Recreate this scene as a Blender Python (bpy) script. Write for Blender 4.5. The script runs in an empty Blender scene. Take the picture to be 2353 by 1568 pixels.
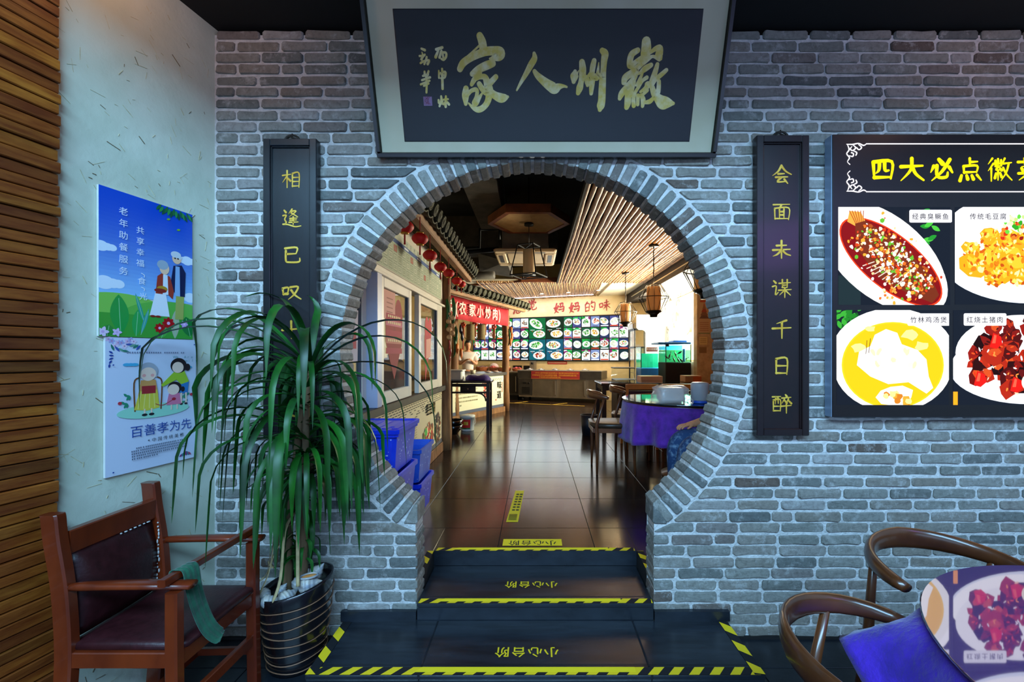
import bpy, math, random
from mathutils import Vector, Matrix
R = random.Random(7)
V = Vector
PI = math.pi
SC = bpy.context.scene
COL = SC.collection

def L(h):
    h = h.lstrip('#')
    o = []
    for i in (0, 2, 4):
        c = int(h[i:i+2], 16) / 255
        o.append(c / 12.92 if c <= .04045 else ((c + .055) / 1.055) ** 2.4)
    return tuple(o)

# ------------------------------------------------------------------ camera, world, lights
F = 979.0          # focal length in photo pixels
CZ = 1.47          # eye height
cam_d = bpy.data.cameras.new('camera'); cam = bpy.data.objects.new('camera', cam_d); COL.objects.link(cam)
cam.location = (0, 0, CZ); cam.rotation_euler = (PI/2, 0, 0)
cam_d.sensor_width = 36; cam_d.lens = 36 * F / 2353
cam_d.shift_x = -(1230 - 1176.5) / 2353; cam_d.shift_y = (816 - 784) / 2353
cam_d.clip_start = .05; cam_d.clip_end = 200
SC.camera = cam
SC.view_settings.view_transform = 'Standard'; SC.view_settings.look = 'None'
SC.view_settings.exposure = 0.0; SC.view_settings.gamma = 1; SC.view_settings.use_curve_mapping = False
SC.cycles.use_denoising = True
SC.cycles.max_bounces = 8; SC.cycles.transparent_max_bounces = 12
SC.cycles.sample_clamp_indirect = 6

W = bpy.data.worlds.new('sky'); SC.world = W; W.use_nodes = True
W.node_tree.nodes['Background'].inputs[0].default_value = (.34, .55, 1, 1)
W.node_tree.nodes['Background'].inputs[1].default_value = .09

def lamp(name, typ, loc, energy, color, aim=None, size=None, parent=None, **kw):
    d = bpy.data.lights.new(name, typ); d.energy = energy; d.color = color
    o = bpy.data.objects.new(name, d); COL.objects.link(o); o.location = loc
    if aim is not None:
        o.rotation_euler = (V(aim) - V(loc)).to_track_quat('-Z', 'Y').to_euler()
    if size:
        if typ == 'AREA':
            d.shape = 'RECTANGLE'; d.size, d.size_y = size
        elif typ in ('POINT', 'SPOT'):
            d.shadow_soft_size = size
        elif typ == 'SUN': d.angle = size
    for k, v in kw.items(): setattr(d, k, v)
    if parent: o.parent = parent
    return o

# daylight falling through the glazed roof and the open front of the near hall
lamp('daylight_roof', 'AREA', (-.2, -2.3, 4.25), 590, (.34, .67, 1.0), aim=(.1, 2.2, 1.4), size=(5.5, 1.0))
lamp('daylight_front', 'AREA', (.1, -5.0, 1.55), 150, (.42, .64, 1.0), aim=(.1, 2.2, 1.6), size=(7.6, 2.1))
lamp('purple_fill_light', 'AREA', (3.2, -1.2, 2.9), 9, (.55, .22, 1.0), aim=(1.9, 2.2, 1.6), size=(1.0, .6))  # weak purple area light added out of view to tint the right side
for x_ in (-1.5, 2.3): lamp('warm_wall_fill', 'POINT', (x_, 1.6, 3.06), 3, (1, .5, .25), size=.1)  # unseen warm point lights added to brown the top of the brick wall
# daylight through the window of the far dining room
lamp('daylight_window', 'AREA', (3.3, 8.75, 1.9), 1050, (1, .85, .64), aim=(0, 8.2, 2.15), size=(2.4, 1.4))
lamp('daylight_yard', 'AREA', (3.25, 11.8, 4.8), 1300, (1, .95, .86), aim=(3.75, 11.8, 2.0), size=(4.6, .5))

# ------------------------------------------------------------------ materials
MATS = {}
def nmat(name):
    m = bpy.data.materials.new(name); m.use_nodes = True
    nt = m.node_tree; b = nt.nodes['Principled BSDF']
    return m, nt, b
def ramp(nt, stops):
    r = nt.nodes.new('ShaderNodeValToRGB')
    e = r.color_ramp.elements
    while len(e) < len(stops): e.new(.5)
    for k, (p, c) in enumerate(stops):
        e[k].position = p; e[k].color = (*c, 1)
    return r
def coords(nt, scale=(1, 1, 1), kind='Object'):
    t = nt.nodes.new('ShaderNodeTexCoord'); mp = nt.nodes.new('ShaderNodeMapping')
    mp.inputs['Scale'].default_value = scale
    nt.links.new(t.outputs[kind], mp.inputs[0]); return mp.outputs[0]
def noise(nt, co, scale, detail=4, rough=.6):
    n = nt.nodes.new('ShaderNodeTexNoise'); n.inputs['Scale'].default_value = scale
    n.inputs['Detail'].default_value = detail; n.inputs['Roughness'].default_value = rough
    nt.links.new(co, n.inputs['Vector']); return n.outputs[0]
def bump(nt, b, h, strength, dist=.01):
    n = nt.nodes.new('ShaderNodeBump'); n.inputs['Strength'].default_value = strength
    n.inputs['Distance'].default_value = dist
    nt.links.new(h, n.inputs['Height']); nt.links.new(n.outputs[0], b.inputs['Normal'])
def mat(name, c, c2=None, rough=.5, metal=0, scale=6, stretch=(1, 1, 1), bmp=0, coat=0, spec=None, island=None, emit=None, bscale=None, lo=.35, hi=.65, sheen=0):
    if name in MATS: return MATS[name]
    m, nt, b = nmat(name)
    c = L(c) if isinstance(c, str) else c
    b.inputs['Base Color'].default_value = (*c, 1)
    b.inputs['Roughness'].default_value = rough; b.inputs['Metallic'].default_value = metal
    if spec is not None: b.inputs['Specular IOR Level'].default_value = spec
    if coat: b.inputs['Coat Weight'].default_value = coat; b.inputs['Coat Roughness'].default_value = .12
    if sheen: b.inputs['Sheen Weight'].default_value = sheen
    co = coords(nt, stretch)
    out = None
    if c2 is not None:
        c2 = L(c2) if isinstance(c2, str) else c2
        n = noise(nt, co, scale)
        r = ramp(nt, [(lo, c), (hi, c2)]); nt.links.new(n, r.inputs[0]); out = r.outputs[0]
    if island:
        g = nt.nodes.new('ShaderNodeNewGeometry')
        r2 = ramp(nt, [(p, L(q)) for p, q in island]); nt.links.new(g.outputs['Random Per Island'], r2.inputs[0])
        if out is None: out = r2.outputs[0]
        else:
            mx = nt.nodes.new('ShaderNodeMix'); mx.data_type = 'RGBA'; mx.blend_type = 'MULTIPLY'; mx.inputs[0].default_value = 1
            nt.links.new(out, mx.inputs[6]); nt.links.new(r2.outputs[0], mx.inputs[7]); out = mx.outputs[2]
    if out is not None: nt.links.new(out, b.inputs['Base Color'])
    if bmp: bump(nt, b, noise(nt, co, bscale or scale * 2, 6), bmp)
    if emit: 
        b.inputs['Emission Color'].default_value = (*(L(emit[0]) if isinstance(emit[0], str) else emit[0]), 1); b.inputs['Emission Strength'].default_value = emit[1]
    MATS[name] = m; return m

def art_mat(name, strength=0, rough=.4):
    m, nt, b = nmat(name)
    a = nt.nodes.new('ShaderNodeAttribute'); a.attribute_name = 'Col'
    if strength:
        b.inputs['Base Color'].default_value = (.003, .003, .003, 1)
        nt.links.new(a.outputs['Color'], b.inputs['Emission Color']); b.inputs['Emission Strength'].default_value = strength
        b.inputs['Roughness'].default_value = .35; b.inputs['Specular IOR Level'].default_value = .04
    else:
        nt.links.new(a.outputs['Color'], b.inputs['Base Color']); b.inputs['Roughness'].default_value = rough
    return m
PRINT = art_mat('printed_ink', rough=.75)
GLOSSPRINT = art_mat('glossy_print', rough=.18)
LIT = art_mat('backlit_print', 1.55)
LITFAR = art_mat('backlit_menu', 1.25)

def glass_mat(name, tint, fac=.12, rough=.02, blend=.35):
    m, nt, b = nmat(name); nt.nodes.remove(b)
    t = nt.nodes.new('ShaderNodeBsdfTransparent'); t.inputs[0].default_value = (*tint, 1)
    g = nt.nodes.new('ShaderNodeBsdfGlossy'); g.inputs['Roughness'].default_value = rough; g.inputs[0].default_value = (1, 1, 1, 1)
    lw = nt.nodes.new('ShaderNodeLayerWeight'); lw.inputs[0].default_value = blend
    ad = nt.nodes.new('ShaderNodeMath'); ad.operation = 'ADD'; ad.use_clamp = True; ad.inputs[1].default_value = fac
    nt.links.new(lw.outputs['Fresnel'], ad.inputs[0])
    mx = nt.nodes.new('ShaderNodeMixShader')
    ge = nt.nodes.new('ShaderNodeNewGeometry'); sb_ = nt.nodes.new('ShaderNodeMath'); sb_.operation = 'SUBTRACT'; sb_.use_clamp = True
    nt.links.new(ad.outputs[0], sb_.inputs[0]); nt.links.new(ge.outputs['Backfacing'], sb_.inputs[1])
    nt.links.new(sb_.outputs[0], mx.inputs[0]); nt.links.new(t.outputs[0], mx.inputs[1]); nt.links.new(g.outputs[0], mx.inputs[2])
    nt.links.new(mx.outputs[0], nt.nodes['Material Output'].inputs[0])
    MATS[name] = m; return m
GLASS = glass_mat('window_glass', (.88, .92, .92), .02, blend=.14)
TANKGLASS = glass_mat('tank_glass', (.85, .97, .95), .03, blend=.2)
WATER = glass_mat('tank_water', (.55, .86, .78), .01, blend=.1)
def film_mat():
    m, nt, b = nmat('clear_plastic'); b.inputs['Base Color'].default_value = (.75, .73, .74, 1); b.inputs['Roughness'].default_value = .22
    t = nt.nodes.new('ShaderNodeBsdfTransparent'); mx = nt.nodes.new('ShaderNodeMixShader'); mx.inputs[0].default_value = .42
    nt.links.new(t.outputs[0], mx.inputs[1]); nt.links.new(b.outputs[0], mx.inputs[2]); nt.links.new(mx.outputs[0], nt.nodes['Material Output'].inputs[0]); return m
PLASTICFILM = film_mat()

BRICK = None
def brick_mat():
    m, nt, b = nmat('grey_brick')
    g = nt.nodes.new('ShaderNodeNewGeometry')
    r = ramp(nt, [(0, L('#5e615f')), (.2, L('#7a7a73')), (.45, L('#8a8881')), (.7, L('#7f776c')), (.88, L('#979490')), (1, L('#5f5046'))])
    nt.links.new(g.outputs['Random Per Island'], r.inputs[0])
    co = coords(nt)
    n = noise(nt, co, 38, 8, .7); rr = ramp(nt, [(.3, (.6, .58, .56)), (.5, (1, 1, 1)), (.75, (1.22, 1.22, 1.2))])
    nt.links.new(n, rr.inputs[0])
    mx = nt.nodes.new('ShaderNodeMix'); mx.data_type = 'RGBA'; mx.blend_type = 'MULTIPLY'; mx.inputs[0].default_value = .9
    nt.links.new(r.outputs[0], mx.inputs[6]); nt.links.new(rr.outputs[0], mx.inputs[7])
    # lime smears of the pointing left on the faces
    n2 = noise(nt, co, 17, 9, .75); r2 = ramp(nt, [(.53, (0, 0, 0)), (.65, (1, 1, 1))]); nt.links.new(n2, r2.inputs[0])
    m2 = nt.nodes.new('ShaderNodeMix'); m2.data_type = 'RGBA'
    sc = nt.nodes.new('ShaderNodeMath'); sc.operation = 'MULTIPLY'; sc.inputs[1].default_value = .55
    nt.links.new(r2.outputs[0], sc.inputs[0]); nt.links.new(sc.outputs[0], m2.inputs[0])
    nt.links.new(mx.outputs[2], m2.inputs[6]); m2.inputs[7].default_value = (*L('#b9b8b4'), 1)
    nt.links.new(m2.outputs[2], b.inputs['Base Color'])
    b.inputs['Roughness'].default_value = .9
    bump(nt, b, noise(nt, co, 60, 8, .7), .9, .006)
    return m
BRICK = brick_mat()
def mirror_glass(name, tint, fac):
    m, nt, b = nmat(name); b.inputs['Base Color'].default_value = (*tint, 1); b.inputs['Roughness'].default_value = .3
    g = nt.nodes.new('ShaderNodeBsdfGlossy'); g.inputs['Roughness'].default_value = .03
    mx = nt.nodes.new('ShaderNodeMixShader'); mx.inputs[0].default_value = fac
    nt.links.new(b.outputs[0], mx.inputs[1]); nt.links.new(g.outputs[0], mx.inputs[2]); nt.links.new(mx.outputs[0], nt.nodes['Material Output'].inputs[0]); return m
MORTAR = mat('lime_mortar', '#bcbab7', '#dad8d5', .95, scale=22, bmp=1.0, bscale=70)
PLASTER = mat('straw_plaster', '#bcc4b0', '#d4d9c8', .95, scale=1.6, bmp=.4, bscale=11)
STRAW = mat('straw_fleck', '#a89c72', '#c9c3a2', .9, scale=30)
STRAWD = mat('dark_straw_fleck', '#5f5138', '#7a6a4a', .9, scale=30)
SLAT = mat('wood_slat', '#ffffff', '#c4a684', .45, scale=7, stretch=(4, .6, 6), island=[(0, '#7a3f12'), (.3, '#97541a'), (.55, '#6b3410'), (.8, '#a8651f'), (1, '#43200c')], bmp=.15)
BLACK = mat('black_paint', '#050608', '#090a0d', .8, scale=3)
DARKTILE = mat('dark_stone_tile', '#161a20', '#20252c', .30, scale=9, stretch=(1, 1, 1), bmp=.06, bscale=30)
STEPSTONE = mat('dark_step_stone', '#171b21', '#262c34', .27, scale=7, stretch=(.5, 3, 1), bmp=.05, bscale=14)
FLOORTILE = mat('brown_floor_tile', '#251a14', '#33251b', .16, scale=5, stretch=(.8, 9, 1), bmp=.025, bscale=9, island=[(0, '#d8d8d8'), (1, '#ffffff')])
GROUT = mat('dark_grout', '#0c0a09', rough=.8)
NAVY = mat('black_lacquer', '#0b0d11', '#12151a', .33, scale=8, stretch=(6, 1, 1), coat=.25)
GOLD = mat('gold_paint', '#cf9a24', '#e6bd48', .45, metal=.25, scale=26)
GOLD2 = mat('flaked_gold_leaf', '#dcc050', '#efe2ac', .5, metal=.15, scale=24, lo=.4, hi=.7)
MATBOARD = mat('cream_mat_board', '#c9bf9d', '#d4cbad', .8, scale=3)
SIGNCLOTH = mat('dark_sign_panel', '#09080d', '#0d0b12', .5, scale=8, stretch=(1, 5, 5))
REDWOOD = mat('red_brown_wood', '#571c0a', '#7a2e10', .3, scale=6, stretch=(1, 1, .35), coat=.4)
LEATHER = mat('maroon_leather', '#2e1013', '#3b161a', .35, scale=30, bmp=.12, bscale=90)
GREENCLOTH = mat('green_cloth', '#08402c', '#0d5a3e', .85, scale=20, bmp=.3, bscale=60, sheen=.3)
POT = mat('dark_glazed_pot', '#0c0b0d', '#17151a', .22, scale=8, coat=.5)
COPPER = mat('copper_groove', '#6d4a33', '#8a6248', .5, scale=10)
LEAF = mat('long_green_leaf', '#0d3a16', '#1f6b22', .45, scale=5, island=[(0, '#7fae8a'), (.5, '#c4e6b0'), (.8, '#ffffff'), (1, '#ffffc8')])
STEM = mat('woody_stem', '#4d3a26', '#6f573a', .85, scale=14, stretch=(1, 1, .3), bmp=.5)
SOIL = mat('potting_soil', '#15100c', '#2a1f17', .95, scale=30, bmp=.8)
SHELL = mat('sea_shell', '#b9b1a4', '#7d8795', .35, scale=18, stretch=(1, 1, 3), bmp=.2)
SHELLIN = mat('orange_shell_mouth', '#c8742c', '#e0a56a', .25, scale=8)
YELLOW = mat('yellow_tape', '#c3cc12', '#dbe21c', .45, scale=12)
BLACKTAPE = mat('black_tape', '#0a0c10', '#11141a', .4, scale=10)
WALNUT = mat('walnut_wood', '#3d2011', '#5c3219', .28, scale=5, stretch=(1, 1, 1), coat=.35)
BROWNWOOD = mat('brown_beech_wood', '#4a2714', '#6a3a1d', .35, scale=5, coat=.2)
ORANGEWOOD = mat('orange_varnished_wood', '#a8581a', '#cc7a2a', .35, scale=6, stretch=(.4, 1, 1), coat=.3)
PURPLE = mat('purple_velvet', '#2f0a8c', '#4a18c0', .75, scale=9, bmp=.8, bscale=22, sheen=.3)
PURPLE2 = mat('violet_velvet', '#430d80', '#621ca6', .75, scale=14, bmp=.35, bscale=45, sheen=.3)
PURPLEDK = mat('dark_purple_cloth', '#2c0f63', '#3d1880', .8, scale=12, bmp=.4, bscale=30, sheen=.2)
BLUEPLASTIC = mat('blue_plastic', '#0f2fd0', '#1a41e0', .32, scale=7, bmp=.05)
BLUEPLASTIC2 = mat('faded_blue_plastic', '#1744c4', '#2a5fd2', .38, scale=5, bmp=.05)
SCRATCH = mat('pale_scratch', '#7f9ae6', '#c8d3f2', .6, scale=40)
FRAMEWHITE = mat('white_window_frame', '#d9d2c4', '#e2dccf', .35, scale=3)
FRAMEBLUE = mat('grey_window_rail', '#58606f', rough=.4)
CREAM = mat('cream_wall', '#cdb583', '#dcc798', .85, scale=3, bmp=.25, bscale=30)
CREAMLT = mat('pale_cream_wall', '#d8ccae', '#e2d8bf', .8, scale=4)
ORANGEWALL = mat('orange_plaster', '#c4703a', '#d98952', .9, scale=8, bmp=.8, bscale=22)
PILLAR = mat('brown_plaster', '#a8946c', '#c0ac82', .9, scale=9, bmp=.5, bscale=22)
BAMBOO = mat('split_bamboo', '#ffffff', '#a98a64', .5, scale=9, stretch=(3, .8, 3), island=[(0, '#a07b50'), (.35, '#c09766'), (.7, '#d8b07c'), (1, '#b09474')], bmp=.1)
POSTWOOD = mat('rough_log', '#6b4526', '#96683c', .8, scale=7, stretch=(2, 2, .4), bmp=.5)
EAVEWOOD = mat('eave_wood', '#7a5330', '#9d7044', .7, scale=7, stretch=(1, .4, 1), bmp=.3)
ROOFTILE = mat('grey_roof_tile', '#3a3a30', '#55553f', .85, scale=16, bmp=.6)
REDSILK = mat('red_lantern_silk', '#b80a0a', '#d41212', .6, scale=8)
TASSEL = mat('red_tassel', '#a01010', rough=.8)
GILT = mat('gilt_trim', '#c08a2a', rough=.35, metal=.6)
STEEL = mat('stainless_steel', '#8a8073', '#a39a8c', .35, metal=.85, scale=2, stretch=(1, 1, .3))
STEELDK = mat('dark_steel', '#3b3734', '#4c4742', .4, metal=.6, scale=4)
DARKWOOD = mat('black_stained_wood', '#140d0b', '#21140f', .3, scale=6, coat=.4)
WHITEPLASTIC = mat('white_plastic', '#d2d2ce', '#dcdcd8', .4, scale=5)
GREYPLASTIC = mat('grey_plastic', '#a9b0ba', '#b5bcc6', .4, scale=5)
BLUEBASE = mat('blue_plastic_base', '#1d55c8', rough=.35)
BLACKGLAZE = mat('black_glaze', '#08080a', rough=.12, coat=.6)
CARDBOARD = mat('cardboard', '#9a7550', '#a98560', .85, scale=8)
PINKBOX = mat('pinkish_box', '#b99a8c', '#c7ab9c', .7, scale=4)
LAMPBLACK = mat('black_metal', '#0b0a0a', rough=.5, metal=.3)
SHADE = mat('cream_lamp_shade', '#cdae7c', '#d9bd8f', .8, scale=12, stretch=(1, 1, .2))
SHADEWOOD = mat('veneer_lamp_shade', '#b5824c', '#d2a269', .6, scale=14, stretch=(1, 1, .15), emit=('#ff9a45', .12))
HEXWOOD = mat('rust_wood', '#6b3418', '#8d4a22', .6, scale=6, bmp=.3)
HEXFILL = mat('tan_panel', '#b8925f', '#c7a06c', .85, scale=10, bmp=.3)
CONCRETE = mat('grey_concrete', '#3c3833', '#514b44', .9, scale=5, bmp=.3)
SKIN = mat('skin', '#b97f5c', '#c98e6a', .55, scale=10)
HAIR = mat('black_hair', '#0c0908', '#17110e', .5, scale=40, stretch=(4, 4, 1))
SHIRT = mat('white_tshirt', '#d6c9bd', '#e0d4c9', .85, scale=9, bmp=.3)
SHIRT2 = mat('pale_grey_shirt', '#a7abb8', '#b5b9c6', .85, scale=9, bmp=.3)
TROUSER = mat('dark_trousers', '#20242f', rough=.85)
DENIM = mat('washed_denim', '#173a66', '#7fa0bd', .85, scale=26, lo=.5, hi=.78, bmp=.3)
SHOE = mat('dark_shoe', '#17120f', rough=.5)
GARLIC = mat('garlic_skin', '#b98f62', '#d2b088', .7, scale=16)
CHILI = mat('red_chili', '#8a1210', '#a81a16', .3, scale=8)
GREENVEG = mat('green_vegetable', '#0f4a1c', '#1c6a28', .35, scale=8)
CARROT = mat('orange_carrot', '#c05a10', '#d87420', .5, scale=10)
EGGPLANT = mat('dark_eggplant', '#171320', rough=.3)
WICKER = mat('woven_wicker', '#6a5a38', '#8c7a50', .85, scale=30, stretch=(1, 1, 5), bmp=.8)
BASKET = mat('red_brown_basket', '#8c4a24', '#aa6034', .7, scale=24, bmp=.5)
FISHM = mat('dark_fish', '#3a2a1a', '#54402a', .5, scale=20)
GREENBAG = mat('green_plastic_bag', '#3c9a2c', '#56b53e', .4, scale=9, bmp=.4)
LED = mat('led_strip', '#ffffff', emit=((.85, .8, 1), 5))
DOWNL = mat('downlight_glow', '#ffffff', emit=((1, .9, .72), 14))
SUNWALL = mat('white_yard_wall', '#d9d2c2', '#e6e0d2', .9, scale=4)
TREE = mat('bare_twig', '#8a7c66', rough=.9)
TURQ = mat('turquoise_backing', '#2a8f88', '#6cc4b4', .6, scale=4, emit=('#3fa898', .3))
AQBLUE = mat('blue_aquarium_lid', '#1f6fc4', '#2b82d6', .4, scale=5)
AQGLOW = mat('lit_tank_backing', '#a8b850', '#1c9c8c', .6, scale=3.2, emit=('#8fae4a', .38), lo=.42, hi=.56)
AQSKY = mat('blue_tank_backing', '#1c9cc8', '#2ab0d8', .6, scale=3, emit=('#1f9cc8', .5))
BRONZE = mat('dark_bronze', '#2a2620', rough=.5, metal=.5)
ALU = mat('blue_grey_aluminium', '#7f8fa8', '#8c9cb4', .4, metal=.4, scale=3)
BOXBLACK = mat('dark_sign_case', '#160c0d', rough=.35)
ACWHITE = mat('off_white_plastic', '#c4ad8a', '#cfba98', .5, scale=4)
LOUVRE = mat('dark_louvre', '#2c2a28', rough=.4)
DUCT = mat('grey_pipe', '#4a463f', '#5c574f', .6, scale=5)
RED = mat('red_banner_cloth', '#a3121c', '#b81a26', .8, scale=6, bmp=.2)

# ------------------------------------------------------------------ mesh helpers
class MB:
    def __init__(s): s.v = []; s.f = []; s.m = []; s.cm = 0; s.sm = []; s.smooth = False
    def add(s, vs, fs):
        k = len(s.v); s.v += [V(p) for p in vs]
        for f in fs:
            s.f.append([k + i for i in f]); s.m.append(s.cm); s.sm.append(s.smooth)
        return s
    def box(s, a, b, taper=0):
        x0, y0, z0 = a; x1, y1, z1 = b; t = taper
        vs = [(x0+t, y0+t, z0), (x1-t, y0+t, z0), (x1-t, y1-t, z0), (x0+t, y1-t, z0), (x0, y0, z1), (x1, y0, z1), (x1, y1, z1), (x0, y1, z1)]
        return s.add(vs, [(0, 3, 2, 1), (4, 5, 6, 7), (0, 1, 5, 4), (1, 2, 6, 5), (2, 3, 7, 6), (3, 0, 4, 7)])
    def rbox(s, a, b, r=.01):   # box with chamfered edges
        (x0, y0, z0), (x1, y1, z1) = a, b
        r = min(r, (x1-x0)*.45, (y1-y0)*.45, (z1-z0)*.45)
        rings = []
        for z, i in ((z0, r), (z0+r, 0), (z1-r, 0), (z1, r)):
            X0, X1, Y0, Y1 = x0+i, x1-i, y0+i, y1-i; q = r
            rings.append([(X0+q, Y0, z), (X1-q, Y0, z), (X1, Y0+q, z), (X1, Y1-q, z), (X1-q, Y1, z), (X0+q, Y1, z), (X0, Y1-q, z), (X0, Y0+q, z)])
        return s.loft(rings)
    def loft(s, rings, cap=True, closed=True):
        n = len(rings[0]); vs = [p for r in rings for p in r]; fs = []
        for i in range(len(rings)-1):
            for j in range(n if closed else n-1):
                a = i*n+j; b = i*n+(j+1) % n; fs.append((a, b, b+n, a+n))
        if cap:
            fs.append(tuple(range(n-1, -1, -1))); fs.append(tuple(range((len(rings)-1)*n, len(rings)*n)))
        return s.add(vs, fs)
    def bar(s, p, q, w, h, up=(0, 0, 1)):
        p, q = V(p), V(q); t = (q-p).normalized(); up = V(up)
        if abs(t.dot(up)) > .98: up = V((0, 1, 0))
        sd = t.cross(up).normalized(); u2 = sd.cross(t).normalized()
        c = .12*min(w, h)
        def ring(o):
            a, b = w/2, h/2
            return [o+sd*x+u2*z for x, z in ((-a+c, -b), (a-c, -b), (a, -b+c), (a, b-c), (a-c, b), (-a+c, b), (-a, b-c), (-a, -b+c))]
        return s.loft([ring(p), ring(q)])
    def sweep(s, pts, secs, n=10, up=(0, 0, 1), cap=True):
        pts = [V(p) for p in pts]; rings = []
        if not isinstance(secs, list): secs = [secs]*len(pts)
        prev = None
        for i, p in enumerate(pts):
            t = (pts[min(i+1, len(pts)-1)] - pts[max(i-1, 0)]).normalized()
            u = V(up)
            if abs(t.dot(u)) > .97: u = V((0, 1, 0)) if prev is None else prev
            sd = t.cross(u).normalized(); u2 = sd.cross(t).normalized(); prev = u2
            a = secs[i]; a, b = a if isinstance(a, tuple) else (a, a)
            rings.append([p + sd*(a*math.cos(2*PI*k/n)) + u2*(b*math.sin(2*PI*k/n)) for k in range(n)])
        o = s.smooth; s.smooth = True; s.loft(rings, cap); s.smooth = o
        return s
    def lathe(s, prof, c=(0, 0, 0), n=28, cap=True, mod=None):
        c = V(c); rings = []
        for r, z in prof:
            rings.append([c + V((r*(mod(a, z) if mod else 1)*math.cos(a), r*(mod(a, z) if mod else 1)*math.sin(a), z)) for a in (2*PI*k/n for k in range(n))])
        o = s.smooth; s.smooth = True; s.loft(rings, cap); s.smooth = o
        return s
    def disc(s, c, r, z, n=96):
        o = s.smooth; s.smooth = False; s.add([(c[0]+r*math.cos(2*PI*k/n), c[1]+r*math.sin(2*PI*k/n), z) for k in range(n)], [tuple(range(n))]); s.smooth = o
        return s
    def ball(s, c, rx, ry=None, rz=None, n=14, m=8):
        ry = ry or rx; rz = rz or rx; c = V(c)
        rings = [[c+V((rx*math.sin(t)*math.cos(2*PI*k/n), ry*math.sin(t)*math.sin(2*PI*k/n), -rz*math.cos(t))) for k in range(n)] for t in (PI*(i+.15)/(m+.3) for i in range(m+1))]
        o = s.smooth; s.smooth = True; s.loft(rings); s.smooth = o
        return s
    def prism(s, poly, d, c=(0, 0, 0)):   # polygon of 3D points pushed along d
        d = V(d); a = [V(p)+V(c) for p in poly]
        return s.loft([a, [p+d for p in a]])
    def xf(s, M):
        s.v = [M @ p for p in s.v]; return s
    def build(s, name, mats, parent=None, world=True, auto=True):
        me = bpy.data.meshes.new(name)
        vs = s.v
        if parent is not None and world:
            Mi = wm(parent).inverted(); vs = [Mi @ p for p in vs]
        me.from_pydata([tuple(p) for p in vs], [], s.f)
        for m in (mats if isinstance(mats, (list, tuple)) else [mats]): me.materials.append(m)
        me.polygons.foreach_set('material_index', s.m); me.polygons.foreach_set('use_smooth', s.sm)
        me.update()
        o = bpy.data.objects.new(name, me); COL.objects.link(o)
        if parent is not None: o.parent = parent
        return o
def wm(o):
    M = Matrix.LocRotScale(o.location, o.rotation_euler, o.scale)
    return wm(o.parent) @ M if o.parent else M
def thing(name, label, cat, loc=(0, 0, 0), rz=0, group=None):
    o = bpy.data.objects.new(name, None); COL.objects.link(o); o.empty_display_size = .1
    o.location = loc; o.rotation_euler = (0, 0, rz)
    return tag(o, label, cat, group)
def tag(o, label, cat, group=None, kind=None):
    o['label'] = label; o['category'] = cat
    if group: o['group'] = group
    if kind: o['kind'] = kind
    return o
def struct(o, label=None):
    o['kind'] = 'structure'
    if label: o['label'] = label
    return o
def dup(root, loc, rz=None, label=None):
    r = root.copy(); COL.objects.link(r); r.location = loc
    if rz is not None: r.rotation_euler = (0, 0, rz)
    if label: r['label'] = label
    for ch in list(root.children):
        c = ch.copy(); COL.objects.link(c); c.parent = r
        for g in list(ch.children):
            d = g.copy(); COL.objects.link(d); d.parent = c
    return r
def at(px, py, d):     # where a measured picture point lies at depth d
    return V(((px-1230)*d/F, d, CZ-(py-816)*d/F))
def spline(pts, n=6):
    pts = [V(p) for p in pts]; out = []
    for i in range(len(pts)-1):
        p0 = pts[max(i-1, 0)]; p1 = pts[i]; p2 = pts[i+1]; p3 = pts[min(i+2, len(pts)-1)]
        for k in range(n):
            t = k/n
            out.append(.5*((2*p1)+(p2-p0)*t+(2*p0-5*p1+4*p2-p3)*t*t+(3*p1-p0-3*p2+p3)*t**3))
    out.append(pts[-1]); return out

# ------------------------------------------------------------------ flat printed work
FC = bpy.data.curves.new('lettering_source', 'FONT'); FO = bpy.data.objects.new('lettering_source', FC); COL.objects.link(FO)
GL = {}
def glyph(ch, off=0):
    k = (ch, off)
    if k not in GL:
        FC.body = ch; FC.offset = off
        bpy.context.view_layer.update()
        ev = FO.evaluated_get(bpy.context.evaluated_depsgraph_get()); me = ev.to_mesh()
        GL[k] = ([(v.co.x, v.co.y) for v in me.vertices], [tuple(p.vertices) for p in me.polygons])
        ev.to_mesh_clear()
    return GL[k]
def brush(pts, n=5):        # widths along a smoothed stroke -> outline strip quads in 2D
    P = spline([(x, y, w) for x, y, w in pts], n)
    L_, R_ = [], []
    for i, p in enumerate(P):
        a, b = P[max(i-1, 0)], P[min(i+1, len(P)-1)]
        dx, dy = b.x-a.x, b.y-a.y; q = math.hypot(dx, dy) or 1
        w = max(p.z, 0)/2
        L_.append((p.x-dy/q*w, p.y+dx/q*w)); R_.append((p.x+dy/q*w, p.y-dx/q*w))
    def cap(p, d, w):
        a0 = math.atan2(d[1], d[0])
        return [(p.x+w*math.cos(a0+t), p.y+w*math.sin(a0+t)) for t in (k*PI/6-PI/2 for k in range(7))]
    quads = [[L_[i], R_[i], R_[i+1], L_[i+1]] for i in range(len(P)-1)]
    quads.append(cap(P[0], (P[0].x-P[1].x, P[0].y-P[1].y), P[0].z/2))
    quads.append(cap(P[-1], (P[-1].x-P[-2].x, P[-1].y-P[-2].y), P[-1].z/2))
    return quads

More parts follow.
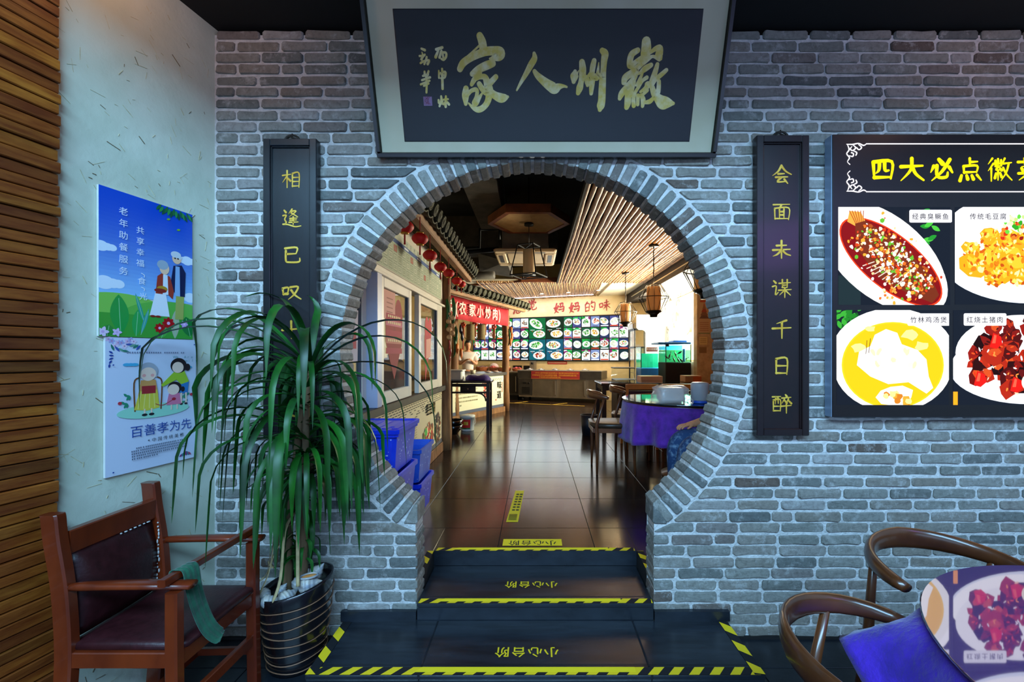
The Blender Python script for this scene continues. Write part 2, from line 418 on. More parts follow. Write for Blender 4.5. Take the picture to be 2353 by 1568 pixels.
class Art:
    def __init__(s, o, u, v, step=.00008):
        s.o = V(o); s.u = V(u).normalized(); s.w = V(v).normalized(); s.n = s.u.cross(s.w).normalized()
        s.v = []; s.f = []; s.c = []; s.k = 0; s.step = step; s.clip = None; s.hold = False
    def P(s, x, y): return s.o + s.u*x + s.w*y + s.n*(s.k*s.step)
    def poly(s, pts, col, nxt=True):
        if nxt and not s.hold: s.k += 1
        if s.clip:
            x0, y0, x1, y1 = s.clip
            for ax, lim, sg in ((0, x0, 1), (0, x1, -1), (1, y0, 1), (1, y1, -1)):
                out = []
                for i, p in enumerate(pts):
                    q = pts[(i+1) % len(pts)]
                    ip, iq = (p[ax]-lim)*sg >= 0, (q[ax]-lim)*sg >= 0
                    if ip: out.append(p)
                    if ip != iq:
                        t = (lim-p[ax])/(q[ax]-p[ax]); out.append((p[0]+t*(q[0]-p[0]), p[1]+t*(q[1]-p[1])))
                pts = out
                if len(pts) < 3: return s
        k = len(s.v); s.v += [s.P(*p) for p in pts]; s.f.append(list(range(k, k+len(pts))))
        s.c.append(L(col) if isinstance(col, str) else col); return s
    def rect(s, x0, y0, x1, y1, c): return s.poly([(x0, y0), (x1, y0), (x1, y1), (x0, y1)], c)
    def rrect(s, x0, y0, x1, y1, r, c):
        p = []
        for cx, cy, a in ((x1-r, y0+r, -PI/2), (x1-r, y1-r, 0), (x0+r, y1-r, PI/2), (x0+r, y0+r, PI)):
            p += [(cx+r*math.cos(a+t*PI/8), cy+r*math.sin(a+t*PI/8)) for t in range(5)]
        return s.poly(p, c)
    def ell(s, cx, cy, rx, ry, c, rot=0, n=44, a0=0, a1=2*PI):
        co, si = math.cos(rot), math.sin(rot); P = []
        m = n if a1-a0 > 6.2 else n+1
        for k in range(m):
            a = a0+(a1-a0)*k/n; x, y = rx*math.cos(a), ry*math.sin(a); P.append((cx+x*co-y*si, cy+x*si+y*co))
        return s.poly(P, c)
    def blob(s, cx, cy, r, c, rnd, n=8, asp=1, rot=0):
        co, si = math.cos(rot), math.sin(rot); P = []
        for k in range(n):
            q = r*rnd.uniform(.7, 1.2); a = 2*PI*k/n; x, y = q*math.cos(a), q*asp*math.sin(a); P.append((cx+x*co-y*si, cy+x*si+y*co))
        return s.poly(P, c)
    def line(s, pts, w, c):
        ws = w if isinstance(w, list) else [w]*len(pts)
        s.k += 1
        for q in brush([(x, y, ww) for (x, y), ww in zip(pts, ws)], 4): s.poly(q, c, False)
        return s
    def text(s, t, x, y, size, c, vert=False, gap=1.0, bold=0, rot=False, sx=1.0, off=0):
        s.k += 1
        if bold:
            for dx, dy in ((bold, 0), (-bold, 0), (0, bold), (0, -bold)): s.text(t, x+dx*size, y+dy*size, size, c, vert, gap, 0, rot, sx)
        for i, ch in enumerate(t):
            if ch == ' ': continue
            vs, fs = glyph(ch, off)
            wide = 1.0 if ord(ch) > 0x2000 else .62
            for f in fs:
                P = []
                for j in f:
                    a, b = vs[j]
                    a = a*sx
                    if rot: a, b = 1-a, .75-b
                    if vert: P.append((x+a*size, y-i*size*gap+b*size))
                    else: P.append((x+(i*gap*sx+a)*size, y+b*size)) if not rot else P.append((x+((len(t)-1-i)*gap+a)*size, y+b*size))
                s.poly(P, c, False)
        return s
    def build(s, name, m, parent=None):
        me = bpy.data.meshes.new(name); vs = s.v
        if parent is not None:
            Mi = wm(parent).inverted(); vs = [Mi @ p for p in vs]
        me.from_pydata([tuple(p) for p in vs], [], s.f); me.materials.append(m)
        a = me.color_attributes.new('Col', 'FLOAT_COLOR', 'CORNER'); buf = []
        for f, c in zip(s.f, s.c): buf += [c[0], c[1], c[2], 1.0]*len(f)
        a.data.foreach_set('color', buf); me.update()
        o = bpy.data.objects.new(name, me); COL.objects.link(o)
        if parent is not None: o.parent = parent
        return o

PAL = dict(green=['#1f8a2e', '#3fae3c', '#6cc24a', '#14661f', '#a5d46a'], red=['#8a1a12', '#b5301c', '#d8502a', '#5c0f0c', '#e9a06a'],
           gold=['#e8a020', '#f4bf3a', '#c97a14', '#ffd86a', '#a85a10'], white=['#f2efe2', '#e2ddc8', '#d3e3c0', '#ffffff', '#b8cfa8'],
           brown=['#5a2c18', '#7c4526', '#9a6238', '#3a1a10', '#c08a55'], mix=['#c8452a', '#3fae3c', '#f0d9a0', '#8a4a24', '#e8b040'], dark=['#2a1a12', '#44291a', '#6d3d22', '#94582c', '#1a0f0a'])
def dish(A, cx, cy, rx, ry, pal, rnd, n=26, plate='#f4f6f2', rot=0, sauce=None, big=1.0):
    A.ell(cx, cy, rx, ry, plate, rot)
    A.ell(cx, cy+.02*ry, rx*.84, ry*.82, sauce or '#dfe6e0', rot)
    co, si = math.cos(rot), math.sin(rot)
    for k in range(n):
        a = rnd.uniform(0, 2*PI); q = math.sqrt(rnd.random())*.68
        x, y = rx*q*math.cos(a), ry*q*math.sin(a)+.06*ry
        A.blob(cx+x*co-y*si, cy+x*si+y*co, min(rx, ry)*rnd.uniform(.13, .26)*big, rnd.choice(PAL[pal]), rnd, 7, rnd.uniform(.4, 1), rnd.uniform(0, PI))

# ================================================================== SETTING: near hall
W0 = 2.21                      # front face of the brick wall
CX, CR, RO, PX = -.014, 1.0, 1.125, .6195
cz = CZ + .005
def wall_front():
    m = MB(); ym, yb = W0+.008, W0+.15
    r = CR+.004; xs = sorted(set([-1.67, 3.5, CX-r, CX+r, -PX-.004, PX+.004] + [CX-r*math.cos(PI*k/60) for k in range(1, 60)]))
    zt = 3.135
    def lo(x): return cz-math.sqrt(max(r*r-(x-CX)**2, 0))
    def hi(x): return cz+math.sqrt(max(r*r-(x-CX)**2, 0))
    for a, b in zip(xs, xs[1:]):
        c = (a+b)/2
        def slab(z0a, z0b, z1a, z1b):
            for y, fl in ((ym, 0), (yb, 1)):
                q = [(a, y, z0a), (b, y, z0b), (b, y, z1b), (a, y, z1a)]
                m.add(q, [(3, 2, 1, 0) if fl else (0, 1, 2, 3)])
        if abs(c-CX) < r:
            slab(hi(a), hi(b), zt, zt); m.add([(a, ym, hi(a)), (a, yb, hi(a)), (b, yb, hi(b)), (b, ym, hi(b))], [(0, 1, 2, 3)])
            if abs(c) > PX:
                slab(0, 0, lo(a), lo(b)); m.add([(a, ym, lo(a)), (a, yb, lo(a)), (b, yb, lo(b)), (b, ym, lo(b))], [(3, 2, 1, 0)])
        else: slab(0, 0, zt, zt)
    for sx in (-1, 1):
        x = sx*(PX+.004); m.add([(x, ym, 0), (x, yb, 0), (x, yb, lo(x)), (x, ym, lo(x))], [(0, 1, 2, 3)])
    m.add([(-1.67, ym, zt), (3.5, ym, zt), (3.5, yb, zt), (-1.67, yb, zt)], [(0, 1, 2, 3)])
    m.cm = 1
    rnd = random.Random(3)
    def brick(q, y0=W0, back=None):      # q: outline in x,z, counter-clockwise from the front
        n = len(q); P = []
        for i in range(n):
            a, b = V((*q[i], 0)), V((*q[(i+1) % n], 0)); l = (b-a).length; e = (b-a)/max(l, 1e-6)
            c = min(.008, l*.2); k = max(1, int(l/.06)); nn = V((e.y, -e.x, 0))
            for j in range(k+1):
                t = c+(l-2*c)*j/max(k, 1)
                w = a+e*t - nn*rnd.uniform(-.0022, .0025)
                P.append(w)
        ce = sum(P, V((0, 0, 0)))/len(P)
        dy = rnd.uniform(-.004, .0035); f = []
        tilt = rnd.uniform(-.004, .004)
        back = back or ym+.006
        r0 = [V((p.x, back, p.y)) for p in P]
        r1 = [V((p.x, y0+.004+dy, p.y)) for p in P]
        r2 = []
        for p in P:
            d = (ce-p); d = d.normalized()*min(.006, d.length*.3); q2 = p+d
            r2.append(V((q2.x, y0+dy+tilt*(p.x-ce.x)*8+rnd.uniform(-.0012, .0012), q2.y)))
        s = [r0, r1, r2]; N = len(P)
        vs = [p for r_ in s for p in r_]+[V((ce.x, y0+dy-.0008, ce.y))]
        fs = []
        for i in range(2):
            for j in range(N):
                a, b = i*N+j, i*N+(j+1) % N; fs.append((a, b, b+N, a+N))
        for j in range(N): fs.append((2*N+j, 2*N+(j+1) % N, 3*N))
        m.add(vs, fs)
    pit = .0596; z = .004; row = 0
    g = .0135
    while z < 3.11:
        z0, z1 = z+g/2+rnd.uniform(-.002, .002), z+pit-g/2+rnd.uniform(-.002, .002)
        if z > 3.05: z1 += rnd.uniform(-.004, .012)
        def half(zz, sx):
            d = zz-cz
            if zz < .588: return PX-.006+CX*0
            if abs(d) < RO+.012: h = math.sqrt((RO+.012)**2-d*d)
            else: h = 0
            return h + sx*CX
        for sx in (-1, 1):
            hb, ht = half(z0, sx), half(z1, sx)
            lim = 1.665 if sx < 0 else 3.45
            x = lim; first = True
            off = (.115 if row % 2 else 0)
            L0 = .232
            h = max(hb, ht)
            bounds = [lim]
            e = lim-off-(.115 if off == 0 else 0)*0
            x = lim - (off or L0) + rnd.uniform(-.01, .01)
            while x > h+.06:
                bounds.append(x); x -= (L0+rnd.uniform(-.02, .02)) if rnd.random() > .12 else .118
            for i in range(len(bounds)):
                a = bounds[i]-g/2*rnd.uniform(.8, 1.3); last = i == len(bounds)-1
                if last:
                    pts = [(a, z0), (a, z1), (ht, z1), (hb, z0)]
                else:
                    b = bounds[i+1]+g/2*rnd.uniform(.8, 1.3); pts = [(a, z0), (a, z1), (b, z1), (b, z0)]
                if abs(pts[0][0]-pts[3][0]) < .012 and abs(pts[1][0]-pts[2][0]) < .012: continue
                pts = [(sx*p, q) for p, q in pts]
                ar = sum(pts[k][0]*pts[(k+1) % 4][1]-pts[(k+1) % 4][0]*pts[k][1] for k in range(4))
                if ar < 0: pts.reverse()
                brick(pts, back=(W0+.15 if last and z < .588 else None))
        z += pit; row += 1
    # upright bricks at the foot of the ring
    for sx in (-1, 1):
        q = [(sx*(PX-.008), .592), (sx*(PX-.008), .694), (sx*(PX+.012), .69), (sx*.688, .592)]
        if sx > 0: q.reverse()
        brick(q, back=W0+.15)
    # the ring: bricks on edge, through the whole thickness
    a0 = -math.asin(.785/1.0)-.005; a1 = PI-a0; N = 86
    for k in range(N):
        t0 = a0+(a1-a0)*k/N+.0058; t1 = a0+(a1-a0)*(k+1)/N-.0058
        rr = RO+rnd.uniform(-.012, .006); ri = CR-rnd.uniform(0, .006)
        sh = rnd.uniform(-.002, .002)
        q = [(CX+ri*math.cos(t0+sh), cz+ri*math.sin(t0+sh)), (CX+rr*math.cos(t0+sh+.003), cz+rr*math.sin(t0+sh+.003)), (CX+rr*math.cos(t1+sh-.003), cz+rr*math.sin(t1+sh-.003)), (CX+ri*math.cos(t1+sh), cz+ri*math.sin(t1+sh))]
        brick(q, back=W0+.155)
    return struct(m.build('wall_front', [MORTAR, BRICK]), 'grey brick wall with round moon gate ringed by bricks on edge')
wall_front()

LW = .2                         # splay of the left wall
lw_u = V((LW, 1, 0)).normalized(); lw_n = V((1, -LW, 0)).normalized()    # along it, and out of it into the hall
def lw(d, z, off=0): return V((-1.67-LW*(W0-d), d, z)) + lw_n*off
m = MB()
p = [lw(W0+.15, 0), lw(-1.2, 0), lw(-1.2, 0, -.12), lw(W0+.15, 0, -.12)]
m.prism(p, (0, 0, 3.6))
rnd = random.Random(5)
for k in range(330):
    d, z = rnd.uniform(1.55, 2.19), rnd.uniform(.05, 3.1)
    a = rnd.gauss(-.5, .7); l = rnd.choice([.006, .01, .016, .025]); c = lw(d, z)
    e = lw_u*math.cos(a)+V((0, 0, 1))*math.sin(a)
    m.cm = 2 if rnd.random() < .13 else 1
    w = rnd.uniform(.001, .0022) * (1.4 if m.cm == 2 else 1)
    m.bar(c-e*l, c+e*l, w, w*1.6, up=lw_n)
m.cm = 0
struct(m.build('wall_left', [PLASTER, STRAW, STRAWD]))
m = MB(); z = .02; rnd = random.Random(8)
while z < 3.3:
    h = .041+rnd.uniform(-.004, .004); o = rnd.uniform(.018, .03)
    a = lw(1.585+rnd.uniform(-.004, .004), z+h/2, o/2+.006); b = lw(-1.1, z+h/2, o/2+.006)
    m.bar(a, b, o, h-.004); z += h
struct(m.build('trim_1', SLAT), 'brown wooden slat cladding on the near part of the left wall')
m = MB(); m.prism([lw(1.583, 0, .001), lw(-1.1, 0, .001), lw(-1.1, 0, .006), lw(1.583, 0, .006)], (0, 0, 3.4)); struct(m.build('trim_2', BLACK))

# dark soffit in front of the brick wall; the rest of the near hall is glazed above
m = MB(); m.box((-2.6, .5, 3.17), (3.6, W0+.16, 3.3)); struct(m.build('ceiling', BLACK))
m = MB(); m.box((-5.5, -5.3, 2.68), (5.5, -5.1, 4.0)); m.box((-5.5, -5.3, 0), (-3.8, -5.1, 2.68)); m.box((4.0, -5.3, 0), (5.5, -5.1, 2.68)); struct(m.build('wall_opening', BLACK))
m = MB(); m.box((3.5, -1.2, 0), (3.62, W0+.15, 3.4)); struct(m.build('wall_right', MORTAR))
# near floor of dark tiles
m = MB(); m.box((-3.2, -3.2, -.1), (3.6, W0+.15, -.004)); m.cm = 1
for i in range(11):
    for j in range(10):
        x, y = -3.15+i*.6, -3.4+j*.6
        m.rbox((x+.0015, y+.0015, -.03), (x+.5985, min(y+.5985, W0+.14), 0), .002)
struct(m.build('floor', [GROUT, DARKTILE]))

# two steps up to the gate
Z1, Z2, Z3 = .10, .19, .28
def step(x0, x1, y0, y1, z0, z1, splits):
    m = MB(); m.box((x0+.004, y0+.006, z0), (x1-.004, y1, z1-.004)); m.cm = 1
    xs = [x0]+splits+[x1]
    for a, b in zip(xs, xs[1:]):
        m.rbox((a+.001, y0, z1-.022), (b-.001, y1, z1), .004)
        m.rbox((a+.001, y0+.004, z0+.001), (b-.001, y0+.02, z1-.023), .002)
    m.cm = 0
    for k in (.055, .062): m.box((x0+.04, y0+k, z1-.001), (x1-.04, y0+k+.002, z1+.0004))
    return struct(m.build('floor_step', [GROUT, STEPSTONE]))
step(-.985, .985, 1.822, W0-.012, 0, Z1, [-.50, .50]).__setitem__('label', 'lower dark stone step with yellow taped edge')
step(-.612, .612, 2.195, 2.586, 0, Z2, []).__setitem__('label', 'upper dark stone step between the brick piers')
m = MB()
for sx in (-1, 1):
    m.box((min(sx*.6135, sx*1.0), W0-.022, Z1), (max(sx*.6135, sx*1.0), W0+.004, Z1+.05))
struct(m.build('baseboard_front', STEPSTONE))
m = MB()
for x0, x1 in ((-1.668, -.99), (.99, 3.48)): m.box((x0, W0-.012, 0), (x1, W0+.004, .012))
struct(m.build('trim_3', GROUT))

# floor of the far room, raised above the near hall
m = MB()
m.box((-3.6, 2.365, .02), (-.618, 2.6, Z3-.004)); m.box((.618, 2.365, .02), (5.0, 2.6, Z3-.004)); m.box((-3.6, 2.592, .02), (5.0, 13.6, Z3-.004))
m.cm = 1
X0, Y0 = -.232-.6*6, 2.927-.6
for i in range(14):
    for j in range(20):
        x, y = X0+.6*i, Y0+.6*j
        x1, y1 = x+.5985, y+.5985; y = max(y+.0015, 2.588) if (x1 > -.62 and x < .62) else max(y+.0015, 2.366)
        if y >= y1: continue
        if j == 0 and x < -.62 < x1: m.rbox((x+.0015, 2.366, Z3-.03), (-.619, y1, Z3), .0015); m.rbox((-.619, 2.588, Z3-.03), (x1, y1, Z3), .0015); continue
        if j == 0 and x < .62 < x1: m.rbox((.619, 2.366, Z3-.03), (x1, y1, Z3), .0015); m.rbox((x+.0015, 2.588, Z3-.03), (.619, y1, Z3), .0015); continue
        m.rbox((x+.0015, y, Z3-.03), (x1, y1, Z3), .0015)
struct(m.build('floor_inner', [GROUT, FLOORTILE]))
m = MB(); m.cm = 0; m.rbox((-.616, 2.586, Z2), (.616, 2.591, Z3-.001), .001); struct(m.build('floor_riser', STEPSTONE))

# ------------------------------------------------------------------ hazard tape and warning stickers
def tape(name, label, o, u, v, length, top, face, fold=None, solid=None, pitch=.088, rnd=R):
    """yellow and black diagonal tape over an arris: `top` wide on the tread, `face` wide on the riser"""
    A = Art(o, u, v, .0001)
    Bv = Art(o, u, fold, .0001) if fold else None
    for (a, w, sg) in ((A, top, 1), (Bv, face, -1)):
        if a is None: continue
        a.k = 8
        a.rect(0, 0, length, w, '#0b0e14') if sg > 0 else a.poly([(0, w), (length, w), (length, 0), (0, 0)][::1], '#0b0e14')
        a.k += 6
        x = -.03
        while x < length:
            q = [(x, 0), (x+pitch*.5, 0), (x+pitch*.5+w*.9*sg, w), (x+w*.9*sg, w)]
            q = [(min(max(px, 0), length), py) for px, py in q]
            a.poly(q, '#ecc812', False); x += pitch
        a.k += 6
        if solid and sg > 0:
            a.poly([(solid[0], w*.32), (solid[1], w*.32), (solid[1], w), (solid[0]+.03, w)], '#f2d416', False)
    t = A.build(name, PRINT)
    if Bv: Bv.build('riser_fold', PRINT, t)
    return tag(t, label, 'hazard tape', 'yellow and black tape on the step edges')
UX, UY, UZ = (1, 0, 0), (0, 1, 0), (0, 0, 1)
def upside(s, name, label, x0, y, z, size, col, bg=None, thick=.0012):
    A = Art((x0, y, z+thick), UX, UY, .0002)
    if bg: A.rect(-.035, -.012, size*4.28+.03, size+.012, bg)
    A.text(s, 0, 0, size, col, rot=True, gap=1.08, off=.012)
    return tag(A.build(name, PRINT), label, 'sticker')
tape('hazard_tape', 'long striped tape along the front edge of the lowest step', (-.985, 1.822, Z1), UX, UY, 1.97, .045, .02, (0, 0, -1), solid=(.46, 1.42))
tape('hazard_tape', 'striped tape along the front edge of the upper step', (-.604, 2.195, Z2), UX, UY, 1.21, .04, .022, (0, 0, -1), solid=(.1, 1.05))
tape('hazard_tape', 'striped tape along the front edge of the inner floor', (-.604, 2.586, Z3), UX, UY, 1.21, .04, .025, (0, 0, -1), solid=(.1, 1.05))
tape('hazard_tape', 'striped tape along the left side of the lowest step', (-.985, 1.822, Z1+.0015), UY, (-1, 0, 0), .36, -.045, 0, pitch=.14)
tape('hazard_tape', 'striped tape along the right side of the lowest step', (.985, 1.822, Z1+.0015), UY, (-1, 0, 0), .36, .045, 0, pitch=.14)
tape('hazard_tape', 'short striped tape on the left corner of the inner floor', (-.655, 2.368, Z3+.0005), UY, (-1, 0, 0), .215, -.04, 0, pitch=.12)
tape('hazard_tape', 'short striped tape on the right corner of the inner floor', (.655, 2.368, Z3+.0005), UY, (-1, 0, 0), .215, .04, 0, pitch=.12)
upside('小心台阶', 'warning_lettering', 'yellow mind the step lettering on the lowest step', -.187, 1.935, Z1, .070, '#ecc812')
upside('小心台阶', 'warning_lettering', 'yellow mind the step lettering on the upper step', -.170, 2.345, Z2, .070, '#ecc812')
upside('小心台阶', 'warning_sticker', 'yellow sticker with black mind the step lettering on the inner floor', -.170, 2.665, Z3, .072, '#1b1d14', '#ecc812')
A = Art((-.208, 3.03, Z3+.001), UX, UY, .0002); A.poly([(0, 0), (.085, 0), (.11, .70), (.035, .70)], '#dcc016')
for k in range(7):
    for x in range(2): A.rect(.03+x*.03+k*.003, .22+k*.06, .052+x*.03+k*.003, .25+k*.06, '#2c3010')
for k in range(9): A.rect(.012+k*.0005, .03+k*.013, .072+k*.0005, .036+k*.013, '#5c6214')
tag(A.build('distance_sticker', PRINT), 'long yellow distance sticker lying lengthwise on the brown floor', 'sticker')

# ------------------------------------------------------------------ framed sign over the gate
tl = math.atan2(.215, .616)
sg_o = V((-.785, 2.185, 2.505)); sg_v = V((0, -math.sin(tl), math.cos(tl))); SW, SH = 1.685, .662
sign = thing('calligraphy_sign', 'big framed calligraphy sign leaning out above the round gate', 'sign', sg_o)
sg_n = V(UX).cross(sg_v)
def sp(x, y, n=0): return sg_o+V((x, 0, 0))+sg_v*y+sg_n*n
def sgbox(m, x0, y0, x1, y1, n0, n1):
    m.loft([[sp(x0, y0, n0), sp(x1, y0, n0), sp(x1, y1, n0), sp(x0, y1, n0)], [sp(x0+.004, y0+.004, n1), sp(x1-.004, y0+.004, n1), sp(x1-.004, y1-.004, n1), sp(x0+.004, y1-.004, n1)]])
m = MB(); b = .024
for q in ((-b, -b, SW+b, 0), (-b, SH, SW+b, SH+b), (-b, 0, 0, SH), (SW, 0, SW+b, SH)): sgbox(m, *q, 0, .026)
for q in ((-.006, -.006, SW+.006, 0), (-.006, 0, 0, SH), (SW, 0, SW+.006, SH)): sgbox(m, *q, .0, .029)
m.build('frame', mat('black_wine_frame', '#09070a', '#120a0c', .3, scale=5, coat=.1), sign)
m = MB(); sgbox(m, 0, 0, SW, SH, 0, .006); m.build('mat_board', MATBOARD, sign)
m = MB(); sgbox(m, .122, .052, SW-.118, SH-.052, .0062, .0075); panel = m.build('dark_panel', SIGNCLOTH, sign)
def suv(px, py):     # where the line of sight through a picture point meets the sign
    d = V(((px-1230)/F, 1, -(py-816)/F)); o = V((0, 0, CZ)); t = (sg_o-o).dot(sg_n)/d.dot(sg_n); q = o+d*t-sg_o
    return q.x, q.dot(sg_v)
STROKES = {
 '家': (1040, 60, 7.464, ['470,180,110;510,280,130;530,400,130', '460,345,30;350,450,30;240,550,35', '130,745,95;190,640,110;340,540,110;560,450,125;720,440,140;800,480,200;770,540,130;640,570,30', '340,830,80;450,750,110;600,680,125;690,650,105', '490,810,40;440,860,50;380,920,80;330,1010,60', '400,910,70;480,880,70;560,890,95;600,1000,120;620,1100,150;625,1220,110;590,1330,95;520,1410,90;440,1440,90;360,1410,60;280,1330,25', '745,880,80;670,960,90;600,1030,100', '460,1000,80;510,1080,90;570,1140,100', '600,1090,100;720,1190,115;830,1240,140;910,1230,100;950,1220,40', '235,1080,90;225,1200,115;230,1340,60', '245,1220,50;310,1130,60;395,1095,65;425,1130,60;410,1230,60;375,1330,80;410,1335,70;460,1240,60;510,1160,30']),
 '人': (1180, 100, 11.2, ['530,270,80;540,400,140;450,560,150;330,780,120;230,950,90;140,1110,60;85,1215,40', '540,730,100;620,840,140;800,1000,190;950,1110,230;1060,1170,240;1180,1120,140;1290,1110,70;1365,1130,50']),
 '州': (1300, 100, 9.5, ['200,625,80;185,720,170;170,840,90', '280,600,15;250,660,40', '350,420,120;365,560,145;360,720,140;330,860,115;300,980,140;265,1090,90', '400,790,60;450,740,80;470,860,110;470,920,70', '490,720,60;530,660,60', '615,390,100;590,500,115;570,650,110;580,800,110;560,960,105;550,1100,75', '715,430,20;700,600,60;680,760,100;630,740,110', '790,170,110;850,240,150;830,400,130;815,600,120;800,800,140;790,1000,150;780,1250,155;755,1380,160;740,1450,90', '640,730,110;790,720,110']),
 '徽': (1410, 80, 8.25, ['610,140,160;610,280,180;590,400,170;560,500,100', '450,305,90;340,380,110;300,520,110;310,610,90;420,520,80;540,450,100', '690,350,50;780,280,80;870,260,100;850,400,140;860,470,80;740,420,50;640,470,80;560,540,80', '600,500,70;480,600,90;350,720,110;220,820,120;190,910,95', '420,700,100;370,850,100;270,970,100;150,1120,110;110,1215,70', '300,1000,110;270,1150,120;260,1300,120;240,1380,90', '390,900,50;360,1050,40;340,1180,30', '700,585,80;580,660,100;470,750,40', '540,740,40;490,850,60;420,970,40', '620,820,70;540,880,60;470,990,60;400,1110,60;370,1230,70;375,1350,80', '640,960,120;600,1020,80;500,1090,45', '620,1060,80;560,1130,50;500,1160,60', '455,1160,70;450,1330,60', '520,1150,60;550,1240,90;540,1360,60', '600,1290,60;680,1270,80;750,1200,60', '820,570,70;790,680,90;740,830,100;700,930,90', '990,680,70;900,760,80;780,860,80;720,940,90', '850,890,70;845,1010,80;830,1100,90', '720,1000,90;760,1120,110;830,1210,150;920,1290,220;1010,1300,180;1120,1310,60']),
 'sig': (950, 90, 9.22, ['490,230,50;620,190,50', '540,240,40;480,390,60', '600,260,45;560,400,50', '580,300,40;690,300,45;700,380,45;650,450,40;600,430,40', '630,340,40;640,400,40', '545,680,30;550,830,40', '560,740,40;680,710,50;670,820,40;590,840,35', '600,770,30;660,770,30', '615,640,40;620,850,50;625,1060,50', '595,1220,40;600,1300,50;560,1430,40', '540,1300,40;545,1360,40', '620,1300,40;620,1380,40', '695,1220,40;690,1330,50;690,1440,50', '650,1290,35;740,1280,35', '650,1390,40;700,1330,40;760,1390,50', '180,215,40;250,245,50', '190,290,20;205,360,40;140,370,40', '250,340,40;200,400,40;180,440,50', '160,520,40;230,480,40;340,460,40;310,540,50', '290,390,40;270,470,40;240,540,40', '245,700,40;250,780,50', '330,690,40;300,780,50', '210,790,40;320,760,40', '190,880,40;360,820,45', '165,970,40;350,890,40', '230,1000,40;330,950,40', '280,780,50;290,950,45;285,1140,40'])}
def relief(m, quads, fn, h, k=[0]):
    """raised lettering: every quad a low block"""
    for q in quads:
        k[0] += 1; e = h+(k[0] % 7)*.00004
        a = [fn(x, y, 0) for x, y in q]; b_ = [fn(x, y, e) for x, y in q]
        m.loft([a, b_])
for nm, (ox, oy, s, st) in STROKES.items():
    m = MB(); seg = {5, 9, 13, 16, 21} if nm == 'sig' else ()
    for ti, t in enumerate(st):
        if ti in seg: m.build('gold_signature_character', GOLD2, panel); m = MB()
        pts = []
        for trip in t.split(';'):
            x, y, w = map(float, trip.split(','))
            a = suv(ox+x/s, oy+y/s); e = suv(ox+(x+w)/s, oy+y/s)
            pts.append((a[0], a[1], (e[0]-a[0])*1.04))
        relief(m, brush(pts, 6), lambda x, y, h: sp(x, y, .0075+h), .0012)
    m.build('gold_character' if nm != 'sig' else 'gold_signature_character', GOLD2, panel)
a0, a1 = suv(975, 244), suv(993, 223)
A = Art(sp(a0[0], a0[1], .0078), UX, sg_v); A.rect(0, 0, a1[0]-a0[0], a1[1]-a0[1], '#9a7a9c')
for k in range(7): A.line([(.004+.005*k, .006), (.006+.005*(k*3 % 5), .022), (.004+.005*k, .04)], .0018, '#7d3348')
A.build('seal', PRINT, panel)
m = MB(); m.loft([[sp(.004, .004, .012), sp(SW-.004, .004, .012), sp(SW-.004, SH-.004, .012), sp(.004, SH-.004, .012)], [sp(.004, .004, .0145), sp(SW-.004, .004, .0145), sp(SW-.004, SH-.004, .0145), sp(.004, SH-.004, .0145)]])
m.build('glass', glass_mat('sign_glass', (.95, .95, .96), .0, .06, blend=.07), sign)

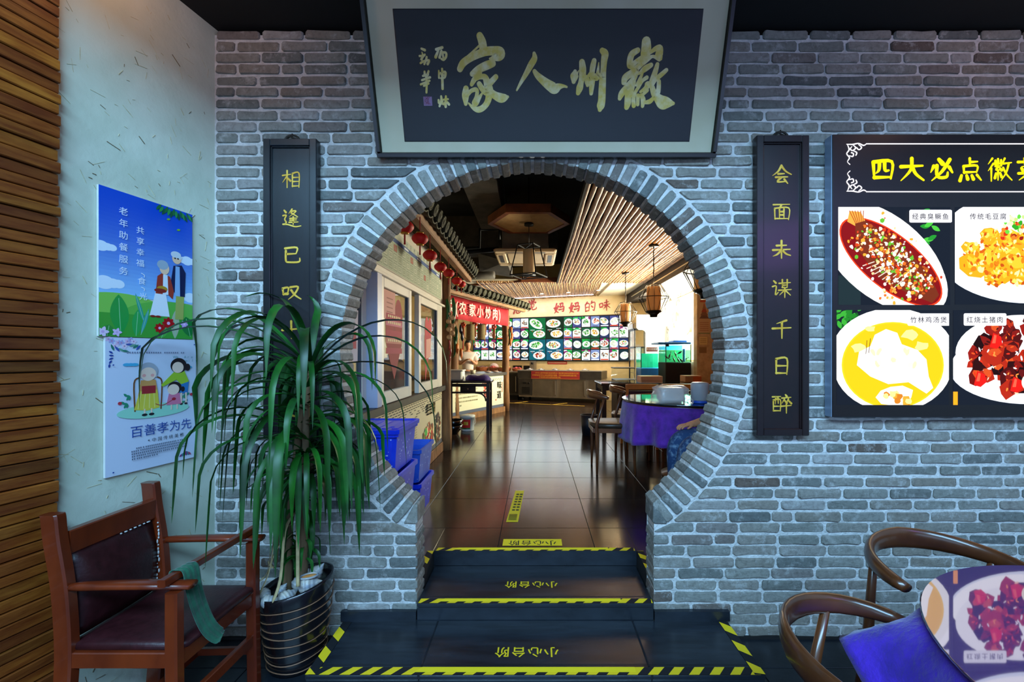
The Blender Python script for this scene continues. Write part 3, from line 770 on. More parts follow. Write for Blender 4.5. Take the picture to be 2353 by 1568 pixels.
# ------------------------------------------------------------------ couplet boards
KAI = {'相': '8,32 48,26|30,8 30,92|30,34 8,66|32,44 46,58|56,22 56,88|56,22 88,20 88,90|58,42 86,41|58,62 86,61|56,84 88,83',
 '逢': '16,14 24,24|10,40 26,38 18,58 26,74 10,84|10,82 35,84 70,94 98,90|54,8 38,30|52,18 74,18 40,46|50,26 82,46|44,54 78,52|44,63 76,61|40,73 84,71|60,46 60,84',
 '已': '20,20 78,16 74,46|26,48 74,46|24,32 24,80 40,88 88,86 92,68', '叹': '8,34 12,66|8,34 36,30 32,60|12,62 32,60|46,28 84,26 66,62 36,88|50,42 68,66 98,86',
 '十': '6,54 94,46|50,10 52,94', '年': '34,8 14,36|32,22 80,18|34,42 76,40|34,42 34,62|6,64 96,60|56,22 58,98',
 '迟': '16,14 24,24|10,40 26,38 18,58 26,74 10,84|10,82 35,84 70,94 98,90|44,18 82,16 82,38|46,38 82,38|46,18 44,50 32,76|60,42 72,60 92,74',
 '会': '50,6 34,34 6,56|50,8 70,34 98,50|34,48 64,46|22,64 80,62|50,64 30,86 74,84|64,74 80,94',
 '面': '10,16 90,14|50,16 42,32|16,34 18,88|16,34 86,32 84,90|40,36 40,82|62,36 62,82|42,50 60,50|42,66 60,66|18,84 84,84',
 '未': '26,32 74,30|8,54 92,50|50,8 50,94|48,54 30,74 8,84|54,54 72,72 94,80',
 '谋': '12,14 22,24|6,42 24,40 20,82 34,70|38,26 94,22|54,8 54,46|78,8 78,46|54,35 76,34|54,46 78,46|36,60 98,56|66,46 66,96|64,60 40,84|68,60 94,84',
 '千': '74,10 26,26|6,50 96,46|52,20 52,98', '日': '24,14 24,88|24,14 76,12 76,90|26,48 74,48|24,84 76,84',
 '妈': '28,8 14,60 44,88|40,30 26,66 6,90|4,44 52,38|58,16 84,14 80,44|64,18 60,46|60,46 92,44 88,84 76,82|50,66 84,64', '的': '26,6 16,22|10,24 12,86|10,24 42,22 40,84|12,52 40,50|12,82 40,80|66,6 54,34|60,24 92,22 86,86 74,80|62,46 72,58',
 '味': '8,32 12,64|8,32 34,28 32,60|12,60 32,58|50,28 86,26|44,48 96,46|68,8 68,96|66,50 42,82|70,50 98,80', '觉': '24,6 32,20|48,4 52,18|76,4 66,20|14,30 10,44|14,30 90,28 82,40|32,42 30,72|32,42 70,40 68,70|50,50 34,84 12,96|56,66 56,90 92,88 94,74',
 '感': '14,20 88,18|16,22 10,60|22,34 46,33|24,44 24,60|24,44 44,43 43,58|24,58 44,57|60,6 70,50 92,64|84,32 62,60|76,8 84,14|18,70 12,90|36,68 42,92 72,90 76,78|52,66 56,76|84,68 94,82', '家': '50,4 52,14|14,20 10,36|14,22 90,20 82,34|26,38 74,36|54,38 20,60|40,50 60,70 52,96 44,90|50,60 16,80|54,72 12,94|78,48 58,62|58,56 92,90',
 '四': '14,20 18,84|14,20 86,18 82,84|38,22 36,50 24,64|58,22 60,52 74,52|18,80 82,78', '大': '8,38 92,34|50,6 46,50 8,92|52,38 66,66 96,90', '必': '42,10 56,26|22,36 10,60|34,34 36,76 70,78 76,60|84,10 54,56 14,92|82,40 94,60',
 '点': '48,6 48,34|50,20 78,18|24,36 26,64|24,36 76,34 74,60|26,60 74,58|16,72 10,92|36,72 40,86|56,72 62,86|76,70 92,90', '菜': '8,20 92,18|34,6 34,30|66,6 66,30|76,32 22,38|22,44 28,54|46,42 50,52|74,40 66,54|10,64 92,62|50,54 50,96|46,66 12,90|54,66 92,90',
 '徽': '22,6 6,28|26,26 6,54|18,44 18,94|44,8 44,26|34,14 34,28|34,28 56,26|56,12 56,27|34,36 58,35|46,38 36,50 54,50|52,44 58,52|44,52 44,90|36,64 32,82|52,62 58,78|70,6 58,34|66,26 96,22|86,24 76,60 56,92|64,42 76,66 98,90',
 '醉': '6,18 46,16|10,34 10,88|10,34 44,32 44,88|22,18 20,54|32,18 34,50|12,64 42,64|10,86 44,86|70,8 76,16|52,24 96,20|64,30 52,50|66,36 76,48|84,28 74,50|86,38 98,50|50,64 98,60|74,50 74,98'}
def kai(ch, x, y, s, wk=1.0):     # brush strokes of one character in a square s at x,y (upper left)
    out = []
    for st in KAI[ch].split('|'):
        p = [tuple(map(float, q.split(','))) for q in st.split()]
        n = len(p); w0 = 9.5 if len(KAI[ch].split('|')) < 8 else 7
        short = n == 2 and math.dist(p[0], p[1]) < 22
        pts = []
        for i, (a, b) in enumerate(p):
            f = 1.15 if i == 0 else (.62 if i == n-1 and not short else .95)
            if p[0][0] > p[-1][0] and i == n-1: f = .3
            if short and i: f = 1.5
            pts.append((x+a/100*s, y-b/100*s, w0*wk/100*s*f))
        out += brush(pts, 4)
    return out
def couplet(text, xl, zt, w, h, cs, col_lac, label, gold):
    yf = W0-.042
    t = thing('couplet_board', label, 'sign', (xl, yf, zt-h), group='pair of gold lettered couplet boards')
    m = MB(); m.rbox((xl, yf+.012, zt-h), (xl+w, W0-.003, zt), .003)
    fw = .036
    for q in ((xl, zt-h, xl+fw, zt), (xl+w-fw, zt-h, xl+w, zt), (xl+fw, zt-fw, xl+w-fw, zt), (xl+fw, zt-h, xl+w-fw, zt-h+fw)):
        m.rbox((q[0], yf-.004, q[1]), (q[2], yf+.014, q[3]), .003)
    for q in ((xl+fw, zt-h+fw, xl+fw+.006, zt-fw), (xl+w-fw-.006, zt-h+fw, xl+w-fw, zt-fw), (xl+fw, zt-fw-.006, xl+w-fw, zt-fw)):
        m.rbox((q[0], yf+.003, q[1]), (q[2], yf+.014, q[3]), .002)
    bd = m.build('board', col_lac, t)
    for ch, zc in zip(text, cs):
        m = MB(); relief(m, kai(ch, xl+w/2-.052, zc+.052, .104), lambda x, y, hh: V((x, yf+.012-hh, y)), .0018)
        m.build('gold_character', gold, bd)
    m = MB(); q = [(xl+w/2+.036*math.cos(a), yf+.02, zt+.002+.026*math.sin(a)) for a in (PI*k/10 for k in range(11))]
    m.sweep(q, .005, 8); m.sweep([(xl+w/2-.03, yf+.02, zt+.008), (xl+w/2-.01, yf+.016, zt+.02), (xl+w/2+.012, yf+.02, zt+.012), (xl+w/2+.03, yf+.02, zt+.006)], .004, 6); m.sweep([(xl+w/2, yf+.02, zt), (xl+w/2, yf+.02, zt+.036)], .004, 6)
    m.build('hanging_ring', BRONZE, t)
    return t
s_ = (W0-.042)/F
couplet('相逢已叹十年迟', -625*s_, CZ+497*s_, .272, 1.53, [CZ+(816-y)*s_ for y in (410, 499, 584, 670, 757, 848, 937)], NAVY, 'black couplet board hanging left of the gate behind the plant', GOLD)
couplet('会面未谋千日醉', 508*s_, CZ+505*s_, .268, 1.53, [CZ+(816-y)*s_ for y in (399, 485, 572, 662, 755, 842, 928)], mat('wine_black_lacquer', '#130a0c', '#1c0d0e', .35, scale=8, coat=.2), 'black couplet board hanging right of the gate beside the lit menu', GOLD)

# ================================================================== NEAR HALL: posters
def poster_frame(d0, zl0, zl1, d1, off):
    """board on the left wall: near edge at depth d0, far edge d1, from zl0 to zl1"""
    o = lw(d0, zl0, off); return o, (lw(d1, zl0, off)-o).length
PD0, PD1 = (1.67+LW*W0)/(1.0306+LW), (1.67+LW*W0)/(.81+LW)
PZT, PZM, PZB = CZ+(816-424)*PD0/F, CZ+(816-773)*PD0/F, CZ+(816-1103)*PD0/F
def board(label, d0, d1, z0, z1, paint):
    t = thing('wall_poster', label, 'poster', lw(d0, z0, .001), group='posters about caring for the elderly')
    m = MB(); a, b, c, d = lw(d0, z0, .002), lw(d1, z0, .002), lw(d1, z0, .012), lw(d0, z0, .012)
    m.prism([a, b, c, d], (0, 0, z1-z0)); m.build('board', WHITEPLASTIC, t)
    o = lw(d0, z0, .0125); w = (lw(d1, z0)-lw(d0, z0)).length
    A = Art(o, lw_u, UZ, .00003); paint(A, w, z1-z0); A.build('print', GLOSSPRINT, t)
    return t
def person_art(A, x, y, s, hair, top, low, skin='#f0c4a0', kind=0):
    pass
def leafart(A, x, y, l, w, a, c):
    co, si = math.cos(a), math.sin(a); P = []
    for k in range(13):
        t = k/12; P.append((t*l, w*math.sin(PI*t)**.8))
    for k in range(11, 0, -1):
        t = k/12; P.append((t*l, -w*math.sin(PI*t)**.8))
    A.poly([(x+px*co-py*si, y+px*si+py*co) for px, py in P], c)
def flower(A, x, y, r, c, mid, n=7):
    for k in range(n): leafart(A, x, y, r, r*.3, 2*PI*k/n, c)
    A.ell(x, y, r*.25, r*.25, mid)
def upper(A, w, h):
    n = 26
    for k in range(n):      # printed sky: blue to pale, then meadow
        t = k/(n-1); a, b = L('#0a49c4'), L('#8fc4f2')
        A.rect(0, h*(1-.72*(k+1)/n), w, h*(1-.72*k/n), tuple(p+(q-p)*t*t for p, q in zip(a, b)))
    for cx, cy, s in ((.02, .60, 1.), (.93, .62, 1.), (.05, .36, 1.3), (.97, .33, 1.1), (.30, .27, .8)):
        for dx, dy, r in ((0, 0, .07), (.06, .015, .05), (.1, -.01, .045), (-.05, -.01, .05)):
            x = (cx+dx*s)*w
            A.clip = (0, 0, w, h); A.ell(x, cy*h, r*s*w, r*s*w*.8, '#dce9f7')
    A.clip = (0, 0, w, h)
    A.ell(.2*w, .17*h, .5*w, .13*h, '#7cc454'); A.ell(.8*w, .14*h, .6*w, .14*h, '#5fb44a'); A.rect(0, 0, w, .16*h, '#3f9e3c')
    for x, y, l, q, a, c in ((.20, .02, .27, .09, 1.62, '#1f9a46'), (.35, .01, .19, .05, 1.5, '#2aa352'), (.44, .10, .22, .02, 1.85, '#2f9c8c'), (.40, .02, .2, .02, 1.3, '#3c9fa0'), (.78, .0, .22, .05, 1.55, '#a9b79a'), (.97, .02, .16, .08, 1.8, '#1d7a3a'), (.07, .0, .08, .06, 1.4, '#2c8c40'), (.62, .0, .1, .04, 1.2, '#4fb04c')):
        leafart(A, x*w, y*h, l*h, q*w, a, c)
        A.line([(x*w, y*h), (x*w+.9*l*h*math.cos(a), y*h+.9*l*h*math.sin(a))], .002, '#8fd0a0')
    for k in range(16): leafart(A, w*(.62+.025*k), h*(1.0-.01*(k % 3)), .06*h, .016*w, -2.2+.09*k, ['#1d6a3c', '#2a8c4a', '#14553a'][k % 3])
    for x, y in ((.68, .90), (.8, .84)): leafart(A, x*w, y*h, .03*h, .012*w, .4, '#7fb03c')
    # the old couple
    A.poly([(x*w, y*h) for x, y in ((.78, .15), (.80, .50), (.90, .50), (.88, .15))], '#a3ad5a')
    A.poly([(x*w, y*h) for x, y in ((.72, .40), (.76, .56), (.86, .575), (.91, .52), (.90, .33), (.80, .33))], '#17224a')
    A.poly([(x*w, y*h) for x, y in ((.775, .33), (.785, .56), (.835, .56), (.84, .33))], '#8cb4e0')
    A.ell(.80*w, .62*h, .055*w, .042*h, '#f0c6a4'); A.ell(.79*w, .648*h, .062*w, .026*h, '#cfd6de')
    A.ell(.835*w, .632*h, .03*w, .014*h, '#cfd6de'); A.ell(.78*w, .620*h, .012*w, .006*h, '#333'+'333'); A.ell(.815*w, .620*h, .012*w, .006*h, '#333333')
    A.poly([(x*w, y*h) for x, y in ((.49, .165), (.555, .345), (.67, .345), (.715, .165))], '#e8edf4')
    A.poly([(x*w, y*h) for x, y in ((.555, .33), (.575, .46), (.63, .49), (.72, .47), (.765, .36), (.75, .30), (.70, .33))], '#a33a2c')
    A.poly([(x*w, y*h) for x, y in ((.635, .33), (.64, .48), (.69, .48), (.70, .33))], '#dfe8f2')
    A.ell(.655*w, .525*h, .055*w, .045*h, '#f2caa8'); A.ell(.635*w, .550*h, .065*w, .035*h, '#9fb0bf'); A.ell(.60*w, .548*h, .03*w, .02*h, '#9fb0bf')
    A.ell(.63*w, .37*h, .06*w, .022*h, '#b98f2c'); A.ell(.61*w, .355*h, .07*w, .016*h, '#8f2a22')
    A.ell(.525*w, .16*h, .03*w, .008*h, '#8a2a20'); A.ell(.585*w, .16*h, .03*w, .008*h, '#8a2a20')
    flower(A, .60*w, .075*h, .062*w, '#b3171f', '#e8b8d8', 8); flower(A, .70*w, .115*h, .075*w, '#b3171f', '#e8b8d8', 8); flower(A, .89*w, .115*h, .05*w, '#c7a6e0', '#e8c8f0', 6)
    flower(A, .16*w, .03*h, .05*w, '#d8c0e8', '#c8a8d8', 5); flower(A, .03*w, .03*h, .06*w, '#e0cdea', '#c8a8d8', 5)
    A.clip = None
    A.text('老年助餐服务', .175*w, .845*h, .058*h, '#eef4fb', vert=True, gap=1.42)
    A.text('共享幸福', .345*w, .745*h, .055*h, '#eef4fb', vert=True, gap=1.42)
    A.line([(.40*w, .46*h), (.43*w, .45*h), (.43*w, .435*h)], .003, '#eef4fb'); A.text('食', .36*w, .385*h, .055*h, '#eef4fb')
    A.line([(.40*w, .36*h), (.43*w, .352*h), (.43*w, .338*h)], .003, '#eef4fb'); A.text('光', .375*w, .275*h, .055*h, '#eef4fb')
def lower(A, w, h):
    A.rect(0, 0, w, h, '#cfd6ea')
    for k in range(9): flower(A, (.03+.03*k)*w, (.985-.012*(k*k % 7))*h, .035*w, ['#d9b8d8', '#a8a6d8', '#e3cfe6'][k % 3], '#b98aa8', 5)
    for k in range(8): leafart(A, (.05+.035*k)*w, (.95-.014*(k % 4))*h, .05*h, .012*w, -1.2+.3*k, ['#2f7a6a', '#3f5aa8', '#6aa08a'][k % 3])
    for k in range(5): leafart(A, .03*w, (.90-.03*k)*h, .03*h, .010*w, -.6+.5*k, '#2f4a98')
    for k in range(6): leafart(A, (.78+.03*k)*w, .03*h, .04*h, .012*w, .6+.35*k, ['#7a3a78', '#2f7a8a', '#a04a68'][k % 3])
    for k in range(26):
        if k % 8 != 7: A.rect((.2+.025*k)*w, .885*h, (.215+.025*k)*w, .897*h, '#8088a0')
    A.text('We Are', .70*w, .845*h, .030*h, '#5a9aa0'); A.text('Family', .76*w, .815*h, .030*h, '#5a9aa0')
    for x, y in ((.24, .80), (.86, .77)):
        for dx in (-.04, 0, .04): A.ell((x+dx)*w, y*h, .04*w, .012*h, '#4aa8d0')
    A.ell(.50*w, .44*h, .40*w, .055*h, '#9ad8c0')
    for x, a in ((.20, 2.2), (.17, 1.7), (.84, 1.3), (.80, .9)):
        for k in range(4): leafart(A, (x+.012*k)*w, (.48+.028*k)*h, .035*h, .012*w, a+(.7 if k % 2 else -.7), '#2f8a6a')
    for x, y in ((.13, .52), (.93, .54)): A.ell(x*w, y*h, .02*w, .012*h, '#c03a4a')
    # grandmother in a chair
    for sx in (-1, 1): A.line([((.42+.14*sx)*w, .45*h), ((.42+.15*sx)*w, .66*h), ((.42+.10*sx)*w, .70*h)], .006, '#7a4a2c')
    A.ell(.42*w, .745*h, .105*w, .07*h, '#a9adb8'); A.rect(.325*w, .70*h, .515*w, .74*h, '#a9adb8')
    A.poly([(x*w, y*h) for x, y in ((.31, .56), (.34, .68), (.50, .68), (.53, .56), (.50, .54), (.34, .54))], '#d89a5a')
    A.poly([(x*w, y*h) for x, y in ((.27, .46), (.33, .60), (.52, .60), (.545, .46), (.41, .445))], '#d8c94a')
    for k in range(4): A.line([((.31+.06*k)*w, .465*h), ((.345+.045*k)*w, .59*h)], .004, '#e6db78')
    A.ell(.42*w, .725*h, .085*w, .052*h, '#f4d4c0'); A.ell(.375*w, .715*h, .02*w, .012*h, '#f0a8a0'); A.ell(.465*w, .715*h, .02*w, .012*h, '#f0a8a0')
    A.rect(.35*w, .575*h, .50*w, .635*h, '#a83036')
    for x in (.38, .455): A.rect((x-.008)*w, .42*h, (x+.008)*w, .46*h, '#f0d0bc'); A.ell(x*w, .415*h, .03*w, .01*h, '#2a2a30')
    # mother and child
    A.poly([(x*w, y*h) for x, y in ((.78, .56), (.79, .67), (.90, .66), (.88, .55))], '#2f78b8')
    A.poly([(x*w, y*h) for x, y in ((.56, .635), (.72, .74), (.84, .74), (.90, .65), (.80, .63), (.74, .67), (.58, .62))], '#9fc43a')
    A.ell(.77*w, .785*h, .10*w, .062*h, '#2a2226'); A.ell(.76*w, .770*h, .07*w, .045*h, '#f4d4c0'); A.ell(.88*w, .77*h, .035*w, .03*h, '#2a2226')
    for x in (.80, .86): A.rect((x-.01)*w, .47*h, (x+.01)*w, .56*h, '#f0d0bc'); A.ell(x*w, .468*h, .02*w, .008*h, '#2a2a30')
    A.poly([(x*w, y*h) for x, y in ((.62, .47), (.65, .56), (.78, .56), (.80, .47))], '#d87a9a')
    A.ell(.72*w, .605*h, .085*w, .05*h, '#2a2226'); A.ell(.705*w, .592*h, .07*w, .043*h, '#f6d6c2'); A.ell(.82*w, .59*h, .025*w, .022*h, '#2a2226')
    A.line([(.50*w, .49*h), (.58*w, .475*h), (.70*w, .51*h)], .003, '#b03a48'); A.ell(.71*w, .515*h, .025*w, .012*h, '#b02a3a')
    for x in (.68, .75): A.rect((x-.008)*w, .43*h, (x+.008)*w, .47*h, '#f0d0bc')
    A.text('百善孝为先', .225*w, .262*h, .142*w, '#2b4c9a', gap=1.0, sx=1.0)
    A.poly([(.41*w, .215*h), (.43*w, .222*h), (.43*w, .208*h)], '#39414f'); A.poly([(.81*w, .215*h), (.79*w, .222*h), (.79*w, .208*h)], '#39414f')
    A.text('中国传统美德', .455*w, .200*h, .034*h, '#39414f', gap=1.25)
    rnd = random.Random(2)
    for r_ in range(5):
        x = .24+(.05 if r_ == 0 else 0)
        while x < (.86 if r_ < 4 else .5):
            q = .018; A.rect(x*w, (.165-.019*r_)*h, (x+q*.75)*w, (.165-.019*r_+.012)*h, '#6d7488'); x += q+(.01 if rnd.random() < .12 else .003)
    for x, y in ((.06, .03), (.96, .96), (.06, .80), (.97, .25)): A.ell(x*w, y*h, .009*w, .005*h, '#2a4a9a')
board('blue poster of an old couple on a meadow, upper of the two', PD0, PD1, PZM+.001, PZT, upper)
board('white poster of a seated grandmother with family, under the blue poster', PD0+.022, PD1+.018, PZB, PZM-.002, lower)

# ================================================================== lit menu case on the right
YC = 2.15; s_ = YC/F
case = thing('menu_light_box', 'large lit menu box of four dishes on the brick wall', 'sign', (1.498+.6, YC, 1.154))
mx0, mx1, mz0, mz1 = 1.498, 1.498+1.232, 1.154, 2.586
m = MB(); m.rbox((mx0, YC+.004, mz0), (mx1, W0-.002, mz1), .003); m.build('case', ALU, case)
m = MB(); m.rbox((mx0+.002, YC, mz0+.002), (mx1-.002, YC+.006, mz1-.002), .002); m.build('front_panel', BOXBLACK, case)
def cpx(px, py): return ((px-1230)*s_-mx0, CZ-(py-816)*s_-mz0)
A = Art((mx0, YC-.0008, mz0), UX, UZ, .0001)
tx_, ty_ = cpx(1998, 361)
for k, ch in enumerate('四大必点徽菜'):
    A.k += 1
    for q in kai(ch, tx_+.1475*k, ty_, .130, 1.35 if ch != '徽' else 1.05): A.poly(q, '#f2e208', False)
m_ = 1.232
for zz in (331, 441):
    _, y = cpx(2000, zz); A.rect(.17, y-.003, m_-.17, y+.003, '#e2dfe6')
for sx in (0, 1):
    for zz, sg in ((331, -1), (441, 1)):
        def fx(x): return x if not sx else m_-x
        bx, by = cpx(1945, zz)
        for pts in (((0, .002), (.03, .003), (.06, -.002), (.085, .008), (.10, .0)), ((.004, .004), (.012, .03), (.0, .05), (.014, .07), (.004, .09), (.016, .104)), ((.03, .004), (.045, .02), (.03, .034), (.018, .026), (.026, .014)), ((.06, .004), (.075, .018), (.062, .03), (.05, .02)), ((.014, .06), (.03, .064), (.034, .05), (.024, .045)), ((.03, .034), (.05, .044), (.046, .058))):
            A.line([(fx(bx+x), by+sg*y*1.0) for x, y in pts], [.004, .007, .006, .007, .004, .005][:len(pts)], '#e2dfe6')
A.build('title_lettering', LIT, case)
rnd = random.Random(11)
def photo(px0, px1, py0, py1, label, tx, fn):
    x0, y1 = cpx(px0, py0); x1, y0 = cpx(px1, py1); w, h = x1-x0, y1-y0
    A = Art((mx0+x0, YC-.0006, mz0+y0), UX, UZ, .00002)
    A.clip = (0, 0, w, h); A.rect(0, 0, w, h, '#141a26'); fn(A, w, h)
    tw = .145 if len(label) < 6 else .16
    A.rrect(tx*w, h*.835, tx*w+.215, h*.965, .008, '#e6e6ec'); A.clip = None
    A.text(label, tx*w+.014, h*.872, .033, '#22222c', gap=1.15, bold=.006)
    A.build('dish_photo', LIT, case)
def d1(A, w, h):
    for k in range(9): leafart(A, w*(.82+.03*(k % 4)), h*(.62+.045*k), .09*w, .02*w, 2.6+.5*(k % 3), ['#1f8a2a', '#46b83a'][k % 2])
    A.rect(0, 0, .2*w, .3*h, '#1c2b30'); A.ell(.42*w, .46*h, .66*w, .40*h, '#fbfbf8', -.68); A.ell(.40*w, .49*h, .66*w, .42*h, '#f4f3f0', -.68)
    A.ell(.47*w, .44*h, .56*w, .275*h, '#e83a12', -.68); A.ell(.47*w, .44*h, .545*w, .262*h, '#7a0a0c', -.68)
    A.poly([(x*w, y*h) for x, y in ((.08, .85), (.10, .96), (.20, .95), (.24, .86), (.16, .80))], '#e8a040')
    for k in range(6): A.line([((.10+.025*k)*w, .96*h), ((.16+.012*k)*w, .82*h)], .004, '#a84a18')
    A.poly([(x*w, y*h) for x, y in ((.15, .83), (.24, .86), (.55, .64), (.82, .30), (.90, .10), (.84, .02), (.66, .10), (.38, .26), (.16, .58))], '#6e2a12')
    for k in range(9): A.line([((.22+.035*k)*w, (.40-.028*k)*h), ((.32+.035*k)*w, (.44-.02*k)*h)], .005, '#d8c8b8')
    for k in range(430):
        t = rnd.random(); u = rnd.gauss(0, .08)
        x, y = .18+.62*t+u*.9, .76-.60*t+u
        A.blob(x*w, y*h, rnd.uniform(.008, .024)*w, rnd.choice(['#fdf6e6', '#f4e2c8', '#ffffff', '#f0a030', '#c83a18', '#8a2a10', '#e86a20', '#5fae2c', '#e8c890', '#a84a18']), rnd, 6, rnd.uniform(.5, 1), rnd.uniform(0, PI))
    for k in range(14): A.blob((.33+.2*rnd.random())*w, (.06+.12*rnd.random())*h, .014*w, rnd.choice(['#f0a040', '#f8e0b0', '#e86a20']), rnd)
def d2(A, w, h):
    A.ell(.52*w, .34*h, .62*w, .32*h, '#dfe8f4', -.12); A.ell(.52*w, .44*h, .66*w, .38*h, '#ffffff', -.1); A.ell(.40*w, .60*h, .55*w, .5*h, '#ffffff')
    for x, y, r in ((.36, .58, .14), (.55, .54, .16), (.72, .52, .15), (.2, .42, .15), (.42, .32, .14), (.62, .33, .15), (.82, .36, .14), (.14, .56, .09), (.30, .70, .09), (.48, .66, .12), (.66, .62, .13), (.28, .46, .12), (.52, .40, .13), (.72, .36, .12), (.34, .27, .1), (.88, .52, .13)):
        A.blob(x*w, y*h, r*w, '#f2a014', rnd, 9, .8); A.blob((x+.01)*w, (y+.03)*h, r*.75*w, '#f8bc2c', rnd, 8, .7)
        for k in range(22): A.blob((x+rnd.uniform(-r, r)*.85)*w, (y+rnd.uniform(-r, r)*.75)*h, r*rnd.uniform(.1, .26)*w, rnd.choice(['#fbd25a', '#e07a10', '#c85a0c', '#ffe69a', '#f0a020', '#b84c08']), rnd, 7, rnd.uniform(.3, .9), rnd.uniform(0, 3))
    for k in range(40): A.blob((.40+.45*rnd.random())*w, (.66+.17*rnd.random())*h, .022*w, rnd.choice(['#c42a0c', '#e8501c', '#8a1a0a', '#f07a20']), rnd)
    for k in range(46): A.blob((.42+.4*rnd.random())*w, (.74+.16*rnd.random())*h, .02*w, rnd.choice(['#2c9a1c', '#5fc63a', '#b8ec7a', '#e2f8b0']), rnd)
def d3(A, w, h):
    for k in range(22): leafart(A, rnd.uniform(0, .2)*w, rnd.uniform(.85, 1)*h, .08*w, .02*w, rnd.uniform(0, 6), rnd.choice(['#1f7a22', '#36a032', '#14561a']))
    A.ell(.5*w, .5*h, .56*w, .52*h, '#ffffff'); A.ell(.5*w, .43*h, .53*w, .50*h, '#f4f4f0'); A.ell(.5*w, .42*h, .455*w, .455*h, '#f6c81e'); A.ell(.5*w, .42*h, .44*w, .44*h, '#f2bd10')
    for x, y, r in ((.66, .74, .08), (.76, .62, .07), (.2, .60, .07), (.3, .80, .05)): A.blob(x*w, y*h, r*w, '#f9e08a', rnd, 9, .6)
    A.poly([(x*w, y*h) for x, y in ((.18, .42), (.20, .56), (.30, .62), (.34, .74), (.44, .80), (.54, .76), (.58, .64), (.72, .58), (.80, .48), (.82, .30), (.86, .18), (.80, .12), (.64, .24), (.46, .22), (.30, .30))], '#fffef8')
    for k in range(16): A.blob((.3+.4*rnd.random())*w, (.34+.25*rnd.random())*h, .035*w, rnd.choice(['#fdf3cf', '#ffffff', '#fbe9b0']), rnd, 8, .6, rnd.uniform(0, 3))
    A.blob(.53*w, .08*h, .16*w, '#fdf8e8', rnd, 10, .6)
    for k in range(12): A.blob((.42+.24*rnd.random())*w, (.02+.1*rnd.random())*h, .03*w, rnd.choice(['#e8a030', '#f8d88a', '#c87820']), rnd)
    A.line([(.27*w, .68*h), (.26*w, .54*h)], .003, '#5a3a10'); A.line([(.30*w, .70*h), (.285*w, .55*h)], .003, '#5a3a10')
def d4(A, w, h):
    A.ell(.60*w, .34*h, .63*w, .33*h, '#dde4f0', -.05); A.ell(.60*w, .40*h, .62*w, .36*h, '#ffffff'); A.ell(.6*w, .55*h, .58*w, .40*h, '#f4f4f6'); A.rect(0, 0, .04*w, .14*h, '#f0a01c')
    for k in range(58):
        a = rnd.uniform(0, 2*PI); q = math.sqrt(rnd.random()); x, y = .62+.48*q*math.cos(a), .51+.42*q*math.sin(a); r = rnd.uniform(.07, .115)
        A.blob(x*w, y*h, r*w, rnd.choice(['#2a0605', '#470a08', '#64100b', '#8a180e', '#1c0404', '#a5240f']), rnd, 8, .75, rnd.uniform(0, 3))
        A.blob((x+.01)*w, (y+.02)*h, r*.6*w, rnd.choice(['#7a140c', '#a82a12', '#c84a1c', '#5a0c0a']), rnd, 7, .6, rnd.uniform(0, 3))
        for j in range(4): A.blob((x+rnd.uniform(-r, r)*.6)*w, (y+rnd.uniform(-r, r)*.6)*h, r*.2*w, rnd.choice(['#e8501c', '#f08a3a', '#f6c8a8', '#d83018', '#e8d8d8', '#3a0806']), rnd, 6, .4, rnd.uniform(0, 3))
    for x, y in ((.36, .66), (.22, .26), (.54, .20), (.70, .72)):
        A.poly([((x+p)*w, (y+q)*h) for p, q in ((-.05, -.05), (-.02, .10), (.05, .06), (.06, -.02), (.01, -.07))], '#d81810'); A.poly([((x+p)*w, (y+q)*h) for p, q in ((-.03, -.01), (-.01, .08), (.01, .07), (.0, -.01))], '#f05a40')
    A.ell(.66*w, .24*h, .07*w, .09*h, '#f2e6d0')
photo(1926, 2183, 476, 701, '经典臭鳜鱼', .62, d1)
photo(2194, 2452, 476, 700, '传统毛豆腐', .09, d2)
photo(1922, 2180, 713, 931, '竹林鸡汤煲', .63, d3)
photo(2190, 2450, 713, 931, '红烧土猪肉', .08, d4)

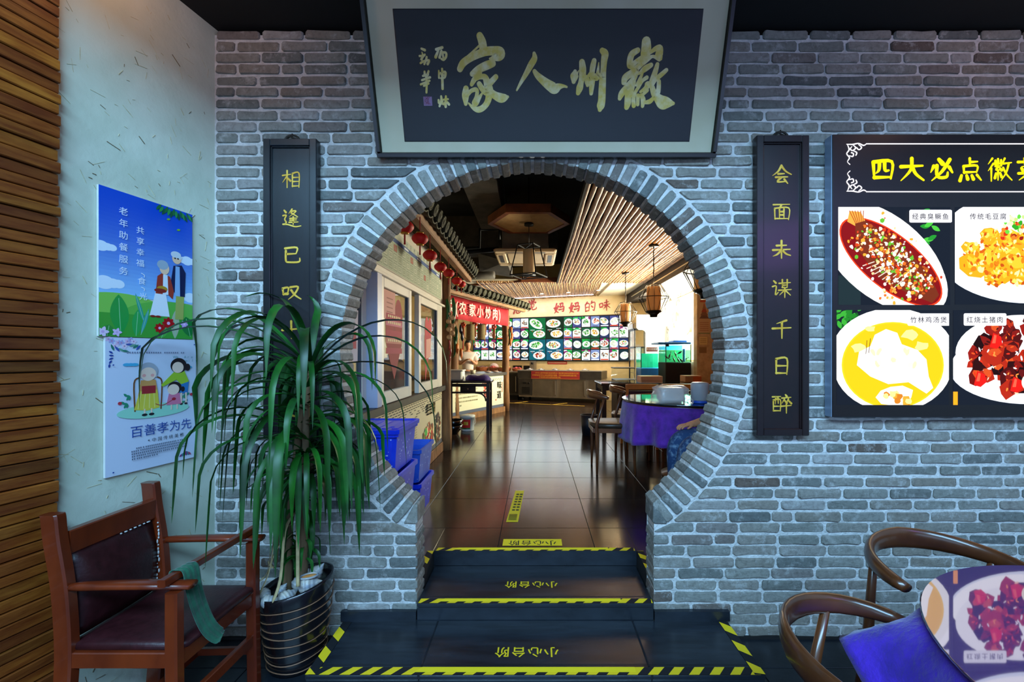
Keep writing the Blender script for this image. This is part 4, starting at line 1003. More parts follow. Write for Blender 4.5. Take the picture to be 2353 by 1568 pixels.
# ================================================================== armchair with a front bar
def armchair():
    cx, cy = -1.47, 1.69
    t = thing('armchair', 'red-brown wooden armchair with maroon leather seat and a front bar', 'chair', (cx, cy, 0), 0)
    BN, BF, FN, FF = V((-1.66, 1.50, 0)), V((-1.655, 1.875, 0)), V((-1.262, 1.49, 0)), V((-1.25, 1.885, 0))
    def leg(pts, w, name='leg'):
        m = MB(); sec = []
        P = spline(pts, 5)
        rings = []
        for i, p in enumerate(P):
            a = w[0] if isinstance(w, tuple) else w; b = w[1] if isinstance(w, tuple) else w; c = .006
            rings.append([p+V((x, y, 0)) for x, y in ((-a+c, -b), (a-c, -b), (a, -b+c), (a, b-c), (a-c, b), (-a+c, b), (-a, b-c), (-a, -b+c))])
        m.loft(rings); return m.build(name, REDWOOD, t)
    for q in (BN, BF):
        leg([q+V((-.02, 0, 0)), q+V((.0, 0, .22)), q+V((.012, 0, .42)), q+V((.0, 0, .64)), q+V((-.028, 0, .82)), q+V((-.036, 0, .895)), q+V((-.040, 0, .91))], (.030, .020))
    for q in (FN, FF): leg([q+V((.006, 0, 0)), q+V((0, 0, .42)), q+V((0, 0, .642))], (.022, .020))
    m = MB(); m.bar(BN+V((-.015, .02, .80)), BF+V((-.015, -.02, .80)), .034, .085); m.build('top_rail', REDWOOD, t)
    m = MB(); rings = []
    for k in range(9):
        z = .455+.305*k/8; x = -.002-.02*(k/8)**2+.012*math.sin(PI*k/8); b = .006+.012*math.sin(PI*k/8)
        y0, y1 = 1.5+.024, 1.875-.024
        rings.append([V((-1.657+x-.012, y0, z)), V((-1.657+x-.012, y1, z)), V((-1.657+x+.010, y1, z)), V((-1.657+x+.010+b, y1-.05, z)), V((-1.657+x+.012+b, (y0+y1)/2, z)), V((-1.657+x+.010+b, y0+.05, z)), V((-1.657+x+.010, y0, z))])
    m.smooth = True; m.loft(rings); m.build('back_cushion', LEATHER, t)
    # worn white stuffing showing along the edge of the back
    m = MB(); rnd = random.Random(4)
    for k in range(16): m.ball((-1.640+rnd.uniform(-.004, .004), 1.852+rnd.uniform(-.003, .002), .50+.016*k), .004, .003, rnd.uniform(.003, .011), 6, 4)
    m.build('torn_stuffing', MORTAR, t); m = MB()
    for k in range(7): m.ball((-1.652, 1.70+.02*k, .757), .004, rnd.uniform(.004, .01), .003, 6, 4)
    m.build('torn_stuffing', MORTAR, t)
    m = MB()
    for y, zz in ((1.50, .40), (1.885, .40)): m.bar((-1.645, y, zz), (-1.27, y, zz), .026, .055)
    m.bar((-1.258, 1.505, .40), (-1.25, 1.885, .40), .026, .055); m.bar((-1.65, 1.51, .40), (-1.65, 1.87, .40), .026, .055)
    m.build('seat_frame', REDWOOD, t)
    m = MB(); m.smooth = True; rings = []
    for zz, i in ((.424, .0), (.436, -.012), (.452, -.006), (.460, .03), (.463, .09)):
        X0, X1, Y0, Y1 = -1.64+i, -1.245-i, 1.505+i*.6, 1.88-i*.6
        rings.append([V(p) for p in ((X0+.02, Y0, zz), (X1-.02, Y0, zz), (X1, Y0+.02, zz), (X1, Y1-.02, zz), (X1-.02, Y1, zz), (X0+.02, Y1, zz), (X0, Y1-.02, zz), (X0, Y0+.02, zz))])
    m.loft(rings); m.build('seat_cushion', LEATHER, t)
    for y in (1.50, 1.885):
        m = MB(); m.sweep([(-1.655, y, .652), (-1.60, y, .655), (-1.5, y+.004, .657), (-1.38, y+.008, .657), (-1.215, y+.012, .655)], [(.012, .012), (.018, .015), (.026, .014), (.028, .014), (.026, .013)], 8); m.build('armrest', REDWOOD, t)
    m = MB(); m.bar((-1.282, 1.46, .684), (-1.272, 1.94, .684), .028, .026); m.build('front_bar', REDWOOD, t)
    m = MB(); m.bar((-1.252, 1.50, .22), (-1.245, 1.90, .22), .022, .045); m.build('stretcher', REDWOOD, t)
    for y in (1.50, 1.89):
        m = MB(); m.bar((-1.66, y, .15), (-1.255, y, .16), .02, .03); m.build('stretcher', REDWOOD, t)
    m = MB(); m.bar((-1.5, 1.50, .15), (-1.5, 1.89, .15), .02, .03); m.build('stretcher', REDWOOD, t)
armchair()
# green strap over the front bar
m = MB(); P = spline([(-1.298, 1.545, .64), (-1.300, 1.548, .69), (-1.278, 1.548, .7005), (-1.254, 1.55, .690), (-1.246, 1.555, .62), (-1.238, 1.567, .55), (-1.228, 1.585, .48), (-1.216, 1.60, .435), (-1.20, 1.615, .405), (-1.19, 1.62, .40)], 6)
rings = []
for i, p in enumerate(P):
    t = (P[min(i+1, len(P)-1)]-P[max(i-1, 0)]).normalized(); sd = V((.25, .97, .05)).normalized(); sd = (sd-t*sd.dot(t)).normalized(); nn = sd.cross(t).normalized()
    w = .028; r = []
    for j in range(13):
        u = -1+2*j/12; r.append(p+sd*w*u+nn*(.0022*math.cos(u*10)+.002))
    for j in range(12, -1, -1):
        u = -1+2*j/12; r.append(p+sd*w*u+nn*(.0022*math.cos(u*10)-.0005))
    rings.append(r)
m.smooth = True; m.loft(rings); tag(m.build('cloth_strap', GREENCLOTH), 'green quilted cloth strap hanging over the armchair front bar', 'strap')

# ================================================================== potted plant
px_, py_ = -1.142, 2.043
pl = thing('potted_plant', 'tall plant with long drooping leaves in a black ribbed pot', 'plant', (px_, py_, 0))
def rimz(a): return .030*math.cos(a-.2)
m = MB(); m.smooth = True; rings = []
prof = [(.105, 0), (.118, .008), (.125, .06), (.140, .16), (.152, .27), (.158, .345), (.161, .375), (.158, .388), (.150, .384), (.146, .355), (.14, .32)]
for r, z in prof:
    rings.append([V((px_+r*math.cos(a), py_+r*math.sin(a), z+rimz(a)*max(0, (z-.1)/.28))) for a in (2*PI*k/40 for k in range(40))])
m.loft(rings); pot = m.build('pot', POT, pl)
m = MB()
for z in (.03, .072, .114, .156, .198, .240, .282, .322):
    r = .1215+(.161-.1215)*min(1, z/.34)**.95+.0012
    m.sweep([V((px_+r*math.cos(a), py_+r*math.sin(a), z+rimz(a)*max(0, (z-.1)/.28)+.004*math.sin(3*a+z*40))) for a in (2*PI*k/36 for k in range(37))], .0026, 6)
m.build('copper_groove', COPPER, pot)
m = MB(); m.lathe([(0.02, .325), (.08, .33), (.143, .322)], (px_, py_, 0), 30); m.build('soil', SOIL, pl)
tops = []
for k, (dx, dy, hh, r) in enumerate(((-.045, .0, 1.30, .020), (.03, -.02, 1.40, .019), (.0, .035, 1.02, .015))):
    P = spline([(px_+dx, py_+dy, .31), (px_+dx*1.15+.006, py_+dy, .55), (px_+dx*.9+.03, py_+dy-.02, .85), (px_+dx*.5+.06, py_+dy-.03, hh-.12), (px_+dx*.5+.075, py_+dy-.03, hh)], 6)
    m = MB(); m.sweep(P, [r*(1.25-.75*i/len(P))*(1+.12*math.sin(i*2.1)) for i in range(len(P))], 9); m.build('stem', STEM, pl); tops.append(P)
m = MB(); m.smooth = True
rnd = random.Random(21)
def leaf(p, az, el, ln, w, droop, tw=0):
    zl = rnd.uniform(.50, .72)
    for _ in range(8):
        z_, c_ = V(p).z, el
        for i in range(16):
            z_ += math.sin(c_)*ln/15; c_ = max(c_-droop*(.5+1.6*i/15)/15*2.2*(1 if c_ > 0 else 1.15), -1.5)
        if z_ > zl: break
        ln *= .88
    n = 15; st = ln/n; q = V(p); cur = el; rows = []
    for i in range(n+1):
        t = i/n
        d = V((math.cos(az)*math.cos(cur), math.sin(az)*math.cos(cur), math.sin(cur)))
        sd = V((-math.sin(az), math.cos(az), 0)); up = sd.cross(d)*-1
        ww = w*(.55+.9*t if t < .4 else .91*(1-((t-.4)/.6)**2.2)+.02)
        c_, s2 = math.cos(tw*t), math.sin(tw*t); s3 = sd*c_+up*s2; u3 = up*c_-sd*s2
        rows.append([q-s3*ww+u3*ww*.35, q.copy(), q+s3*ww+u3*ww*.35])
        q = q+d*st; az += rnd.uniform(-.03, .03)
        if q.y > 2.155: q.y = 2.155-rnd.uniform(0, .012)
        lim = -1.67-LW*(W0-q.y)+.03
        if q.x < lim: q.x = lim
        if q.z < .33: q.z = .33
        cur = max(cur-droop*(.5+1.6*t)/n*2.2*(1 if cur > 0 else 1.15), -1.5)
    k = len(rows)
    m.loft(rows, cap=False, closed=False)
T0, T1, T2 = tops
for i in range(118):
    T = (T0, T1, T1, T2, T0)[i % 5]; f = rnd.uniform(.50, 1.0) ** .8
    b = T[min(int(f*(len(T)-1)), len(T)-1)]
    az = i*2.39996+rnd.uniform(-.3, .3)
    up = rnd.uniform(.1, .75) if f < .88 else rnd.uniform(.5, 1.25)
    ln = rnd.uniform(.50, .86)
    if math.sin(az) > .35: ln *= .8
    leaf(b+V((0, 0, rnd.uniform(-.02, .02))), az, up, ln, rnd.uniform(.012, .0185), rnd.uniform(1.2, 2.0), rnd.uniform(-1.2, 1.2))
for i in range(70):
    T = (T0, T1, T2)[i % 3]; f = rnd.uniform(.22, .62); b = T[int(f*(len(T)-1))]
    leaf(b, i*2.39996+rnd.uniform(-.4, .4), rnd.uniform(-.2, .7), rnd.uniform(.30, .5), rnd.uniform(.009, .014), rnd.uniform(1.2, 2.2), rnd.uniform(-1.2, 1.2))
for az, el, ln, dr in ((3.05, 1.0, 1.05, 1.05), (3.3, .75, 1.05, .95), (2.9, .95, .95, 1.2), (.1, .95, .95, 1.1), (-.15, .75, .9, 1.05), (3.6, .9, .85, 1.0), (-.6, 1.0, .75, 1.2), (-1.4, 1.25, .8, 1.4), (-1.8, 1.1, .75, 1.3), (2.6, 1.2, .7, .6), (1.8, 1.3, .55, .5), (-1.2, .9, .8, 1.3), (3.0, .45, .95, .9), (.05, .35, .9, .95)):
    leaf(T1[-1] if ln < .9 else T1[-3], az, el, ln, .019, dr, rnd.uniform(-.6, .6))
m.build('foliage', LEAF, pl)
m = MB()
for k in range(7):
    a = rnd.uniform(2.4, 5.6); p = V((px_+.02*math.cos(a), py_+.02*math.sin(a), .62+.05*k))
    m.sweep(spline([p, p+V((.07*math.cos(a), .07*math.sin(a), -.06)), V((px_+.12*math.cos(a), py_+.12*math.sin(a), .46)), V((px_+.172*math.cos(a), py_+.172*math.sin(a), .34+.02*k))], 4), [(.008, .0015)]*12+[(.002, .001)], 6)
m.build('dry_leaf', mat('dry_leaf', '#8f7b55', '#b39d72', .8, scale=20), pl)

# sea shells on the soil
def shell(loc, s, az, el, label, mouth=False, fat=1.0):
    o = thing('sea_shell', label, 'shell', loc, 0, 'sea shells in the black pot')
    Mx = Matrix.Translation(V(loc)) @ Matrix.Rotation(az, 4, 'Z') @ Matrix.Rotation(el, 4, 'Y')
    m = MB(); prof = []
    for k in range(22):
        t = k/21; r = (math.sin(PI*min(1, t*1.0)**.62))*(1-.25*t)+.03; r *= 1+.07*math.sin(t*34)
        prof.append((.45*s*r*fat, s*(t-.45)*1.2))
    m.lathe(prof, n=18, mod=lambda a, z: 1+.08*math.cos(a)+.03*math.sin(7*a)); m.xf(Mx @ Matrix.Rotation(PI/2, 4, 'Y')); m.build('body', SHELL, o)
    if mouth:
        m = MB(); m.ball((0, 0, 0), s*.40, s*.24, s*.07, 16, 6); m.xf(Mx @ Matrix.Translation((0, 0, s*.40))); m.build('mouth', SHELLIN, o)
        m = MB(); m.sweep([(s*.44*math.cos(a), s*.28*math.sin(a), s*.42) for a in (2*PI*k/20 for k in range(21))], s*.06, 7); m.xf(Mx); m.build('lip', SHELL, o)
shell((px_+.092, py_-.066, .408), .085, .5, .0, 'biggest white shell with orange mouth at the pot rim', True, 1.1)
shell((px_+.012, py_-.10, .368), .075, 1.0, -.2, 'pale shell at the front of the pot below the orange mouthed one', fat=1.1)
shell((px_-.06, py_-.115, .357), .066, .3, .0, 'small ribbed white shell at the front edge of the pot')
shell((px_-.112, py_-.07, .352), .075, -.5, .1, 'bluish white shell at the left edge of the pot')
shell((px_+.030, py_-.02, .400), .085, .8, -.9, 'tan smooth shell standing upright by the stems', fat=.95)
shell((px_+.075, py_+.03, .415), .08, .2, -.8, 'grey shell at the back, leaning on the plant stems')
shell((px_-.045, py_-.045, .372), .05, .2, -.9, 'smallest brownish shell among the stems')

# ================================================================== round table and curved-back chairs at the right
def glasstable_cloth(cx, cy, r, ztop, zlow, nwav, amp, seed, bulge=None, rough=0):
    m = MB(); m.smooth = True; rnd = random.Random(seed); ph = [rnd.uniform(0, 6) for _ in range(4)]
    rings = []; n = 120
    for i in range(13):
        t = i/12; row = []
        for k in range(n):
            a = 2*PI*k/n
            if t < .12: rr = r*(.3+.7*t/.12); z = ztop
            else:
                q = (t-.12)/.88; wv = math.sin(nwav*a+ph[0])*.6+math.sin((nwav+5)*a+ph[1])*.4
                rr = r+.012+amp*q*wv+.02*q; z = ztop-(ztop-zlow)*q*(1+.05*math.sin(4*a+ph[2]))
                if bulge:
                    for ba, bw, bs, bz in bulge:
                        d = abs((a-ba+PI) % (2*PI)-PI); e = math.exp(-(d/bw)**2)*q
                        rr += bs*e; z += bz*e
            if rough and t > .2: rr += rnd.uniform(-rough, rough); z += rnd.uniform(-rough, rough)
            row.append(V((cx+rr*math.cos(a), cy+rr*math.sin(a), z)))
        rings.append(row)
    m.loft(rings, cap=True); return m
tx, ty, tr, tz = 1.50, .745, .615, .80
t = thing('round_table', 'round glass topped table in the near right corner reflecting the lit menu', 'table', (tx, ty, 0))
m = MB(); m.lathe([(tr-.05, tz-.05), (tr-.03, tz-.05), (tr-.03, tz-.016), (.01, tz-.016)], (tx, ty, 0), 48); m.build('tabletop', BROWNWOOD, t)
m = MB(); m.lathe([(.26, 0), (.26, .03), (.06, .06), (.05, .4), (.06, tz-.06), (.2, tz-.05)], (tx, ty, 0), 24); m.build('pedestal', BROWNWOOD, t)
m = MB(); m.lathe([(.01, tz-.009), (tr-.004, tz-.009), (tr, tz-.005), (tr-.003, tz)], (tx, ty, 0), 96, cap=False); m.disc((tx, ty), tr-.003, tz); m.build('glass_top', mirror_glass('tinted_mirror_glass', L('#241070'), .42), t)
m = glasstable_cloth(tx, ty, tr-.022, tz-.012, .44, 15, .03, 3, [(2.52, .24, .15, .22), (1.95, .15, .05, .0), (3.0, .2, .06, .08)], .004)
tag(m.build('tablecloth', PURPLE), 'crumpled blue-purple velvet cloth under the near right glass table top', 'tablecloth')
def horn_chair(loc, rz, label, wood, seatm, arms=2.0, group=None, hz=.74, rail=(.011, .030), R0=.235, sz=.45, sp=1):
    """chair with a curved horseshoe back rail; front faces +x before rotation"""
    t = thing('curved_back_chair', label, 'chair', loc, rz, group)
    def b(m, n, mt): 
        m.xf(wm(t)); return m.build(n, mt, t)
    m = MB(); P = []; S = []
    for k in range(25):
        a = PI-arms+2*arms*k/24; q = abs(k-12)/12
        P.append((R0*1.02*math.cos(a)-.0, R0*math.sin(a)*1.05, hz+.02*(1-q*q)-.012*q)); S.append((rail[0]+.008*q, rail[1]*(1-q)**.55+.014))
    m.sweep(P, S, 12); b(m, 'back_rail', wood)
    m = MB(); m.smooth = True; rings = []
    for zz, i in ((sz-.03, .01), (sz-.01, -.004), (sz+.01, 0), (sz+.018, .03)):
        rings.append([V(p) for p in ((-.20+i, -.19+i, zz), (.0, -.215+i, zz), (.22-i, -.22+i, zz), (.235-i, 0, zz), (.22-i, .22-i, zz), (.0, .215-i, zz), (-.20+i, .19-i, zz), (-.215+i, 0, zz))])
    m.loft(rings); b(m, 'seat', seatm)
    m = MB()
    for sy in (-1, 1): m.bar((-.19, sy*.185, sz-.055), (.20, sy*.205, sz-.055), .02, .045)
    m.bar((.205, -.2, sz-.055), (.205, .2, sz-.055), .02, .045); m.bar((-.19, -.18, sz-.055), (-.19, .18, sz-.055), .02, .045); b(m, 'seat_frame', wood)
    fa = PI-arms*.86
    for sy in (-1, 1):
        m = MB(); m.sweep([(.215, sy*.21, 0), (.205, sy*.205, sz*.55), (.205, sy*.205, sz-.02)], [.011, .017, .018], 10); b(m, 'leg', wood)
        a = PI-sy*1.15; ax, ay = R0*1.02*math.cos(a), R0*1.05*math.sin(a)
        m = MB(); m.sweep([(-.155-.07*sp, sy*.20, 0), (-.155-.035*sp, sy*.19, sz*.6), (-.155-.01*(1-sp), sy*.195, sz), (ax, ay, hz-.005)], [.011, .017, .018, .012], 10); b(m, 'leg', wood)
    return t
horn_chair((.86, 1.0, 0), -.37, 'nearer walnut curved back chair, left of the glass table', WALNUT, LEATHER, 1.95, 'walnut chairs around the near glass table', rail=(.012, .026))
horn_chair((1.395, 1.385, 0), -1.5, 'walnut curved back chair against the brick wall behind the glass table', WALNUT, LEATHER, 1.75, 'walnut chairs around the near glass table', hz=.755, rail=(.012, .026))

# ================================================================== FAR ROOM: shell
FZ = Z3
bu = V((.938, -.347, 0)).normalized(); bn = V((-.347, -.938, 0)).normalized()
def bw(s, n, z): return V((0, 11.85, 0))+bu*s+bn*n+V((0, 0, z))
m = MB(); m.prism([bw(-5.2, 0, 0), bw(3.1, 0, 0), bw(3.1, -.15, 0), bw(-5.2, -.15, 0)], (0, 0, 4)); struct(m.build('wall_inner_back', CREAM))
m = MB(); m.box((-4.4, 2.36, 0), (-4.25, 13.7, 4)); struct(m.build('wall_inner_left', CREAM))
m = MB(); m.box((3.1, 2.36, 0), (3.25, 7.4, 4)); struct(m.build('wall_inner_right', ORANGEWALL))
m = MB(); m.box((2.81, 7.4, 0), (3.25, 7.56, 4)); struct(m.build('wall_pillar', PILLAR))
m = MB(); m.box((2.81, 9.72, 0), (2.95, 11.2, 4)); m.box((2.81, 7.56, 0), (2.95, 9.72, 1.35)); m.box((2.81, 7.56, 2.9), (2.95, 9.72, 4)); struct(m.build('wall_window_side', CREAMLT))
wn = MB()
for q in ((7.56, 1.35, 7.6, 2.9), (9.70, 1.35, 9.72, 2.9), (7.6, 1.35, 9.70, 1.38), (7.6, 2.88, 9.70, 2.9)): wn.box((2.86, q[0], q[1]), (2.90, q[2], q[3]))
wo = struct(wn.build('window_1', PILLAR), 'bright window in the right wall above the fish tanks')
m = MB(); m.box((2.875, 7.6, 1.39), (2.88, 9.68, 2.86)); m.build('window_pane', GLASS, wo)
m = MB(); m.sweep([(2.84, 7.6, 2.62), (2.84, 8.6, 2.6), (2.84, 9.7, 2.62)], .008, 6); struct(m.build('trim_4', PILLAR))
# the yard outside: pale wall, twigs, ground
m = MB(); m.box((3.75, 7.0, -.2), (3.9, 17, 5.5)); struct(m.build('wall_exterior', SUNWALL))
m = MB(); m.box((2.95, 7, -.3), (3.75, 17, -.05)); struct(m.build('ground_exterior', SUNWALL))
m = MB(); rnd = random.Random(31)
for k in range(16):
    y, z = rnd.uniform(9.6, 12.8), rnd.uniform(1.7, 3.2); P = [V((3.735, y, z))]
    for j in range(5): P.append(P[-1]+V((0, rnd.uniform(-.2, .2), rnd.uniform(-.05, .22))))
    m.sweep(spline(P, 3), [.007*(1-j/17)+.002 for j in range(16)], 5)
tag(m.build('bare_creeper', TREE), 'bare creeper twigs on the sunlit yard wall outside the window', 'creeper', kind='stuff')

# ceilings
m = MB(); m.box((-4.4, 2.36, 3.95), (3.25, 13.7, 4.05)); m.box((-4.4, 2.365, 3.13), (3.25, 2.42, 3.95)); struct(m.build('ceiling_inner', BLACK))
m = MB(); m.box((-.85, 2.5, 3.45), (-.45, 6.7, 3.95)); m.box((-4.2, 7.6, 3.3), (.4, 8.0, 3.95)); struct(m.build('ceiling_beam', CONCRETE))
def poles(x0, x1, y0, y1, z, rad, seed, name, skew=0):
    m = MB(); rnd = random.Random(seed); x = x0
    while x < x1:
        r = rad*rnd.uniform(.8, 1.12); n = 26; P, S = [], []; nd = rnd.uniform(0, .4); ph = rnd.uniform(0, 6)
        for i in range(n+1):
            y = y0+(y1-y0)*i/n; P.append((x+skew*(y-y0)+.006*math.sin(y*1.7+ph), y, z+.004*math.sin(y*2.3+ph)))
            S.append(r*(.93 if i % 2 else 1.08))
        m.sweep(P, S, 7); x += rad*2.04
    return struct(m.build(name, BAMBOO))
poles(.49, 2.34, 2.5, 9.06, 3.02, .028, 1, 'ceiling_bamboo')
m = MB(); m.box((.455, 2.45, 3.04), (2.36, 9.08, 3.06)); m.box((.45, 2.45, 2.99), (.468, 9.08, 3.06)); struct(m.build('trim_5', BLACK))
m = MB(); m.box((2.354, 2.45, 2.80), (2.74, 11.0, 3.12)); struct(m.build('ceiling_beam', mat('dark_beam', '#1d1815', '#2a231e', .7, scale=5)))
m = MB(); m.box((2.34, 2.45, 2.885), (2.354, 10.4, 2.90)); struct(m.build('trim_6', CREAMLT))
poles(-1.25, 1.45, 9.12, 11.9, 3.04, .019, 2, 'ceiling_bamboo', skew=.08)
m = MB(); m.box((-2.5, 9.08, 3.06), (2.8, 13.2, 3.09)); m.box((1.66, 9.1, 3.02), (2.8, 11.4, 3.06)); struct(m.build('ceiling_back', CREAMLT))
m = MB(); m.box((-.3, 9.05, 3.02), (2.36, 9.085, 3.12)); m.prism([(-1.5, 9.6, 3.02), (-.3, 9.05, 3.02), (-.3, 9.085, 3.02), (-1.5, 9.64, 3.02)], (0, 0, .1)); struct(m.build('trim_7', HEXWOOD))
t = tag(MB().bar(bw(-.75, .5, 3.0), bw(1.75, .5, 3.0), .02, .015).build('led_strip', LED), 'thin white light strip under the far ceiling above the menu wall', 'light')
lamp('led_glow', 'AREA', tuple(bw(.6, .42, 2.97)), 26, (.92, .88, 1), aim=tuple(bw(.6, .10, 1.6)), size=(2.6, .06), parent=None)
for k, (px, py) in enumerate(((1245, 677), (1306, 674), (1375, 669), (1413, 652))):
    D = F*(3.0-CZ)/(816-py); p = at(px, py, D); p.z = 3.012 if k < 3 else 3.015
    o = thing('recessed_downlight', ('recessed ceiling spot above the big dish pictures', 'recessed ceiling spot second from the right above the menu wall', 'recessed ceiling spot near the end of the light strip', 'recessed ceiling spot beside the dark beam')[k], 'light', p, 0, 'recessed spots in the far ceiling')
    m = MB(); m.lathe([(.055, -.0), (.055, .012), (.042, .012)], p, 20, cap=False); m.build('rim', WHITEPLASTIC, o)
    m = MB(); m.lathe([(.04, .004), (.02, .002), (.002, .0015)], p, 16); m.build('lens', DOWNL, o)
    l = lamp('spot_beam', 'SPOT', (0, 0, -.03), 60, (1, .78, .5), aim=(0, .12, -1), size=.04, parent=o, spot_size=1.9, spot_blend=.6)

# ------------------------------------------------------------------ kitchen partition on the left
KX = -1.15
m = MB(); m.box((KX-.08, 2.37, FZ), (KX, 5.28, .40)); m.box((KX-.08, 2.37, .40), (KX-.006, 5.28, 1.03)); m.box((KX-.08, 2.37, 2.06), (KX, 5.28, 2.62)); struct(m.build('wall_kitchen', [FRAMEWHITE]))
m = MB(); m.rbox((KX-.12, 2.37, 1.03), (KX+.035, 5.3, 1.095), .006); struct(m.build('trim_8', STEELDK))
m = MB(); m.rbox((KX-.03, 2.37, FZ), (KX+.012, 5.27, .40), .006); struct(m.build('baseboard_kitchen', POSTWOOD))
m = MB(); m.box((-4.25, 2.4, FZ), (-1.4, 2.45, 3.2)); struct(m.build('wall_kitchen_end', CREAM))
m = MB(); m.box((-4.24, 2.45, FZ), (-4.2, 7.5, 1.6)); m.cm = 1; m.box((-4.24, 2.45, 1.2), (-4.19, 7.5, 1.45)); struct(m.build('wall_kitchen_tiles', [CREAMLT, BASKET]))
Lk = V((0, 1, 0))
A = Art((KX-.005, 2.40, .40), Lk, UZ, .00002); w, h = 2.86, .62      # u runs away from the camera along the wall
A.rect(0, 0, w, h, '#d3c6a0'); A.rect(0, 0, w, .05, '#5a5d66')
rnd = random.Random(6)
for r_ in range(7):
    x = .05
    while x < w*(.98 if r_ < 4 else .6+.05*r_):
        if rnd.random() < 1-.10*r_: A.rect(x+.03*(r_ % 2), h-.02-.022*r_, x+.03*(r_ % 2)+.06, h-.012-.022*r_, '#3a362e')
        x += .075
for r_ in range(16):
    for c in range(9): A.rect(1.35+c*.045, .46-r_*.024, 1.385+c*.045, .47-r_*.024, '#b5a880')
def food_photo(A, cx, cy, rx, ry, pal, seed, n=70):
    q = random.Random(seed)
    for k in range(n):
        a = q.uniform(0, 6.28); d = math.sqrt(q.random()); A.blob(cx+rx*d*math.cos(a), cy+ry*d*math.sin(a), rx*q.uniform(.1, .24), q.choice(PAL[pal]), q, 7, q.uniform(.4, 1), q.uniform(0, 3))
food_photo(A, 2.20, .20, .22, .15, 'mix', 2); food_photo(A, 2.62, .22, .15, .17, 'dark', 3)
for k, ch in enumerate('毛豆腐'): A.text(ch, 2.06+.15*k, .44-.01*k, .13, '#b59a18' if k else '#3a3420', bold=.01)
A.text('毛豆腐', 2.065, .435, .128, '#2b2616', gap=1.17, bold=.008)
p_ = tag(A.build('counter_mural', PRINT), 'printed panel with food pictures below the white serving windows', 'panel')
def sash(n, y0, y1, z0, z1, x, st=.075):
    m = MB(); th = .045
    for q in ((y0, z0, y0+st, z1), (y1-st, z0, y1, z1), (y0+st, z0, y1-st, z0+st*1.25), (y0+st, z1-st, y1-st, z1)):
        m.rbox((x-th, q[0], q[1]), (x, q[2], q[3]), .004)
    m.cm = 1
    for q in ((y0+st, z0+st*1.25, y0+st+.012, z1-st), (y1-st-.012, z0+st*1.25, y1-st, z1-st)): m.box((x-th*.7, q[0], q[1]), (x-.006, q[2], q[3]))
    o = struct(m.build('window_%d' % n, [FRAMEWHITE, FRAMEBLUE]))
    m = MB(); m.box((x-.026, y0+st, z0+st), (x-.02, y1-st, z1-st)); m.build('window_pane', GLASS, o); return o
sash(2, 3.08, 3.86, 1.10, 2.05, KX+.03); sash(3, 4.10, 4.95, 1.10, 2.05, KX+.03); sash(4, 2.40, 2.98, 1.10, 2.05, KX-.03)
m = MB(); m.rbox((KX-.06, 2.98, 1.095), (KX+.045, 3.075, 2.07), .005); struct(m.build('trim_9', mat('blue_white_post', '#aab2cc', '#b8c0d8', .35, scale=3)))
m = MB(); m.rbox((KX-.05, 4.95, 1.095), (KX+.03, 5.12, 2.07), .005); m.rbox((KX-.02, 2.4, 2.05), (KX+.05, 5.2, 2.075), .003); struct(m.build('trim_10', FRAMEWHITE))
# stickers on the glass
A = Art((KX+.012, 3.22, 1.15), Lk, UZ, .00008)
sx_ = .22
A.poly([(sx_, .12), (sx_+.20, .42), (sx_+.21, .66), (sx_-.21, .66), (sx_-.20, .42)], '#8a0c1e')
for cx in (-.105, .105): A.ell(sx_+cx, .62, .10, .16, '#980f1e')
for z, c in ((.60, '#a8203c'), (.55, '#c86a80'), (.47, '#a81c3a'), (.41, '#c07868'), (.33, '#a02840')): A.poly([(sx_-.195, z), (sx_+.195, z), (sx_+.19, z+.045), (sx_-.19, z+.045)], c)
for z in (.615, .565, .425): 
    for k in range(7): A.rect(sx_-.15+.045*k, z, sx_-.12+.045*k, z+.02, '#e8d0a0')
tag(A.build('heart_sticker', PRINT), 'striped red heart sticker on the first sliding window', 'sticker')
A = Art((KX+.012, 3.18, 1.75), Lk, UZ, .0003); A.rect(0, 0, .28, .22, '#d89a8c')
for k in range(4): A.rect(.08, .05+.035*k, .22, .06+.035*k, '#a8685c')
tag(A.build('paper_notice', PRINT), 'pink paper notice at the top of the first sliding window', 'notice')
A = Art((KX+.012, 4.38, 1.15), Lk, UZ, .0003)
A.poly([(.03, .05), (.26, .46), (.30, .62), (.02, .62), (.0, .46)], '#b0142c')
for cx in (.09, .22): A.ell(cx, .62, .07, .10, '#c0182a')
A.poly([(.06, .28), (.25, .30), (.25, .50), (.06, .48)], '#d89a8c')
tag(A.build('heart_sticker', PRINT), 'smaller red heart sticker with a pink slip on the second sliding window', 'sticker')
A = Art((KX-.01, 2.62, 1.42), Lk, UZ, .0003); A.poly([(0, .02), (.16, 0), (.17, .34), (.02, .35)], '#b9b4c4'); A.rect(.03, .09, .14, .2, '#a83a4c')
tag(A.build('paper_notice', PRINT), 'pale paper notice with red block on the fixed window beside the gate', 'notice')
